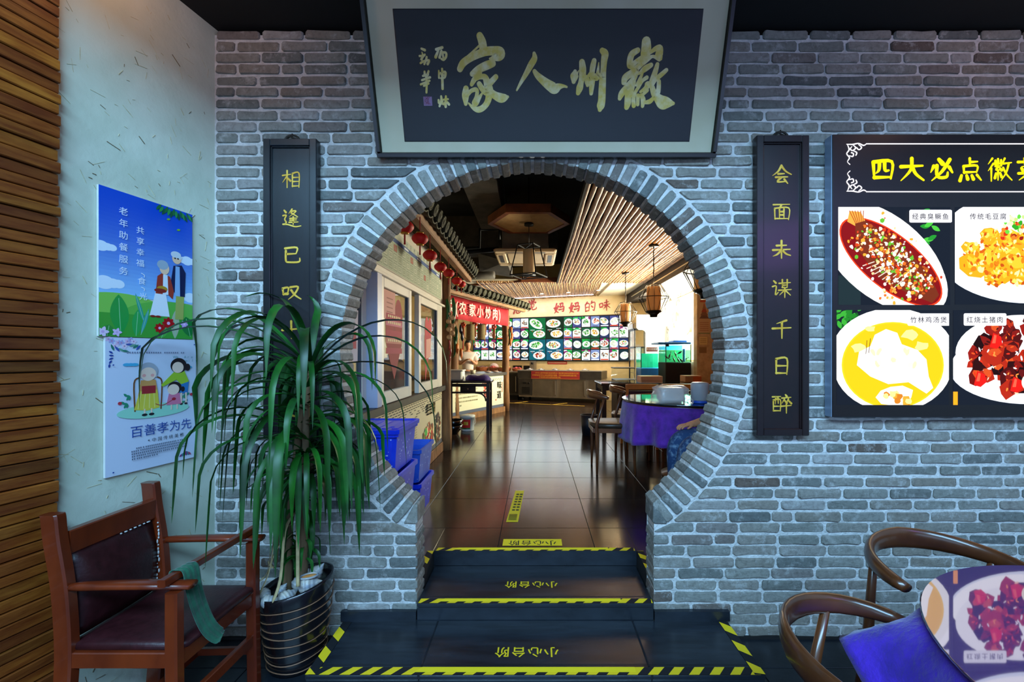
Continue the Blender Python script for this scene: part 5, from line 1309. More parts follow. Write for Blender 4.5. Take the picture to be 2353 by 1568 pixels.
# certificate board above the windows
A = Art((KX+.014, 2.55, 2.135), Lk, UZ, .00003); w, h = 2.6, .34
A.rect(0, 0, w, h, '#a9b39a'); A.rect(0, h-.095, w, h-.058, '#1f4a8c'); A.rect(0, h-.058, w, h, '#b7c0ae')
A.text('社区老年助餐服务', 1.2, h-.050, .048, '#26324a', gap=2.4)
for k in range(6): A.rect(.35+.4*k, h-.085, .47+.4*k, h-.068, '#d8e0e8')
rnd = random.Random(9); A.hold = True; k0 = A.k+1
for r_ in range(3):
    for c in range(22):
        x, y = .06+c*.115, .018+r_*.076
        A.k = k0; A.rect(x, y, x+.09, y+.062, '#7d8a72'); A.k = k0+2; A.rect(x+.006, y+.006, x+.084, y+.056, rnd.choice(['#b8bea6', '#a8b094', '#c4c8b0', '#a8503c' if rnd.random() < .4 else '#b0b89e']))
        A.k = k0+4; A.rect(x+.02, y+.022, x+.07, y+.028, '#7d8a72'); A.rect(x+.02, y+.036, x+.07, y+.041, '#7d8a72')
cb = thing('certificate_board', 'greenish board of small certificates above the serving windows', 'board', (KX, 3.8, 2.13))
m = MB(); m.rbox((KX, 2.54, 2.13), (KX+.012, 5.16, 2.48), .003); m.build('board', FRAMEWHITE, cb); A.build('print', PRINT, cb)
# things inside the kitchen
o = thing('steamer_pot', 'pinkish steamer pot seen through the gap between the windows', 'pot', (-1.62, 4.75, 1.02))
m = MB(); m.lathe([(.2, 1.02), (.22, 1.05), (.22, 1.2), (.20, 1.22), (.205, 1.24), (.20, 1.34), (.12, 1.42), (.03, 1.44), (.03, 1.47), (.01, 1.48)], (-1.62, 4.75, 0), 28); m.build('body', PINKBOX, o)
o = thing('kitchen_counter', 'kitchen worktop behind the serving windows', 'counter', (-1.6, 3.9, FZ))
m = MB(); m.rbox((-1.95, 2.5, .96), (-1.24, 5.3, 1.02), .006); m.build('worktop', STEEL, o); m = MB(); m.rbox((-1.92, 2.52, FZ), (-1.27, 5.28, .96), .006); m.build('cabinet', STEELDK, o)

# ------------------------------------------------------------------ log posts and tiled eaves
def logpost(x, y, z0, z1, r, label):
    m = MB(); P = [(x+.008*math.sin(k*1.3), y+.006*math.cos(k*1.7), z0+(z1-z0)*k/10) for k in range(11)]
    m.sweep(P, [r*(1+.06*math.sin(k*2.3)) for k in range(11)], 14); return tag(m.build('log_post', POSTWOOD), label, 'post')
logpost(KX+.03, 5.36, FZ, 2.56, .062, 'log post at the far end of the serving windows')
logpost(-1.475, 7.68, FZ, 2.47, .095, 'thick log post hung with garlic and vegetables')
logpost(-.63, 9.06, FZ, 2.45, .075, 'log post at the right end of the banner stall')
def eave(p0, p1, out, label, sp, rr, slope=.38, depth=.42):
    p0, p1, out = V(p0), V(p1), V(out).normalized(); u = (p1-p0); Ln = u.length; u.normalize()
    o = thing('tiled_eave', label, 'eave', (p0+p1)/2, 0, 'tiled eaves over the food stalls')
    m = MB(); m.bar(p0, p1, .085, .11); m.build('beam', EAVEWOOD, o)
    inn = (-out+V((0, 0, slope))).normalized()
    m = MB(); k = int(Ln/sp); nn = u.cross(inn).normalized()
    if nn.z < 0: nn = -nn
    for i in range(k+1):
        c = p0+u*(sp*i+.02)+out*.13+V((0, 0, .075))
        ring = [u*(rr*math.cos(a))+nn*(rr*math.sin(a)) for a in (2*PI*j/12 for j in range(12))]
        rings = [[c+q*1.03 for q in ring], [c+inn*.02+q*1.03 for q in ring], [c+inn*.021+q*.86 for q in ring]]
        for s_2 in range(1, 4): rings += [[c+inn*(depth*s_2/3-.02)+q*(.86 if s_2 < 3 else .8) for q in ring], [c+inn*(depth*s_2/3)+q*.93 for q in ring]]
        m.loft(rings)
        m.loft([[c+q*1.03 for q in ring], [c-inn*.010+q*.95 for q in ring], [c-inn*.012+q*.80 for q in ring], [c-inn*.008+q*.72 for q in ring], [c-inn*.020+q*.3 for q in ring]])
        c2 = c+u*(sp/2)-nn*(rr*.75)
        arc = [u*(sp*.56*math.cos(a))-nn*(rr*.9*math.sin(a)) for a in (PI*j/8 for j in range(9))]
        m.loft([[c2+q for q in arc]+[c2+q*.8 for q in arc[::-1]], [c2+inn*depth+q for q in arc]+[c2+inn*depth+q*.8 for q in arc[::-1]]])
    m.build('roof_tiles', ROOFTILE, o)
    n = int(Ln/.42)
    for i in range(n+1):
        a = p0+u*(.1+.42*i)+out*.08+V((0, 0, .05)); 
        m = MB(); m.bar(a, a+inn*(depth+.25), .04, .045); m.build('rafter', EAVEWOOD, o)
    return o
eave((-.955, 2.75, 2.60), (-.985, 6.30, 2.60), (1, 0, 0), 'near tiled eave above the red lantern row', .155, .055)
eave((-1.36, 6.42, 2.47), (-.25, 9.22, 2.45), (.93, -.37, 0), 'far tiled eave above the red banner', .165, .058)
# red lanterns under the near eave
def lantern(x, y, z, s, label):
    o = thing('red_lantern', label, 'lantern', (x, y, z), 0, 'red lanterns in a row under the near eave')
    def b(m, n, mt): m.xf(Matrix.Translation((x, y, z))); return m.build(n, mt, o)
    m = MB(); prof = [(s*(.45+.58*math.sin(PI*k/12)**.8), -s*.72+1.44*s*k/12) for k in range(13)]
    m.lathe(prof, n=40, mod=lambda a, zz: 1+.035*math.cos(20*a)); b(m, 'silk_body', REDSILK)
    m = MB(); m.lathe([(s*.42, s*.68), (s*.47, s*.72), (s*.47, s*.84), (s*.40, s*.86), (s*.05, s*.87)], n=18); b(m, 'top_cap', GILT)
    m = MB(); m.lathe([(s*.05, -s*.90), (s*.40, -s*.88), (s*.50, -s*.80), (s*.44, -s*.70)], n=18); b(m, 'bottom_cap', GILT)
    m = MB(); m.lathe([(s*.07, -s*.88), (s*.10, -s*1.1), (s*.11, -s*1.9), (s*.13, -s*2.1), (s*.02, -s*2.12)], n=10); b(m, 'tassel', TASSEL)
    m = MB(); m.sweep([(0, 0, s*.85), (0, 0, 2.56-z)], .004, 5); b(m, 'cord', TASSEL)
for k, (px, py, d, l) in enumerate(((930, 521, 3.03, 'red lantern nearest the gate, half hidden by the brick ring'), (965, 549, 3.36, 'second red lantern from the gate under the eave'), (988, 587, 3.82, 'third red lantern from the gate under the eave'), (1012, 614, 4.35, 'fourth red lantern, in the middle of the row'), (1031, 628, 4.75, 'third red lantern from the far end of the row'), (1049.5, 646, 5.3, 'second red lantern from the far end of the row'), (1060, 653, 6.0, 'farthest and smallest looking red lantern of the row'))):
    p = at(px, py, d); lantern(p.x, p.y, p.z, .060, l)

# ------------------------------------------------------------------ banner stall: counter, banner, hanging things
cu = V((.54, 1.0, 0)).normalized(); cn = V((1.0, -.54, 0)).normalized()
def ct(s, n, z): return V((-.63, 9.07, 0))-cu*s+cn*n+V((0, 0, z))       # s runs from the right post towards the camera
SL = 2.35
o = thing('stall_counter', 'angled stall counter with cream printed front under the red banner', 'counter', ct(1.1, -.2, FZ))
def cbox(m, s0, s1, n0, n1, z0, z1): m.prism([ct(s0, n0, z0), ct(s0, n1, z0), ct(s1, n1, z0), ct(s1, n0, z0)], (0, 0, z1-z0))
m = MB(); cbox(m, .06, SL, -.50, .0, .28, 1.05); m.build('body', CREAMLT, o)
m = MB(); cbox(m, .04, SL+.1, -.55, .06, 1.05, 1.11); m.build('worktop', STEELDK, o)
m = MB(); cbox(m, .06, SL, .0, .035, .28, .385); m.build('kickboard', POSTWOOD, o)
A = Art(ct(SL, .003, .385), cu, UZ, .00003); w, h = SL-.06, .66
A.rect(0, 0, w, h, '#ddd5b6'); A.rect(0, 0, w, .06, '#4d5468')
for k in range(40): A.ell(w-.95+.022*k, h-.06-.016*(k % 3), .013, .010, '#6f7a5c')
rnd = random.Random(14)
for r_ in range(6):
    for c in range(22 if r_ < 5 else 6): A.rect(w-1.62+c*.031, .50-r_*.07, w-1.62+c*.031+rnd.uniform(.010, .022), .525-r_*.07, '#8c8460')
food_photo(A, w-.62, .38, .15, .16, 'red', 8, 60)
for k in range(5): A.line([(w-.8+.06*k, .50), (w-.76+.06*k, .56-.02*k)], .03, '#7a1f14')
A.text('味', w-.28, .40, .17, '#1d1a14', bold=.02); A.text('道', w-.29, .20, .17, '#1d1a14', bold=.02)
for k in range(9): A.rect(w-.10, .50-.024*k, w-.075, .518-.024*k, '#b0201c')
A.rect(w-.34, .15, w-.31, .18, '#b0201c')
A.build('printed_front', PRINT, o)
# banner
bo = thing('red_banner', 'red cloth banner with white characters hanging under the far eave', 'banner', (-1.1, 8.0, 2.26))
b0, b1 = V((-1.50, 7.02, 0)), V((-.63, 8.98, 0)); bd = (b1-b0).normalized(); BL = (b1-b0).length; bnn = V((bd.y, -bd.x, 0))
m = MB(); rings = []
for i in range(31):
    t = i/30; off = bnn*(.05+.012*math.sin(t*14)+.008*math.sin(t*33)); zt, zb = 2.475-.04*t, 2.07-.0*t+.012*math.sin(t*9)
    p = b0+(b1-b0)*t+off
    rings.append([p+V((0, 0, zb)), p+V((0, 0, (zb+zt)/2))+bnn*.004*math.sin(t*20), p+V((0, 0, zt)), p+V((0, 0, zt))-bnn*.002, p+V((0, 0, zb))-bnn*.002])
m.smooth = True; m.loft(rings); m.build('cloth', RED, bo)
A = Art(b0+bnn*.074+V((0, 0, 2.07)), bd, UZ, .0003)
for ch, px, sz in (('菜', 1035, .25), ('(', 1049, .27), ('农', 1063, .24), ('家', 1085, .24), ('小', 1103, .24), ('炒', 1121, .24), ('肉', 1137, .24), (')', 1147, .27)):
    k = (px-1230)/F; q = b0+bnn*.074; t = (k*q.y-q.x)/(bd.x-k*bd.y)
    A.text(ch, t-(sz*.46 if ord(ch) > 999 else sz*.14), .115, sz, '#e8dcd0', sx=.92, bold=.018)
A.build('white_lettering', PRINT, bo)
m = MB(); m.sweep([(-1.475, 7.68, 2.40), (-.683, 9.1, 2.40)], .022, 10); tag(m.build('bamboo_rail', EAVEWOOD), 'wooden rail between the log posts carrying the woven lanterns', 'rail')
def hang(kind, px, py, d, label, s=1.0):
    k_ = (px-1230)/F; y_ = (-1.475-.558*7.68)/(k_-.558); p = at(px, py, y_)
    if kind == 'mug':
        o = thing('wicker_lantern', label, 'lantern', p, 0, 'woven lanterns hanging under the banner')
        m = MB(); m.lathe([(.075, -.15), (.082, -.13), (.078, 0), (.080, .13), (.072, .15), (.03, .155)], p, 18, mod=lambda a, z: 1+.02*math.sin(9*a)); m.build('woven_body', WICKER, o)
        m = MB(); m.sweep(spline([p+V((-.08, 0, -.14)), p+V((-.14, 0, -.02)), p+V((-.11, 0, .1)), p+V((-.07, 0, .14))], 4), .007, 6); m.build('handle', WICKER, o)
        m = MB(); m.sweep([p+V((0, 0, .15)), V((p.x, p.y, 2.39))], .004, 5); m.build('cord', POSTWOOD, o)
    else:
        o = thing('red_charm', label, 'ornament', p, 0, 'red wooden charms hanging under the banner')
        m = MB(); m.rbox(p+V((-.028, -.02, -.12)), p+V((.028, .02, .08)), .006); m.build('wooden_block', BASKET, o)
        m = MB()
        for a in range(5): m.ball(p+V((.03*math.cos(a*1.257), -.01, .12+.03*math.sin(a*1.257))), .026, .018, .026, 8, 5)
        m.build('red_flower', mat('red_orange_paint', '#b83010', '#d0481c', .5, scale=8), o)
        m = MB(); m.sweep([p+V((0, 0, -.12)), p+V((0, 0, -.22)), p+V((0, 0, -.34))], [.004, .010, .012], 7); m.build('tassel', TASSEL, o)
        m = MB(); m.sweep([p+V((0, 0, .15)), V((p.x, p.y, 2.39))], .003, 5); m.build('cord', TASSEL, o)
hang('mug', 1049, 762, 7.55, 'woven lantern beside the thick log post'); hang('mug', 1081, 764, 7.9, 'woven lantern in the middle above the cook'); hang('mug', 1106, 763, 8.35, 'slimmer woven lantern right of the cook')
hang('charm', 1064, 762, 7.7, 'dark red charm between the two left woven lanterns'); hang('charm', 1091, 760, 8.1, 'red charm just right of the middle woven lantern'); hang('charm', 1114, 757, 8.5, 'red charm touching the slim woven lantern'); hang('charm', 1135, 765, 8.75, 'red flower charm nearest the right log post')
# strings of vegetables
def string(label, x, y, zt, items):
    o = thing('vegetable_string', label, 'ornament', (x, y, zt), 0, 'strings of vegetables on the log posts'); rnd = random.Random(hash(label) % 97 if False else len(label))
    zmin = min(i[3] for i in items)
    m = MB(); m.sweep([(x, y, zt), (x, y, zmin)], .005, 5); m.build('cord', POSTWOOD, o)
    for kd, dx, dy, z in items:
        m = MB(); c = V((x+dx, y+dy, z))
        if kd == 'garlic':
            m.ball(c, .034, .034, .031, 12, 7); m.sweep([c+V((0, 0, .025)), c+V((.004, 0, .06))], [.009, .004], 6); m.build('garlic_bulb', GARLIC, o)
        elif kd == 'chili':
            m.sweep(spline([c+V((0, 0, .05)), c+V((.006, 0, 0)), c+V((-.008, 0, -.08))], 4), [.010]*5+[.009, .007, .004, .001], 7); m.build('red_chili', CHILI, o)
        elif kd == 'green':
            m.sweep(spline([c+V((-.01, 0, .16)), c+V((.01, 0, .02)), c+V((.0, 0, -.12)), c+V((-.025, 0, -.2))], 4), [.014, .018, .022, .024, .025, .025, .024, .022, .019, .016, .012, .008, .002], 8); m.build('green_chili', GREENVEG, o)
        elif kd == 'carrot':
            m.sweep([c+V((0, 0, .08)), c+V((0, 0, .05)), c+V((.002, 0, -.03)), c+V((.006, 0, -.1))], [.012, .028, .025, .004], 10); m.build('carrot', CARROT, o)
        elif kd == 'eggplant':
            m.sweep([c+V((0, 0, .09)), c+V((0, 0, .05)), c+V((.004, 0, -.03)), c+V((.004, 0, -.08))], [.008, .02, .028, .006], 10); m.build('eggplant', EGGPLANT, o)
sx, sy = KX+.07, 5.42
string('string of garlic bulbs and green chilies on the near log post', -1.06, 5.30, 2.2, [('green', -.03, -.01, 2.0), ('green', .045, -.01, 2.02)]+[('garlic', .022*(1 if k % 2 else -1)+.012, -.02*(k % 3), 1.98-.048*k) for k in range(7)]+[('chili', -.01, -.01, 1.60), ('chili', .005, -.015, 1.50), ('chili', -.006, -.01, 1.42)])
string('string with green chilies, eggplants and carrots beside the garlic', -1.318, 7.25, 2.3, [('green', -.03, -.02, 1.82), ('eggplant', .05, -.02, 1.90), ('eggplant', .075, -.03, 1.78), ('carrot', -.01, -.03, 1.58), ('carrot', .06, -.03, 1.50), ('green', -.05, -.03, 1.62)])
string('string with orange carrots and chilies on the right log post', -.545, 8.985, 2.3, [('carrot', .04, -.02, 1.98), ('carrot', .05, -.02, 1.84), ('chili', -.01, -.02, 2.02), ('chili', -.02, -.02, 1.92), ('green', .0, -.03, 1.86), ('carrot', .025, -.04, 1.74), ('chili', .07, -.02, 1.86)])

# ================================================================== FAR ROOM: menu wall and kitchen line
mb = thing('menu_wall', 'wide lit wall of many small dish pictures with four big ones', 'menu board', bw(.3, .02, 1.3))
S0, S1, ZB, ZT = -1.93, 2.567, 1.32, 2.50
m = MB(); m.prism([bw(S0, .0, ZB-.02), bw(S1, .0, ZB-.02), bw(S1, .04, ZB-.02), bw(S0, .04, ZB-.02)], (0, 0, ZT-ZB+.04)); m.build('backing_frame', LAMPBLACK, mb)
rnd = random.Random(77)
def mpanel(s0, s1, z0, z1, big=None):
    w, h = s1-s0-.022, z1-z0-.022
    A = Art(bw(s0+.011, .042, z0+.011), bu, UZ, .0003); A.clip = (0, 0, w, h)
    k = rnd.random()
    bg = rnd.choice(['#1b5a3c', '#2a3a66', '#e8eef4', '#4a4f8c', '#dfe9ee', '#1f7a4a', '#7f93c4', '#16323c'])
    if big is not None: bg = big
    A.rect(0, 0, w, h, bg)
    if big is None:
        if k < .5:
            for j in range(5): A.blob(rnd.uniform(0, w), rnd.uniform(.7, 1)*h, .05, rnd.choice(['#1f9a3c', '#2ab85a', '#8a2a6a']), rnd)
        dish(A, w*rnd.uniform(.42, .58), h*rnd.uniform(.46, .56), w*rnd.uniform(.46, .56), h*rnd.uniform(.29, .37), rnd.choice(['green', 'mix', 'white', 'green', 'gold', 'red', 'white', 'brown', 'mix']), rnd, 20, rot=rnd.choice([0, 0, -.4, .3]))
        if rnd.random() < .65: A.rect(.05*w, .02*h, .95*w, .13*h, rnd.choice(['#c43a2a', '#d8502a', '#e8ecf2']))
        else: A.rect(.2*w, .04*h, .8*w, .09*h, '#3a3a4a')
    else:
        dish(A, w*.42, h*.72, w*.42, h*.2, rnd.choice(['green', 'mix']), rnd, 34, rot=rnd.choice([0, -.5])); dish(A, w*.62, h*.22, w*.36, h*.18, rnd.choice(['gold', 'mix', 'red']), rnd, 30)
        for x, y in ((.1, .40), (.62, .46)):
            for j in range(4): A.rect((x+.07*j)*w, y*h, (x+.05+.07*j)*w, (y+.03)*h, '#e8f0f0')
            A.ell((x+.12)*w, (y-.05)*h, .03*w, .02*h, '#c8382a')
    A.clip = None
    A.build('menu_panel', LITFAR, mb)
B0, BWD, SWD = -.18, .505, .248
rh = (ZT-ZB)/4
for i in range(2):
    for j in range(2): mpanel(B0+BWD*i, B0+BWD*(i+1), ZB+2*rh*j, ZB+2*rh*(j+1), ['#14606c', '#1a5a74', '#0f5a34', '#1c3a2a'][j*2+i] if j == 0 else ['#0f6a3a', '#16301f'][i])
for c in range(7):
    for r_ in range(4):
        mpanel(B0+2*BWD+SWD*c, B0+2*BWD+SWD*(c+1), ZB+rh*r_, ZB+rh*(r_+1)); mpanel(B0-SWD*(c+1), B0-SWD*c, ZB+rh*r_, ZB+rh*(r_+1))
lamp('menu_glow', 'AREA', tuple(bw(.3, .12, 1.9)), 28, (.85, .95, 1), aim=tuple(bw(.3, 3, 1.6)), size=(4.4, 1.1))
# red characters on the plaster above it
wl = thing('wall_lettering', 'dark red characters on the cream wall above the menu pictures', 'lettering', bw(.3, .01, 2.75))
for ch, px, py in (('家', 1118, 712), ('的', 1152, 710), ('感', 1190, 709), ('觉', 1222, 702), ('妈', 1285, 708), ('妈', 1320, 707), ('的', 1356, 705), ('味', 1389, 702)):
    k = (px-1230)/F; s = 11.85*k/(.938+.347*k); D = 11.85-.347*s; z = CZ+(816-py)*D/F
    sz = .31; m = MB(); o3 = bw(s-.5*sz, .004, z-.5*sz)
    relief(m, kai(ch, 0, sz, sz, 1.15), lambda x, y, hh: o3+bu*x+V((0, 0, y+.16*(x-.5*sz)))+bn*(hh*6), .002)
    m.build('red_character', mat('dark_red_paint', '#7e1a14', '#96241c', .6, scale=8), wl)
A = Art(bw(.36, .006, 1.215), bu, UZ, .0008); A.rect(0, 0, .56, .08, '#a82a20')
for k in range(14): A.rect(.03+.037*k, .03, .055+.037*k, .055, '#e8c8b0')
tag(A.build('notice_strip', PRINT), 'small red notice strip right below the big dish pictures', 'notice')
for s, l in ((.55, 'wall socket with plug below the red notice strip'), (1.42, 'wall socket with hanging cord right of the notice strip')):
    o = thing('wall_socket', l, 'socket', bw(s, .01, 1.06)); m = MB(); m.prism([bw(s-.045, 0, 1.02), bw(s+.045, 0, 1.02), bw(s+.045, .012, 1.02), bw(s-.045, .012, 1.02)], (0, 0, .09)); m.build('plate', CREAMLT, o)
    m = MB(); m.ball(bw(s, .03, 1.07), .025); m.sweep([bw(s, .03, 1.06), bw(s+.01, .05, .95), bw(s+.0, .05, .80)], .007, 6); m.build('plug', LAMPBLACK, o)
def unit(name, label, cat, s0, s1, n0, n1, z0, z1): return thing(name, label, cat, bw((s0+s1)/2, (n0+n1)/2, z0))
def sb(m, s0, s1, n0, n1, z0, z1): m.prism([bw(s0, n0, z0), bw(s1, n0, z0), bw(s1, n1, z0), bw(s0, n1, z0)], (0, 0, z1-z0))
# refrigerated counter
fr = unit('refrigerated_counter', 'long stainless refrigerated counter with a red notice on its front', 'counter', -.17, 2.0, .1, .78, FZ, 1.05)
m = MB(); sb(m, -.17, 2.0, .1, .78, .38, .86); m.build('body', STEEL, fr)
m = MB(); sb(m, -.19, 2.02, .08, .82, .86, 1.06); m.build('upper_well', STEELDK, fr)
m = MB(); sb(m, -.19, 2.02, .60, .83, 1.055, 1.075); m.build('steel_edge', STEEL, fr)
for a, b in ((.24, .86), (.98, 1.62), (1.70, 1.98)):
    m = MB(); sb(m, a, b, .78, .80, .42, .845); d = m.build('door', mat('brushed_steel_door', '#6f665a', '#8d8172', .32, metal=.8, scale=1.5), fr)
    m = MB(); sb(m, b-.03, b-.01, .80, .825, .46, .82); m.build('handle', STEEL, d)
m = MB(); sb(m, -.16, .20, .78, .795, .42, .845); v = m.build('control_panel', STEELDK, fr)
m = MB()
for k in range(9): sb(m, -.08, .14, .795, .80, .46+.02*k, .472+.02*k)
m.build('vent_grille', LAMPBLACK, v)
m = MB(); m.sweep([bw(.12, .79, .74), bw(.12, .815, .74)], .025, 14); sb(m, -.05, .04, .79, .805, .72, .76); m.build('dial', LAMPBLACK, v)
for s in (-.08, 1.9):
    for n in (.2, .72): m = MB(); sb(m, s-.02, s+.02, n-.02, n+.02, FZ+.05, .38); m.sweep([bw(s-.02, n, FZ+.035), bw(s+.02, n, FZ+.035)], .035, 14); m.build('caster', LAMPBLACK, fr)
for s in (.0, .32, .72, 1.12, 1.52): m = MB(); m.lathe([(.10, 1.07), (.10, 1.085), (.03, 1.10), (.02, 1.12), (.005, 1.12)], bw(s, .4, 0), 18); m.build('pan_lid', STEEL, fr)
nt_ = thing('red_notice', 'wide red notice with yellow writing on the refrigerated counter', 'notice', bw(.85, .85, .9))
m = MB(); sb(m, .20, 1.48, .835, .842, .855, 1.055); m.build('board', RED, nt_)
A = Art(bw(.20, .8435, .855), bu, UZ, .00025); A.rect(0, 0, 1.28, .2, '#8e1c1c')
for k in range(40): A.ell(.016+.032*k, .012, .016, .010, '#a85a2a')
A.text('《中华人民共和国反食品浪费法》规定餐饮服务经营者应主动', .09, .138, .044, '#d8a030', gap=.98); A.text('对消费者进行防止食品浪费提示提醒，引导消费者按需适量点餐，', .03, .082, .044, '#d8a030', gap=.95); A.text('不得诱导误导消费者超量点餐。', .22, .03, .044, '#d8a030', gap=1.0)
A.build('yellow_lettering', PRINT, nt_)
# darker cabinet and food baskets at the left
cb_ = unit('kitchen_cabinet', 'dark steel cabinet left of the refrigerated counter', 'cabinet', -3.0, -.2, .1, .72, FZ, 1.0)
m = MB(); sb(m, -3.0, -.21, .1, .70, .40, 1.0); m.build('body', STEELDK, cb_); m = MB(); sb(m, -3.02, -.20, .08, .74, 1.0, 1.03); m.build('worktop', STEEL, cb_)
m = MB(); sb(m, -2.9, -.28, .14, .6, FZ, .40); m.build('plinth', LAMPBLACK, cb_)
m = MB(); sb(m, -.72, -.25, .70, .715, .45, .96); d = m.build('door', mat('black_steel_door', '#2b2724', '#35302c', .35, metal=.6, scale=3), cb_); m = MB(); sb(m, -.29, -.265, .715, .74, .5, .9); m.build('handle', STEEL, d)
def basket(s, n, r, label, pal, seed, h=.09):
    o = thing('food_basket', label, 'basket', bw(s, n, 1.03), 0, 'food baskets on the kitchen line'); c = bw(s, n, 1.03)
    m = MB(); m.lathe([(r*.8, .0), (r*.88, .01), (r, h), (r*1.03, h+.01), (r*.97, h+.008), (r*.85, .03), (.02, .025)], c, 24, mod=lambda a, z: 1+.012*math.sin(16*a)); m.build('wicker_body', BASKET, o)
    q = random.Random(seed); m = MB()
    for k in range(26):
        a = q.uniform(0, 6.28); d = r*.78*math.sqrt(q.random()); m.ball(c+V((d*math.cos(a), d*math.sin(a), h*.75+q.uniform(0, .03)+.03*(1-d/r))), q.uniform(.022, .04), None, q.uniform(.015, .03), 7, 4)
    f = m.build('food_filling', mat('food_'+pal, L(PAL[pal][0]), L(PAL[pal][1]), .5, scale=18), o); f['kind'] = 'stuff'
basket(-1.42, .45, .19, 'wide red-brown food basket in front of the cook', 'brown', 1); basket(-1.10, .40, .115, 'small food basket behind the right log post', 'red', 2); basket(-.74, .46, .20, 'food basket just right of the log post', 'mix', 3); basket(-.36, .45, .14, 'smallest food basket next to the refrigerated counter', 'red', 4, .06); basket(-1.85, .40, .15, 'food basket at the left end beside the cook', 'gold', 5)
o = thing('bagged_food', 'clear bag of food on the basket behind the stall counter', 'bag', bw(-1.2, .2, 1.03)); m = MB(); m.ball(bw(-1.2, .13, 1.135), .13, .1, .10, 14, 8); m.build('bag', PINKBOX, o)
o = thing('seasoning_machine', 'small grey machine at the left end of the refrigerated counter', 'appliance', bw(.0, .25, 1.06)); m = MB(); sb(m, -.06, .08, .12, .28, 1.06, 1.30); m.build('housing', STEEL, o); m = MB(); m.sweep([bw(.01, .28, 1.24), bw(.01, .295, 1.24)], .03, 14); m.build('dial', LAMPBLACK, o)
for s, l in ((-.66, 'dark shelf niche opening left on the back wall'), (-.34, 'dark shelf niche opening beside the grey machine')):
    m = MB(); sb(m, s, s+.26, .0, .02, 1.05, 1.17); tag(m.build('serving_hatch', LAMPBLACK), l, 'hatch')
# the yellow lines on the floor in front
m = MB()
def fl(s0, n0, s1, n1): m.bar(bw(s0, n0, FZ+.0015), bw(s1, n1, FZ+.0015), .04, .002)
fl(-.75, 1.42, 1.75, 1.42); fl(-.05, 1.42, .15, .98); fl(.95, 1.42, 1.2, .98); tag(m.build('floor_line', mat('worn_yellow_tape', '#a8871e', '#c4a02a', .6, scale=9)), 'worn yellow tape line with two spurs on the far floor', 'tape')

# glass display case, tall glass cabinet, white panel
o = thing('display_case', 'low display case with curved glass behind the dark table', 'display case', (2.0, 8.6, FZ))
m = MB(); m.rbox((1.60, 8.35, FZ), (2.0, 8.95, .98), .01); m.build('base', STEELDK, o)
m = MB(); m.smooth = True; rings = []
for x in (1.60, 2.02):
    rings.append([V((x, 8.35+.30*(1-math.cos(a)), .98+.22*math.sin(a))) for a in (PI/2*k/8 for k in range(9))]+[V((x, 8.95, 1.20)), V((x, 8.95, .98))])
m.loft(rings); m.build('curved_glass', GLASS, o); m = MB(); m.rbox((1.59, 8.62, 1.195), (2.03, 8.97, 1.215), .005); m.build('top_rail', LAMPBLACK, o)
o = thing('glass_cabinet', 'tall dark framed glass cabinet beside the menu pictures', 'cabinet', (2.36, 9.8, FZ))
x0, x1, y0, y1, z0, z1 = 2.22, 2.60, 9.55, 10.1, FZ, 2.06
m = MB(); m.rbox((x0, y0, z0), (x1, y1, .75), .006); m.build('base', STEELDK, o)
m = MB()
for x in (x0, x1-.03):
    for y in (y0, y1-.03): m.rbox((x, y, .75), (x+.03, y+.03, z1), .004)
for z in (z1-.04, 1.62): m.rbox((x0, y0, z), (x1, y0+.03, z+.04), .004); m.rbox((x0, y0, z), (x0+.03, y1, z+.04), .004)
m.build('frame', LAMPBLACK, o); m = MB(); m.box((x0+.03, y0+.01, .75), (x1-.03, y0+.016, z1-.04)); m.box((x0+.01, y0+.03, .75), (x0+.016, y1-.03, z1-.04)); m.build('glass_pane', GLASS, o)
m = MB()
for z in (1.05, 1.35): m.box((x0+.03, y0+.03, z), (x1-.03, y1-.03, z+.012))
m.build('shelf', STEEL, o); m = MB(); m.rbox((x0-.04, y0-.03, z1), (x1+.05, y1, z1+.13), .02); m.build('canopy', STEEL, o)
m = MB(); P = [(2.24, 2.36), (2.785, 2.36), (2.785, 1.3), (2.62, 1.3), (2.44, 1.3), (2.44, 1.96), (2.42, 2.0), (2.38, 2.02), (2.28, 2.03), (2.24, 2.07)]
m.prism([(x, 9.42, z) for x, z in P], (0, .04, 0)); tag(m.build('white_screen', CREAMLT), 'cream stepped screen panel standing behind the left fish tank', 'screen')

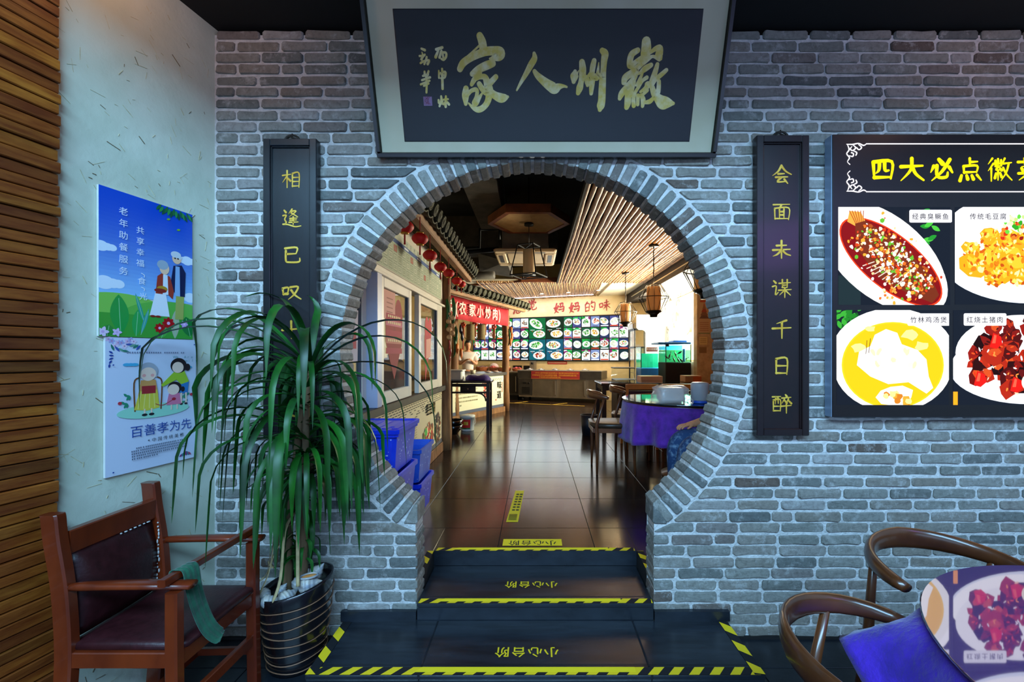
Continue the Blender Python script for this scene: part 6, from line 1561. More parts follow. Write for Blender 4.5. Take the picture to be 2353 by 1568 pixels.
# fish tanks
def tank(name, label, x0, x1, y0, y1, z0, zw, z1, back, stand, nf, seed):
    o = thing('fish_tank', label, 'aquarium', ((x0+x1)/2, (y0+y1)/2, FZ), 0, 'fish tanks below the window')
    m = MB(); m.rbox((x0, y0, FZ), (x1, y1, z0), .01); m.build('stand', stand, o)
    m = MB(); m.box((x0, y0, z0), (x1, y0+.008, z1)); m.box((x0, y0, z0), (x0+.008, y1, z1)); m.box((x1-.008, y0, z0), (x1, y1, z1)); g = m.build('glass_wall', TANKGLASS, o)
    m = MB(); m.box((x0+.009, y1-.012, z0), (x1-.009, y1, zw)); m.build('lit_back_panel', back, o)
    m = MB(); m.box((x0+.01, y0+.01, z0+.003), (x1-.01, y1-.014, zw-.004)); m.build('water', WATER, o)
    m = MB()
    for x in (x0, x1-.012): m.box((x, y0-.003, z0), (x+.012, y0+.009, z1))
    m.build('corner_trim', LAMPBLACK, o)
    q = random.Random(seed)
    for k in range(nf):
        x, y, z = q.uniform(x0+.06, x1-.06), q.uniform(y0+.05, y1-.1), z0+.03+(zw-z0-.07)*q.random()
        f = thing('fish', 'small dark fish swimming in the right fish tank', 'fish', (x, y, z), 0, 'dark fish in the right fish tank')
        a = q.uniform(-1.3, 1.3); m = MB(); n = 9; P, S = [], []
        for j in range(n):
            t = j/(n-1); P.append(V((.055*(t-.5)*2, .004*math.sin(t*5), 0))); S.append((.0035+.007*math.sin(PI*min(1, t*1.15))**.8, .004+.014*math.sin(PI*min(1, t*1.15))**.8))
        P += [V((.062, 0, 0)), V((.078, 0, 0))]; S += [(.002, .006), (.001, .018)]
        m.sweep(P, S, 8); m.xf(Matrix.Translation((x, y, z)) @ Matrix.Rotation(q.choice([0, PI])+q.uniform(-.4, .4), 4, 'Z') @ Matrix.Rotation(a, 4, 'Y')); m.build('body', FISHM, f)
    return o
o = tank('t', 'right fish tank with dark fish and a blue lid', 2.33, 2.79, 7.62, 8.08, 1.335, 1.56, 1.66, AQGLOW, BLACK, 9, 5)
m = MB(); m.rbox((2.20, 7.60, 1.66), (2.79, 8.10, 1.70), .01); m.rbox((2.5, 7.7, 1.70), (2.75, 8.0, 1.735), .01); m.build('blue_lid', AQBLUE, o)
m = MB(); m.rbox((2.66, 7.66, 1.345), (2.70, 7.70, 1.58), .008); m.build('filter_tube', AQBLUE, o)
m = MB(); m.rbox((2.33, 7.606, 1.62), (2.39, 7.62, 1.665), .004); m.build('thermometer', LAMPBLACK, o)
m = MB(); m.box((2.34, 8.065, 1.562), (2.78, 8.07, 1.65)); m.build('blue_back_panel', AQSKY, o)
o = tank('t', 'left fish tank of clear greenish water with a red label', 2.02, 2.47, 8.15, 8.55, 1.22, 1.50, 1.62, TURQ, AQBLUE, 0, 6)
A = Art((2.12, 8.145, 1.53), UX, UZ, .001); A.rect(0, 0, .22, .09, '#a84a50')
for k in range(6): A.rect(.015+.033*k, .03, .038+.033*k, .07, '#e0b8a8')
A.build('red_label', PRINT, o)
m = MB(); m.box((2.24, 8.17, 1.22), (2.25, 8.53, 1.60)); m.build('divider', GLASS, o)
# papers on the pillar
def paper(name, label, x0, x1, z0, z1, fn):
    A = Art((x0, 7.396, z0), UX, UZ, .0008); fn(A, x1-x0, z1-z0); return tag(A.build(name, PRINT), label, 'notice')
def pyr(A, w, h):
    A.rect(0, 0, w, h, '#b8a076'); A.rect(0, 0, w, .012, '#4f7a4a')
    A.rect(.15*w, .88*h, .85*w, .93*h, '#a84a30')
    for k in range(5): A.poly([((.5-.09*k-.07)*w, (.78-.09*k)*h), ((.5+.09*k+.07)*w, (.78-.09*k)*h), (.5*w+.06*k*w, (.80-.09*k+.07)*h), (.5*w-.06*k*w, (.80-.09*k+.07)*h)], ['#a8503c', '#8a6a4a', '#9a4a3a', '#7a5a44', '#6a5040'][k])
    for k in range(5): A.rect(.12*w, (.08+.055*k)*h, .88*w, (.095+.055*k)*h, '#9a6a4a')
paper('paper_notice', 'tall paper poster with a food pyramid on the brown pillar', 2.83, 3.03, 1.84, 2.46, pyr)
paper('paper_notice', 'small yellow plaque below the food pyramid poster', 2.84, 2.99, 1.64, 1.79, lambda A, w, h: (A.rect(0, 0, w, h, '#a8935a'), A.rect(.03*w, .04*h, .97*w, .96*h, '#c8b878'), [A.rect(.15*w, (.3+.2*k)*h, .85*w, (.36+.2*k)*h, '#8a7a48') for k in range(3)]))
paper('paper_notice', 'small brown plaque, lowest on the brown pillar', 2.845, 2.975, 1.50, 1.61, lambda A, w, h: (A.rect(0, 0, w, h, '#8a7048'), [A.rect(.1*w, (.2+.22*k)*h, .9*w, (.26+.22*k)*h, '#6a5234') for k in range(3)]))

# ------------------------------------------------------------------ hanging lamps and ceiling pieces
def cage_lamp(p, zc, label):
    p = V(p); o = thing('cage_lamp', label, 'lamp', (p.x, p.y, p.z), 0, 'wire cage lamps under the bamboo ceiling')
    z = p.z; r = .205
    m = MB(); m.lathe([(.07, zc-.025), (.07, zc), (.06, zc)], (p.x, p.y, 0), 20); m.build('ceiling_cap', LAMPBLACK, o)
    m = MB(); m.sweep([(p.x+.004*math.sin(k*2), p.y, zc-.02-(zc-.02-z-.46)*k/12) for k in range(13)], [.006 if k % 2 else .009 for k in range(13)], 6); m.build('cord', LAMPBLACK, o)
    m = MB(); m.lathe([(.085, z+.08), (.095, z+.14), (.098, z+.25), (.095, z+.36), (.085, z+.42)], (p.x, p.y, 0), 24); m.build('shade', SHADEWOOD, o)
    m = MB(); m.lathe([(.10, z+.06), (.11, z+.075), (.10, z+.09)], (p.x, p.y, 0), 20); m.lathe([(.05, z), (.055, z+.03), (.085, z+.06), (.02, z+.065)], (p.x, p.y, 0), 18); m.build('bottom_cap', LAMPBLACK, o)
    m = MB(); n = 14
    for k in range(n):
        a = 2*PI*k/n; c, s = math.cos(a), math.sin(a)
        m.sweep([V((p.x+q*c, p.y+q*s, z+h)) for q, h in ((.10, .445), (r, .275), (r*1.0, .265), (.11, .075))], .0038, 5)
    for q, h, w in ((.10, .445, .005), (r, .27, .006), (.11, .075, .005)): m.sweep([V((p.x+q*math.cos(2*PI*k/28), p.y+q*math.sin(2*PI*k/28), z+h)) for k in range(29)], w, 6)
    m.build('wire_cage', LAMPBLACK, o)
    lamp('warm_room_fill', 'POINT', (0, 0, .45), 22, (1, .66, .34), size=.08, parent=o)  # warm fill added to brighten the room; the cage lamps themselves look unlit
cage_lamp((1.60, 3.99, 1.995), 3.0, 'wire cage lamp nearest the gate, partly behind the brick ring')
cage_lamp((1.645, 5.92, 1.995), 3.0, 'biggest fully visible wire cage lamp in front of the window')
cage_lamp((1.68, 7.93, 1.995), 3.0, 'farthest wire cage lamp in front of the menu wall')
hx, hy, hz = -.09, 5.96, 3.30
o = thing('hexagon_ceiling_panel', 'hexagonal wood rimmed ceiling panel above the lantern lamp', 'ceiling panel', (hx, hy, hz))
H = lambda r, z: [V((hx+r*math.cos(PI*k/3), hy+r*math.sin(PI*k/3), z)) for k in range(6)]
m = MB(); m.loft([H(.50, hz), H(.575, hz), H(.575, hz+.11), H(.50, hz+.11)], cap=False); m.loft([H(.50, hz+.11), H(.50, hz)], cap=False); m.build('wood_rim', HEXWOOD, o)
m = MB(); m.loft([H(.505, hz+.012), H(.505, hz+.03)]); m.build('tan_infill', HEXFILL, o)
m = MB(); m.sweep([(hx, hy, hz+.03), (hx, hy, 3.95)], .01, 8); m.build('hanger', LAMPBLACK, o)
o = thing('frame_lamp', 'square black frame lamp with cream cylinder under the hexagon panel', 'lamp', (hx, hy, 2.56))
m = MB(); m.lathe([(.065, hz-.02), (.065, hz+.012), (.02, hz+.012)], (hx, hy, 0), 20); m.build('ceiling_cap', LAMPBLACK, o); m = MB(); m.sweep([(hx, hy, hz-.01), (hx, hy, 3.0)], .005, 6); m.build('cord', LAMPBLACK, o)
m = MB(); T = [V((hx+.165*math.cos(a), hy+.165*math.sin(a), 3.0)) for a in (.35+PI/2*k-PI/2 for k in range(4))]; Bq = [V((hx+.275*math.cos(a), hy+.275*math.sin(a), 2.575)) for a in (.35+PI/2*k-PI/2 for k in range(4))]
for k in range(4): m.bar(T[k], T[(k+1) % 4], .014, .014); m.bar(Bq[k], Bq[(k+1) % 4], .014, .014); m.bar(T[k], Bq[k], .014, .014)
m.bar(T[0], T[2], .012, .012); m.bar(Bq[0], Bq[2], .012, .012); m.bar(Bq[1], Bq[3], .012, .012); m.build('black_frame', LAMPBLACK, o)
m = MB(); m.lathe([(.078, 2.62), (.082, 2.63), (.082, 2.93), (.078, 2.94)], (hx, hy, 0), 28); m.build('shade', SHADE, o); m = MB(); m.lathe([(.02, 2.58), (.10, 2.585), (.02, 2.60)], (hx, hy, 0), 20); m.build('bottom_plate', GREYPLASTIC, o)
o = thing('air_conditioner', 'square ceiling cassette air conditioner behind the frame lamp', 'air conditioner', (-.15, 6.8, 3.0))
m = MB()
for a, b in (((-.62, 6.28, 3.0), (.32, 6.46, 3.05)), ((-.62, 7.16, 3.0), (.32, 7.34, 3.05)), ((-.62, 6.46, 3.0), (-.44, 7.16, 3.05)), ((.14, 6.46, 3.0), (.32, 7.16, 3.05))): m.rbox(a, b, .03)
m.build('frame', ACWHITE, o); m = MB(); m.rbox((-.43, 6.47, 3.005), (.13, 7.15, 3.03), .04); m.build('grille', ACWHITE, o)
m = MB()
for a, b in (((-.45, 6.36, 2.997), (.15, 6.40, 3.002)), ((-.45, 7.22, 2.997), (.15, 7.26, 3.002)), ((-.56, 6.55, 2.997), (-.50, 7.05, 3.002)), ((.20, 6.55, 2.997), (.26, 7.05, 3.002))): m.box(a, b)
m.build('louvre', LOUVRE, o); m = MB(); m.rbox((-.5, 6.42, 3.05), (.2, 7.2, 3.36), .01); m.build('housing', DUCT, o)
m = MB()
for x in (-.45, .15):
    for y in (6.5, 7.1): m.sweep([(x, y, 3.36), (x, y, 3.95)], .006, 6)
m.build('hanging_rod', DUCT, o)
for l, P, r in (('thick grey pipe below the ceiling above the far eave', [(-2.4, 8.4, 2.98), (-1.3, 8.2, 2.99), (-.78, 8.1, 2.99)], .075), ('black pipe bend beside the air conditioner', [(-1.6, 7.3, 3.30), (-.95, 7.3, 3.30), (-.95, 7.3, 3.62), (-.62, 7.3, 3.62), (-.62, 7.3, 3.45)], .03), ('thin dark pipe above the near eave', [(-1.9, 7.2, 3.15), (-1.2, 7.0, 3.15), (-.6, 7.05, 3.22)], .04)):
    m = MB(); m.sweep(P, r, 12); tag(m.build('ceiling_pipe', DUCT if r > .05 else LAMPBLACK), l, 'pipe')
m = MB(); m.loft([[V(p) for p in ((-1.0, 7.45, 3.25), (-.5, 7.45, 3.1), (-.45, 8.4, 3.0), (-1.1, 8.4, 3.1))], [V(p) for p in ((-1.0, 7.45, 3.29), (-.5, 7.45, 3.29), (-.45, 8.4, 3.29), (-1.1, 8.4, 3.29))]]); tag(m.build('air_duct', CONCRETE), 'tapering grey air duct above the far eave', 'duct')

# ================================================================== FAR ROOM: furniture and things on the floor
# blue crates behind the gate
def crate(loc, sx, sy, h, label, matb, lid=True):
    o = thing('storage_crate', label, 'crate', loc, 0, 'blue storage crates stacked behind the gate'); x, y, z = loc
    def ring(i, zz, r=.02): 
        a, b = sx/2-i, sy/2-i
        return [V((x+p, y+q, z+zz)) for p, q in ((-a+r, -b), (a-r, -b), (a, -b+r), (a, b-r), (a-r, b), (-a+r, b), (-a, b-r), (-a, -b+r))]
    m = MB(); m.loft([ring(.03, 0), ring(.012, h*.86), ring(.0, h*.86), ring(.0, h*.97), ring(.014, h*.97), ring(.022, h*.80), ring(.04, .012)]); bd = m.build('body', matb, o)
    m = MB(); rnd = random.Random(int(h*1000+x*100))
    for k in range(46):
        u, w = rnd.uniform(-.4, .4)*sx, rnd.uniform(.05, .8)*h; l = rnd.uniform(.002, .007); i = .03-.018*w/(.86*h)
        m.box((x+u-l, y-sy/2+i-.0012, z+w-l*.7), (x+u+l, y-sy/2+i, z+w+l*.7))
    for k in range(16):
        v_, w = rnd.uniform(-.38, .38)*sy, rnd.uniform(.1, .8)*h; l = rnd.uniform(.002, .006); i = .03-.018*w/(.86*h)
        m.box((x+sx/2-i, y+v_-l, z+w-l), (x+sx/2-i+.0012, y+v_+l, z+w+l))
    for k in range(26):
        a = PI*k/25; c = .10*math.cos(a); d = .05+.12*math.sin(a)
        m.box((x+sx/2-.022, y+c-.002, z+d), (x+sx/2-.0205, y+c+.002, z+d+.006))
    m.build('scratches', SCRATCH, bd)['kind'] = 'stuff'
    if lid:
        m = MB(); m.loft([ring(-.008, h*.93), ring(-.010, h*1.03), ring(.006, h*1.035), ring(.02, h*1.005)])
        for k in range(5): m.rbox((x-sx*.36+.06*k, y-sy*.34, z+h*1.0), (x-sx*.36+.035+.06*k, y+sy*.34, z+h*1.02), .004)
        m.rbox((x+sx*.16, y-sy*.2, z+h*1.0), (x+sx*.38, y+sy*.2, z+h*1.018), .004)
        m.build('lid', BLUEPLASTIC, o)
    return o
H = .252
crate((-.955, 2.635, FZ), .345, .44, H, 'bottom crate of the near blue stack, mostly behind the brick pier', BLUEPLASTIC, False)
crate((-.955, 2.635, FZ+H), .345, .44, H, 'middle crate of the near blue stack', BLUEPLASTIC, False)
crate((-.955, 2.635, FZ+2*H), .345, .44, H, 'top lidded crate of the near blue stack', BLUEPLASTIC, True)
crate((-.985, 3.30, FZ), .31, .42, H, 'lower crate of the far blue stack on the brown floor', BLUEPLASTIC, False)
crate((-.985, 3.30, FZ+H), .31, .42, H, 'upper open crate of the far blue stack', BLUEPLASTIC2, False)

def xbar(m, p, q, w, h): m.bar(p, q, w, h)
# dark altar table by the stall
o = thing('side_table', 'black wooden side table standing before the stall counter', 'table', (-1.1, 7.1, FZ))
X0, X1, Y0, Y1, ZT_ = -1.46, -.74, 6.88, 7.27, 1.05
m = MB(); m.rbox((X0-.03, Y0-.03, ZT_-.035), (X1+.03, Y1+.03, ZT_), .008); m.build('tabletop', DARKWOOD, o)
for x in (X0, X1):
    for y in (Y0, Y1):
        m = MB(); m.bar((x+(.025 if x == X0 else -.025), y+(.025 if y == Y0 else -.025), FZ), (x+(.025 if x == X0 else -.025), y+(.025 if y == Y0 else -.025), ZT_-.03), .055, .055); m.build('leg', DARKWOOD, o)
m = MB(); m.bar((X0, Y0+.025, .86), (X1, Y0+.025, .86), .025, .03); m.bar((X1-.025, Y0, .86), (X1-.025, Y1, .86), .025, .03); m.bar((X0, Y0+.025, .98), (X1, Y0+.025, .98), .02, .05)
for x in (-1.2, -.98): m.bar((x, Y0+.025, .86), (x, Y0+.025, .98), .03, .02)
m.build('apron', DARKWOOD, o)
m = MB(); m.sweep(spline([(X1-.06, Y0+.025, .72), (X1-.08, Y0+.025, .79), (X1-.14, Y0+.025, .84), (X1-.24, Y0+.025, .855)], 4), .014, 6); m.build('corner_bracket', DARKWOOD, o)
m = MB(); m.rbox((-1.2, Y0+.005, .875), (-.98, Y0+.03, .965), .006); d = m.build('drawer', DARKWOOD, o); m = MB(); m.ball((-1.09, Y0, .92), .014); m.build('knob', STEEL, d)
o = thing('plastic_tub', 'white plastic tub on the black side table', 'tub', (-1.37, 7.12, 1.05))
m = MB(); m.rbox((-1.47, 6.92, 1.052), (-1.19, 7.22, 1.21), .02); m.build('body', WHITEPLASTIC, o); m = MB(); m.rbox((-1.485, 6.905, 1.20), (-1.175, 7.235, 1.225), .01); m.build('rim', WHITEPLASTIC, o)
m = MB(); m.smooth = True; rings = []; rnd = random.Random(2)
for i in range(9):
    t = i/8; x = -1.16+.42*t; hgt = .018+.030*math.sin(PI*t)**.6*(1+.3*math.sin(9*t)); w = .03+.11*math.sin(PI*t)**.5
    rings.append([V((x+rnd.uniform(-.006, .006), 7.08+w*math.cos(a)*(1+rnd.uniform(-.1, .1)), 1.053+max(0, hgt*2*math.sin(a)*(1+rnd.uniform(-.15, .15))))) for a in (2*PI*k/14 for k in range(14))])
m.loft(rings); tag(m.build('cloth_bundle', PURPLEDK), 'dark purple cloth bundle lying on the black side table', 'cloth')
o = thing('bowl_stack', 'stack of glossy black bowls on the floor beside the side table', 'bowls', (-1.24, 6.42, FZ))
for k in range(2):
    m = MB(); z = FZ+.002+.075*k; m.lathe([(.07, z), (.075, z+.015), (.13, z+.08), (.155, z+.135), (.148, z+.135), (.12, z+.08), (.02, z+.03)], (-1.24, 6.42, 0), 28); m.build('bowl', BLACKGLAZE, o)
o = thing('sauce_bucket', 'white bucket with red label on the floor under the side table', 'bucket', (-1.07, 6.72, FZ))
m = MB(); m.lathe([(.098, FZ+.001), (.102, FZ+.01), (.114, FZ+.205), (.12, FZ+.205), (.12, FZ+.235), (.115, FZ+.242), (.02, FZ+.243)], (-1.07, 6.72, 0), 32); m.build('body', WHITEPLASTIC, o)
m = MB(); n = 20; a0, a1 = -PI*.97, -PI*.32
for z0, z1, mi in ((.055, .185, 0), (.035, .055, 1), (.10, .15, 2)):
    aa, ab = (a0, a1) if mi < 2 else (-PI*.62, -PI*.42)
    m.cm = mi; r0, r1 = .1035+.0115*(z0/.2)+(.0006 if mi < 2 else .0012), .1035+.0115*(z1/.2)+(.0006 if mi < 2 else .0012)
    for k in range(n):
        u, w = aa+(ab-aa)*k/n, aa+(ab-aa)*(k+1)/n
        m.add([(-1.07+r*math.cos(a), 6.72+r*math.sin(a), FZ+z) for r, a, z in ((r0, u, z0), (r0, w, z0), (r1, w, z1), (r1, u, z1))], [(0, 1, 2, 3)])
m.build('red_label', [REDSILK, GREENVEG, GOLD], o)
m = MB(); m.sweep(spline([(-.955, 6.70, FZ+.215), (-.935, 6.66, FZ+.15), (-.945, 6.62, FZ+.11)], 5), .004, 6); m.build('bail_handle', WHITEPLASTIC, o)
o = thing('small_cup', 'small pale cup on the stall counter left of the cook', 'cup', ct(1.15, -.1, 1.11)); c = ct(1.05, -.08, 1.111)
m = MB(); m.lathe([(.045, 0), (.055, .07), (.05, .07), (.04, .01)], c, 18); m.build('body', CREAMLT, o)
for s, n, l in ((.32, -.05, 'pinkish food packet lying on the stall counter near the log post'), (.52, -.1, 'second pinkish food packet on the stall counter')):
    m = MB(); m.ball(ct(s, n, 1.128), .07, .05, .017, 12, 6); tag(m.build('food_packet', PINKBOX), l, 'packet')

# rectangular dark table with glass
o = thing('dining_table', 'long dark rectangular table with glass top in front of the fish tanks', 'table', (1.83, 6.85, FZ))
X0, X1, Y0, Y1, ZT_ = 1.0, 2.66, 6.46, 7.22, 1.04
m = MB(); m.rbox((X0, Y0, ZT_-.04), (X1, Y1, ZT_-.008), .006); m.build('tabletop', DARKWOOD, o)
m = MB(); m.rbox((X0+.005, Y0+.005, ZT_-.007), (X1-.005, Y1-.005, ZT_), .002); m.build('glass_top', mat('black_table_glass', '#0a0d0c', '#0d1210', .05, scale=3, spec=.9), o)
for x in (X0+.05, X1-.05):
    for y in (Y0+.05, Y1-.05): m = MB(); m.bar((x, y, FZ), (x, y, ZT_-.04), .065, .065); m.build('leg', DARKWOOD, o)
m = MB()
for y in (Y0+.05, Y1-.05): m.bar((X0+.05, y, .96), (X1-.05, y, .96), .03, .07)
for x in (X0+.05, X1-.05):
    m.bar((x, Y0+.05, .96), (x, Y1-.05, .96), .03, .07); m.bar((x, Y0+.05, .84), (x, Y1-.05, .84), .02, .03)
    for k in range(3): m.bar((x, Y0+.2+.18*k, .84), (x, Y0+.2+.18*k, .95), .02, .02)
m.build('apron', DARKWOOD, o)
for x0, x1, y0, y1, h, l in ((2.36, 2.62, 6.70, 6.95, .10, 'small orange-brown cardboard box at the right end of the long dark table'),):
    o = thing('cardboard_box', l, 'box', (x0, y0, ZT_)); m = MB(); m.rbox((x0, y0, ZT_+.001), (x1, y1, ZT_+h), .004); m.build('carton', CARDBOARD, o); A = Art((x0+.12, y0-.001, ZT_+.005), UX, UZ, .0004); A.rect(0, 0, .13, h-.012, '#c4622a'); A.build('print', PRINT, o)
o = thing('pink_box', 'pinkish box standing behind the middle of the long dark table', 'box', (1.98, 7.6, FZ)); m = MB(); m.rbox((1.84, 7.42, .98), (2.22, 7.72, 1.10), .006); m.build('carton', PINKBOX, o); m = MB(); m.rbox((1.9, 7.45, FZ), (2.16, 7.68, .98), .01); m.build('pedestal', STEELDK, o)
o = thing('waste_bin', 'dark bin on the floor left of the long dark table', 'bin', (.83, 6.55, FZ)); m = MB(); m.lathe([(.10, FZ), (.13, FZ+.30), (.12, FZ+.30), (.09, FZ+.02)], (.80, 6.35, 0), 20); m.build('body', mat('navy_plastic', '#0c1420', rough=.5), o)

# round table with the purple cloth
rx, ry, rr, rz = 1.49, 4.20, .625, 1.04
o = thing('round_table', 'round glass topped table under purple cloth seen through the gate', 'table', (rx, ry, FZ))
m = MB(); m.lathe([(.24, FZ), (.24, FZ+.03), (.06, FZ+.07), (.05, .7), (.07, rz-.06), (rr-.05, rz-.05), (rr-.03, rz-.022), (.01, rz-.022)], (rx, ry, 0), 40); m.build('pedestal_top', BROWNWOOD, o)
m = MB(); m.lathe([(.01, rz-.010), (rr-.003, rz-.010), (rr, rz-.006), (rr-.003, rz)], (rx, ry, 0), 96, cap=False); m.disc((rx, ry), rr-.003, rz); m.build('glass_top', mat('green_table_glass', '#10231f', '#143029', .04, scale=3, spec=.9), o)
m = glasstable_cloth(rx, ry, rr-.02, rz-.013, .65, 12, .05, 9); tag(m.build('tablecloth', PURPLE2), 'purple velvet cloth hanging from the round table beyond the gate', 'tablecloth')
o = thing('grey_canister', 'grey plastic canister with blue base on the purple clothed table', 'canister', (1.468, 3.80, rz))
m = MB(); m.lathe([(.072, rz+.026), (.077, rz+.03), (.079, rz+.165), (.074, rz+.18), (.06, rz+.186), (.01, rz+.187)], (1.468, 3.80, 0), 32); m.build('body', GREYPLASTIC, o); m = MB(); m.lathe([(.068, rz+.001), (.072, rz+.006), (.073, rz+.026), (.02, rz+.026)], (1.468, 3.80, 0), 32); m.build('base', BLUEBASE, o)
o = thing('bagged_box', 'white box wrapped in a clear plastic bag on the purple clothed table', 'bag', (1.24, 3.9, rz))
m = MB(); m.rbox((1.13, 3.80, rz+.012), (1.33, 3.98, rz+.135), .01); m.build('white_box', WHITEPLASTIC, o)
m = MB(); m.smooth = True; rnd = random.Random(8); rings = []
for i in range(8):
    t = i/7; z = rz+.001+.15*t; q = (1.18-.2*t) if i < 7 else .8
    rings.append([V((1.23+(.145*q+rnd.uniform(-.012, .012))*math.copysign(abs(math.cos(a))**.6, math.cos(a)), 3.88+(.125*q+rnd.uniform(-.012, .012))*math.copysign(abs(math.sin(a))**.6, math.sin(a)), z+rnd.uniform(-.006, .006)*(i > 0))) for a in (2*PI*k/26 for k in range(26))])
m.loft(rings); m.build('plastic_bag', PLASTICFILM, o)
m = MB(); m.sweep([(1.332+.024*math.cos(a), 3.665, rz+.027+.024*math.sin(a)) for a in (2*PI*k/20 for k in range(21))], [(.012, .006)]*21, 8); tag(m.build('tape_roll', PLASTICFILM), 'clear tape roll standing at the front edge of the purple clothed table', 'tape')
o = thing('green_bag', 'crumpled green plastic bag right of the grey canister', 'bag', (1.63, 3.80, rz)); m = MB(); rnd = random.Random(3); m.smooth = True
m.lathe([(.06, rz+.001), (.075, rz+.03), (.05, rz+.06), (.01, rz+.07)], (1.63, 3.80, 0), 14, mod=lambda a, z: 1+.22*math.sin(3*a+z*60)+.12*math.sin(7*a)); m.build('bag', GREENBAG, o)
o = thing('cardboard_box', 'brown cardboard box behind the grey canister at the table edge', 'box', (1.70, 4.18, rz)); m = MB(); m.rbox((1.60, 4.12, rz+.001), (1.86, 4.34, rz+.085), .004); m.build('carton', CARDBOARD, o)
m = MB(); m.ball((1.70, 4.22, rz+.115), .09, .07, .028, 14, 7); tag(m.build('paper_wad', WHITEPLASTIC), 'crumpled white tissue on the brown cardboard box', 'tissue')

# chairs of the far room
G = 'wooden chairs around the tables of the far room'
def rchair(x, y, rz_, label): 
    return horn_chair((x, y, FZ), rz_, label, BROWNWOOD, mat('dark_leather_seat', '#33251a', '#3f2f22', .35, scale=9), 1.35, G, hz=.775, rail=(.014, .03), R0=.225, sz=.49, sp=.1)
rchair(.775, 4.43, 0, 'brown chair with bent back rail standing left of the purple clothed table')
rchair(1.12, 5.05, -.2, 'dark brown chair half hidden behind the purple clothed table')
rchair(1.33, 2.99, PI, 'chair with bent rail that the seated person uses, by the brick ring')
def slat_chair(x, y, label):
    t = thing('slat_back_chair', label, 'chair', (x, y, FZ), 0, 'orange slat back chairs at the long dark table')
    def b(m, n): m.xf(Matrix.Translation((x, y, FZ))); return m.build(n, ORANGEWOOD, t)
    for sx in (-1, 1):
        m = MB(); m.bar((sx*.19, -.19, 0), (sx*.19, -.21, .82), .035, .035); b(m, 'leg'); m = MB(); m.bar((sx*.18, .19, 0), (sx*.18, .19, .44), .035, .035); b(m, 'leg')
    m = MB(); m.bar((-.19, -.21, .79), (.19, -.21, .79), .025, .07); b(m, 'top_rail')
    m = MB(); m.rbox((-.19, -.215, .50), (.19, -.195, .74), .005); m.xf(Matrix.Translation((x, y, FZ))); m.build('back_panel', LEATHER, t)
    m = MB(); m.rbox((-.21, -.2, .43), (.21, .21, .47), .01); b(m, 'seat')
    m = MB(); m.bar((-.19, .19, .40), (.19, .19, .40), .02, .05); m.bar((-.19, -.19, .40), (.19, -.19, .40), .02, .05); b(m, 'seat_frame')
slat_chair(1.34, 5.55, 'orange slat back chair left of its twin at the long dark table'); slat_chair(1.80, 5.58, 'orange slat back chair directly behind the bagged white box')

# ================================================================== people
def skinned(name, m_, chains, parent, sub=2, root=0):
    """one continuous surface grown around connected joints: chains = lists of (x,y,z,r) sharing equal points"""
    vs, es, rad, idx = [], [], [], {}
    for ch in chains:
        prev = None
        for x, y, z, r in ch:
            k = (round(x, 4), round(y, 4), round(z, 4))
            if k not in idx: idx[k] = len(vs); vs.append((x, y, z)); rad.append(r)
            if prev is not None and prev != idx[k]: es.append((prev, idx[k]))
            prev = idx[k]
    me = bpy.data.meshes.new(name); Mi = wm(parent).inverted()
    me.from_pydata([tuple(Mi @ V(p)) for p in vs], es, []); o = bpy.data.objects.new(name, me); COL.objects.link(o); o.parent = parent
    o.modifiers.new('skin', 'SKIN')
    for i, r in enumerate(rad):
        sv = me.skin_vertices[0].data[i]; rr_ = r if isinstance(r, tuple) else (r, r); sv.radius = rr_; sv.use_root = i == root
    s = o.modifiers.new('sub', 'SUBSURF'); s.levels = s.render_levels = sub; o.modifiers['skin'].use_smooth_shade = True
    me.materials.append(m_); return o
def tf(M, ch): return [(*(M @ V((x, y, z))), r) for x, y, z, r in ch]
def head(parent, M, hair_back=True):
    """skull, hair, face at M (origin at the chin-neck joint, facing -y)"""
    m = MB(); prof = [(-.02, .035), (.0, .045), (.03, .058), (.07, .070), (.12, .076), (.165, .072), (.20, .05), (.215, .015)]
    rings = []
    for z, r in prof: rings.append([V((r*math.cos(a)*.95, r*1.12*math.sin(a)-(.012 if z < .06 else 0), z)) for a in (2*PI*k/20 for k in range(20))])
    m.smooth = True; m.loft(rings)
    m.sweep([(0, -.080, .105), (0, -.092, .085), (0, -.096, .072), (0, -.082, .066)], [.006, .010, .013, .006], 8)
    for sx in (-1, 1): m.ball((sx*.075, .005, .095), .012, .02, .03, 8, 6)
    m.xf(M); h = m.build('head', SKIN, parent)
    m = MB(); m.smooth = True; rings = []
    for k in range(8):
        t = k/7; z = .075+.155*t; r = .088*math.sqrt(max(.02, 1-((z-.12)/.125)**2)) if z > .12 else .088
        rings.append([V((r*math.cos(a), r*1.15*math.sin(a)+.012+(.022 if math.sin(a) < -.4 and z < .17 else 0)*(1), z+(.06 if math.sin(a) < -.4 and z < .14 else 0))) for a in (2*PI*j/20 for j in range(20))])
    m.loft(rings); m.ball((0, .085, .13), .04, .035, .04); m.xf(M); m.build('hair', HAIR, parent)
    m = MB()
    for sx in (-1, 1): m.ball((sx*.028, -.077, .103), .009, .004, .005, 8, 5); m.bar((sx*.014, -.083, .122), (sx*.042, -.077, .122), .004, .005)
    m.xf(M); m.build('eyes', HAIR, h); m = MB(); m.ball((0, -.080, .045), .018, .005, .006, 10, 5); m.xf(M); m.build('mouth', CHILI, h)
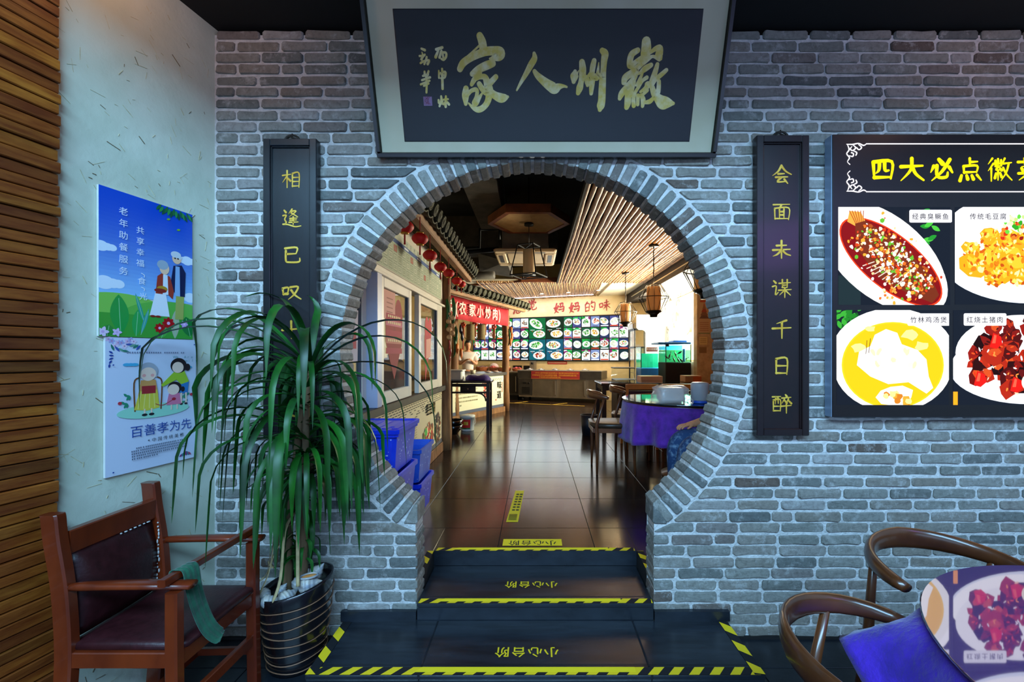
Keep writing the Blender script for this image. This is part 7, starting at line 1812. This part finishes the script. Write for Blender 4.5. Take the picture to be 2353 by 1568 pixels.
def hand(chains, w, d, up, s=1.0):
    """palm and five bent fingers from wrist w, pointing along d with the back of the hand facing up"""
    d = V(d).normalized(); up = V(up).normalized(); sd = d.cross(up).normalized(); w = V(w)
    pk = w+d*.035*s; kn = w+d*.075*s
    chains.append([(*w, .020*s), (*pk, (.030*s, .016*s))])
    for i, (o, l) in enumerate(((-.030, .055), (-.010, .068), (.010, .072), (.030, .062))):
        b = kn+sd*o*s; c = [(*pk, (.030*s, .016*s)), (*b, .0095*s)]
        for j, (f, dr) in enumerate(((.45, .08), (.75, .35), (1.0, .75))): p = b+d*(l*f*s*(1-.25*dr))-up*(l*dr*.55*s); c.append((*p, .0085*s-.0008*j))
        chains.append(c)
    chains.append([(*pk, (.030*s, .016*s)), (*(pk-sd*.034*s), .011*s), (*(pk-sd*.048*s+d*.028*s-up*.01), .009*s), (*(pk-sd*.044*s+d*.05*s-up*.02), .0075*s)])
# the cook behind the stall: standing, looking down at her hands
cook = thing('person', 'woman in a white t-shirt standing behind the stall counter looking at her hands', 'person', (-1.56, 9.85, FZ))
M = Matrix.Translation((-1.56, 9.85, FZ)) @ Matrix.Rotation(.25, 4, 'Z') @ Matrix.Scale(.93, 4)
hip = (0, 0, .84, (.135, .10)); ch1 = (0, 0, 1.12, (.13, .095)); ch2 = (0, -.005, 1.28, (.135, .09)); nk = (0, -.005, 1.37, .05); nk2 = (0, -.02, 1.43, .045)
ch = [[hip, (0, 0, .98, (.12, .09)), ch1, ch2, nk, nk2]]
for sx in (-1, 1):
    ch.append([ch2, (sx*.15, 0, 1.30, .055), (sx*.185, .01, 1.22, .048), (sx*.21, -.02, 1.05, .040), (sx*.13, -.15, 1.10, .034), (sx*.065, -.21, 1.155, .024)])
    ch.append([hip, (sx*.085, 0, .78, .085), (sx*.09, -.01, .46, .06), (sx*.09, .01, .09, .04), (sx*.09, -.09, .04, .035)])
hc = []
for sx in (-1, 1): hand(hc, (sx*.065, -.21, 1.155), (-sx*.75, -.5, .25), (0, -.3, 1), .95)
skinned('body', SKIN, [tf(M, c) for c in ch]+[tf(M, c) for c in hc], cook)
head(cook, M @ Matrix.Translation((0, -.02, 1.425)) @ Matrix.Rotation(.28, 4, 'X'))
sh = [[(0, 0, .86, (.15, .115)), (0, 0, .98, (.142, .108)), (0, 0, 1.12, (.150, .112)), (0, -.003, 1.27, (.150, .10)), (0, -.005, 1.345, (.085, .07))]]
for sx in (-1, 1): sh.append([(0, -.003, 1.27, (.150, .10)), (sx*.155, 0, 1.30, .070), (sx*.20, .005, 1.20, .072), (sx*.215, -.005, 1.12, .075)])
skinned('t_shirt', SHIRT, [tf(M, c) for c in sh], cook)
tr_ = [[(0, 0, .92, (.145, .11)), (0, 0, .80, (.14, .115))]]
for sx in (-1, 1): tr_.append([(0, 0, .80, (.14, .115)), (sx*.09, 0, .72, .095), (sx*.09, -.01, .46, .075), (sx*.09, .01, .10, .062)])
skinned('trousers', TROUSER, [tf(M, c) for c in tr_], cook)
# the seated guest, mostly hidden by the brick ring: faces left, hand on the knee
guest = thing('person', 'person in washed jeans and pale shirt seated on the chair behind the brick ring', 'person', (1.38, 3.02, FZ))
M = Matrix.Translation((1.40, 3.02, FZ)) @ Matrix.Rotation(-PI/2, 4, 'Z')     # body faces -y before turning -> faces -x
hip = (0, 0, .56, (.15, .12)); c1 = (0, .03, .80, (.14, .10)); c2 = (0, .02, 1.00, (.15, .10)); n1 = (0, .01, 1.10, .05); n2 = (0, -.01, 1.17, .048)
ch = [[hip, c1, c2, n1, n2]]; legs = []
for sx in (-1, 1):
    kx = sx*.11
    legs.append([hip, (sx*.09, -.08, .56, .09), (kx, -.33, .575, .068), (kx, -.37, .52, .062), (kx, -.36, .28, .056), (kx, -.385, .09, .042)])
ch += [l+[(l[-1][0], -.48, .035, .036)] for l in legs]
hc = []
ch.append([c2, (.17, .02, 1.0, .055), (.20, .04, .86, .048), (.21, -.03, .72, .042), (.17, -.20, .665, .030)])
ch.append([c2, (-.17, .02, 1.0, .055), (-.20, .04, .86, .048), (-.21, -.03, .72, .042), (-.15, -.22, .675, .030)])
hand(hc, (.17, -.20, .665), (-.25, -.85, -.05), (0, -.1, 1)); hand(hc, (-.15, -.22, .675), (.2, -.9, -.08), (0, -.1, 1))
skinned('body', SKIN, [tf(M, c) for c in ch]+[tf(M, c) for c in hc], guest)
head(guest, M @ Matrix.Translation((0, -.01, 1.165)))
jl = []
for l in legs: jl.append([(x, y, z, (r[0]*1.12, r[1]*1.12) if isinstance(r, tuple) else r*1.22) for x, y, z, r in l])
skinned('jeans', DENIM, [tf(M, c) for c in jl], guest)
sh = [[(0, .0, .60, (.165, .135)), (0, .03, .80, (.16, .12)), (0, .02, 1.0, (.165, .115)), (0, .01, 1.07, .075)]]
for sx in (-1, 1): sh.append([(0, .02, 1.0, (.165, .115)), (sx*.175, .02, 1.0, .072), (sx*.205, .04, .86, .064), (sx*.212, -.03, .73, .055), (sx*.20, -.10, .70, .048)])
skinned('shirt', SHIRT2, [tf(M, c) for c in sh], guest)
for sx in (-1, 1):
    m = MB(); m.smooth = True; m.loft([[V((sx*.11+.042*math.cos(a), -.43+.12*math.sin(a), z)) for a in (2*PI*k/14 for k in range(14))] for z in (.002, .03)]+[[V((sx*.11+.036*math.cos(a), -.42+.09*math.sin(a), .085)) for a in (2*PI*k/14 for k in range(14))]]); m.xf(M); m.build('shoe', SHOE, guest)
bpy.data.objects.remove(FO)
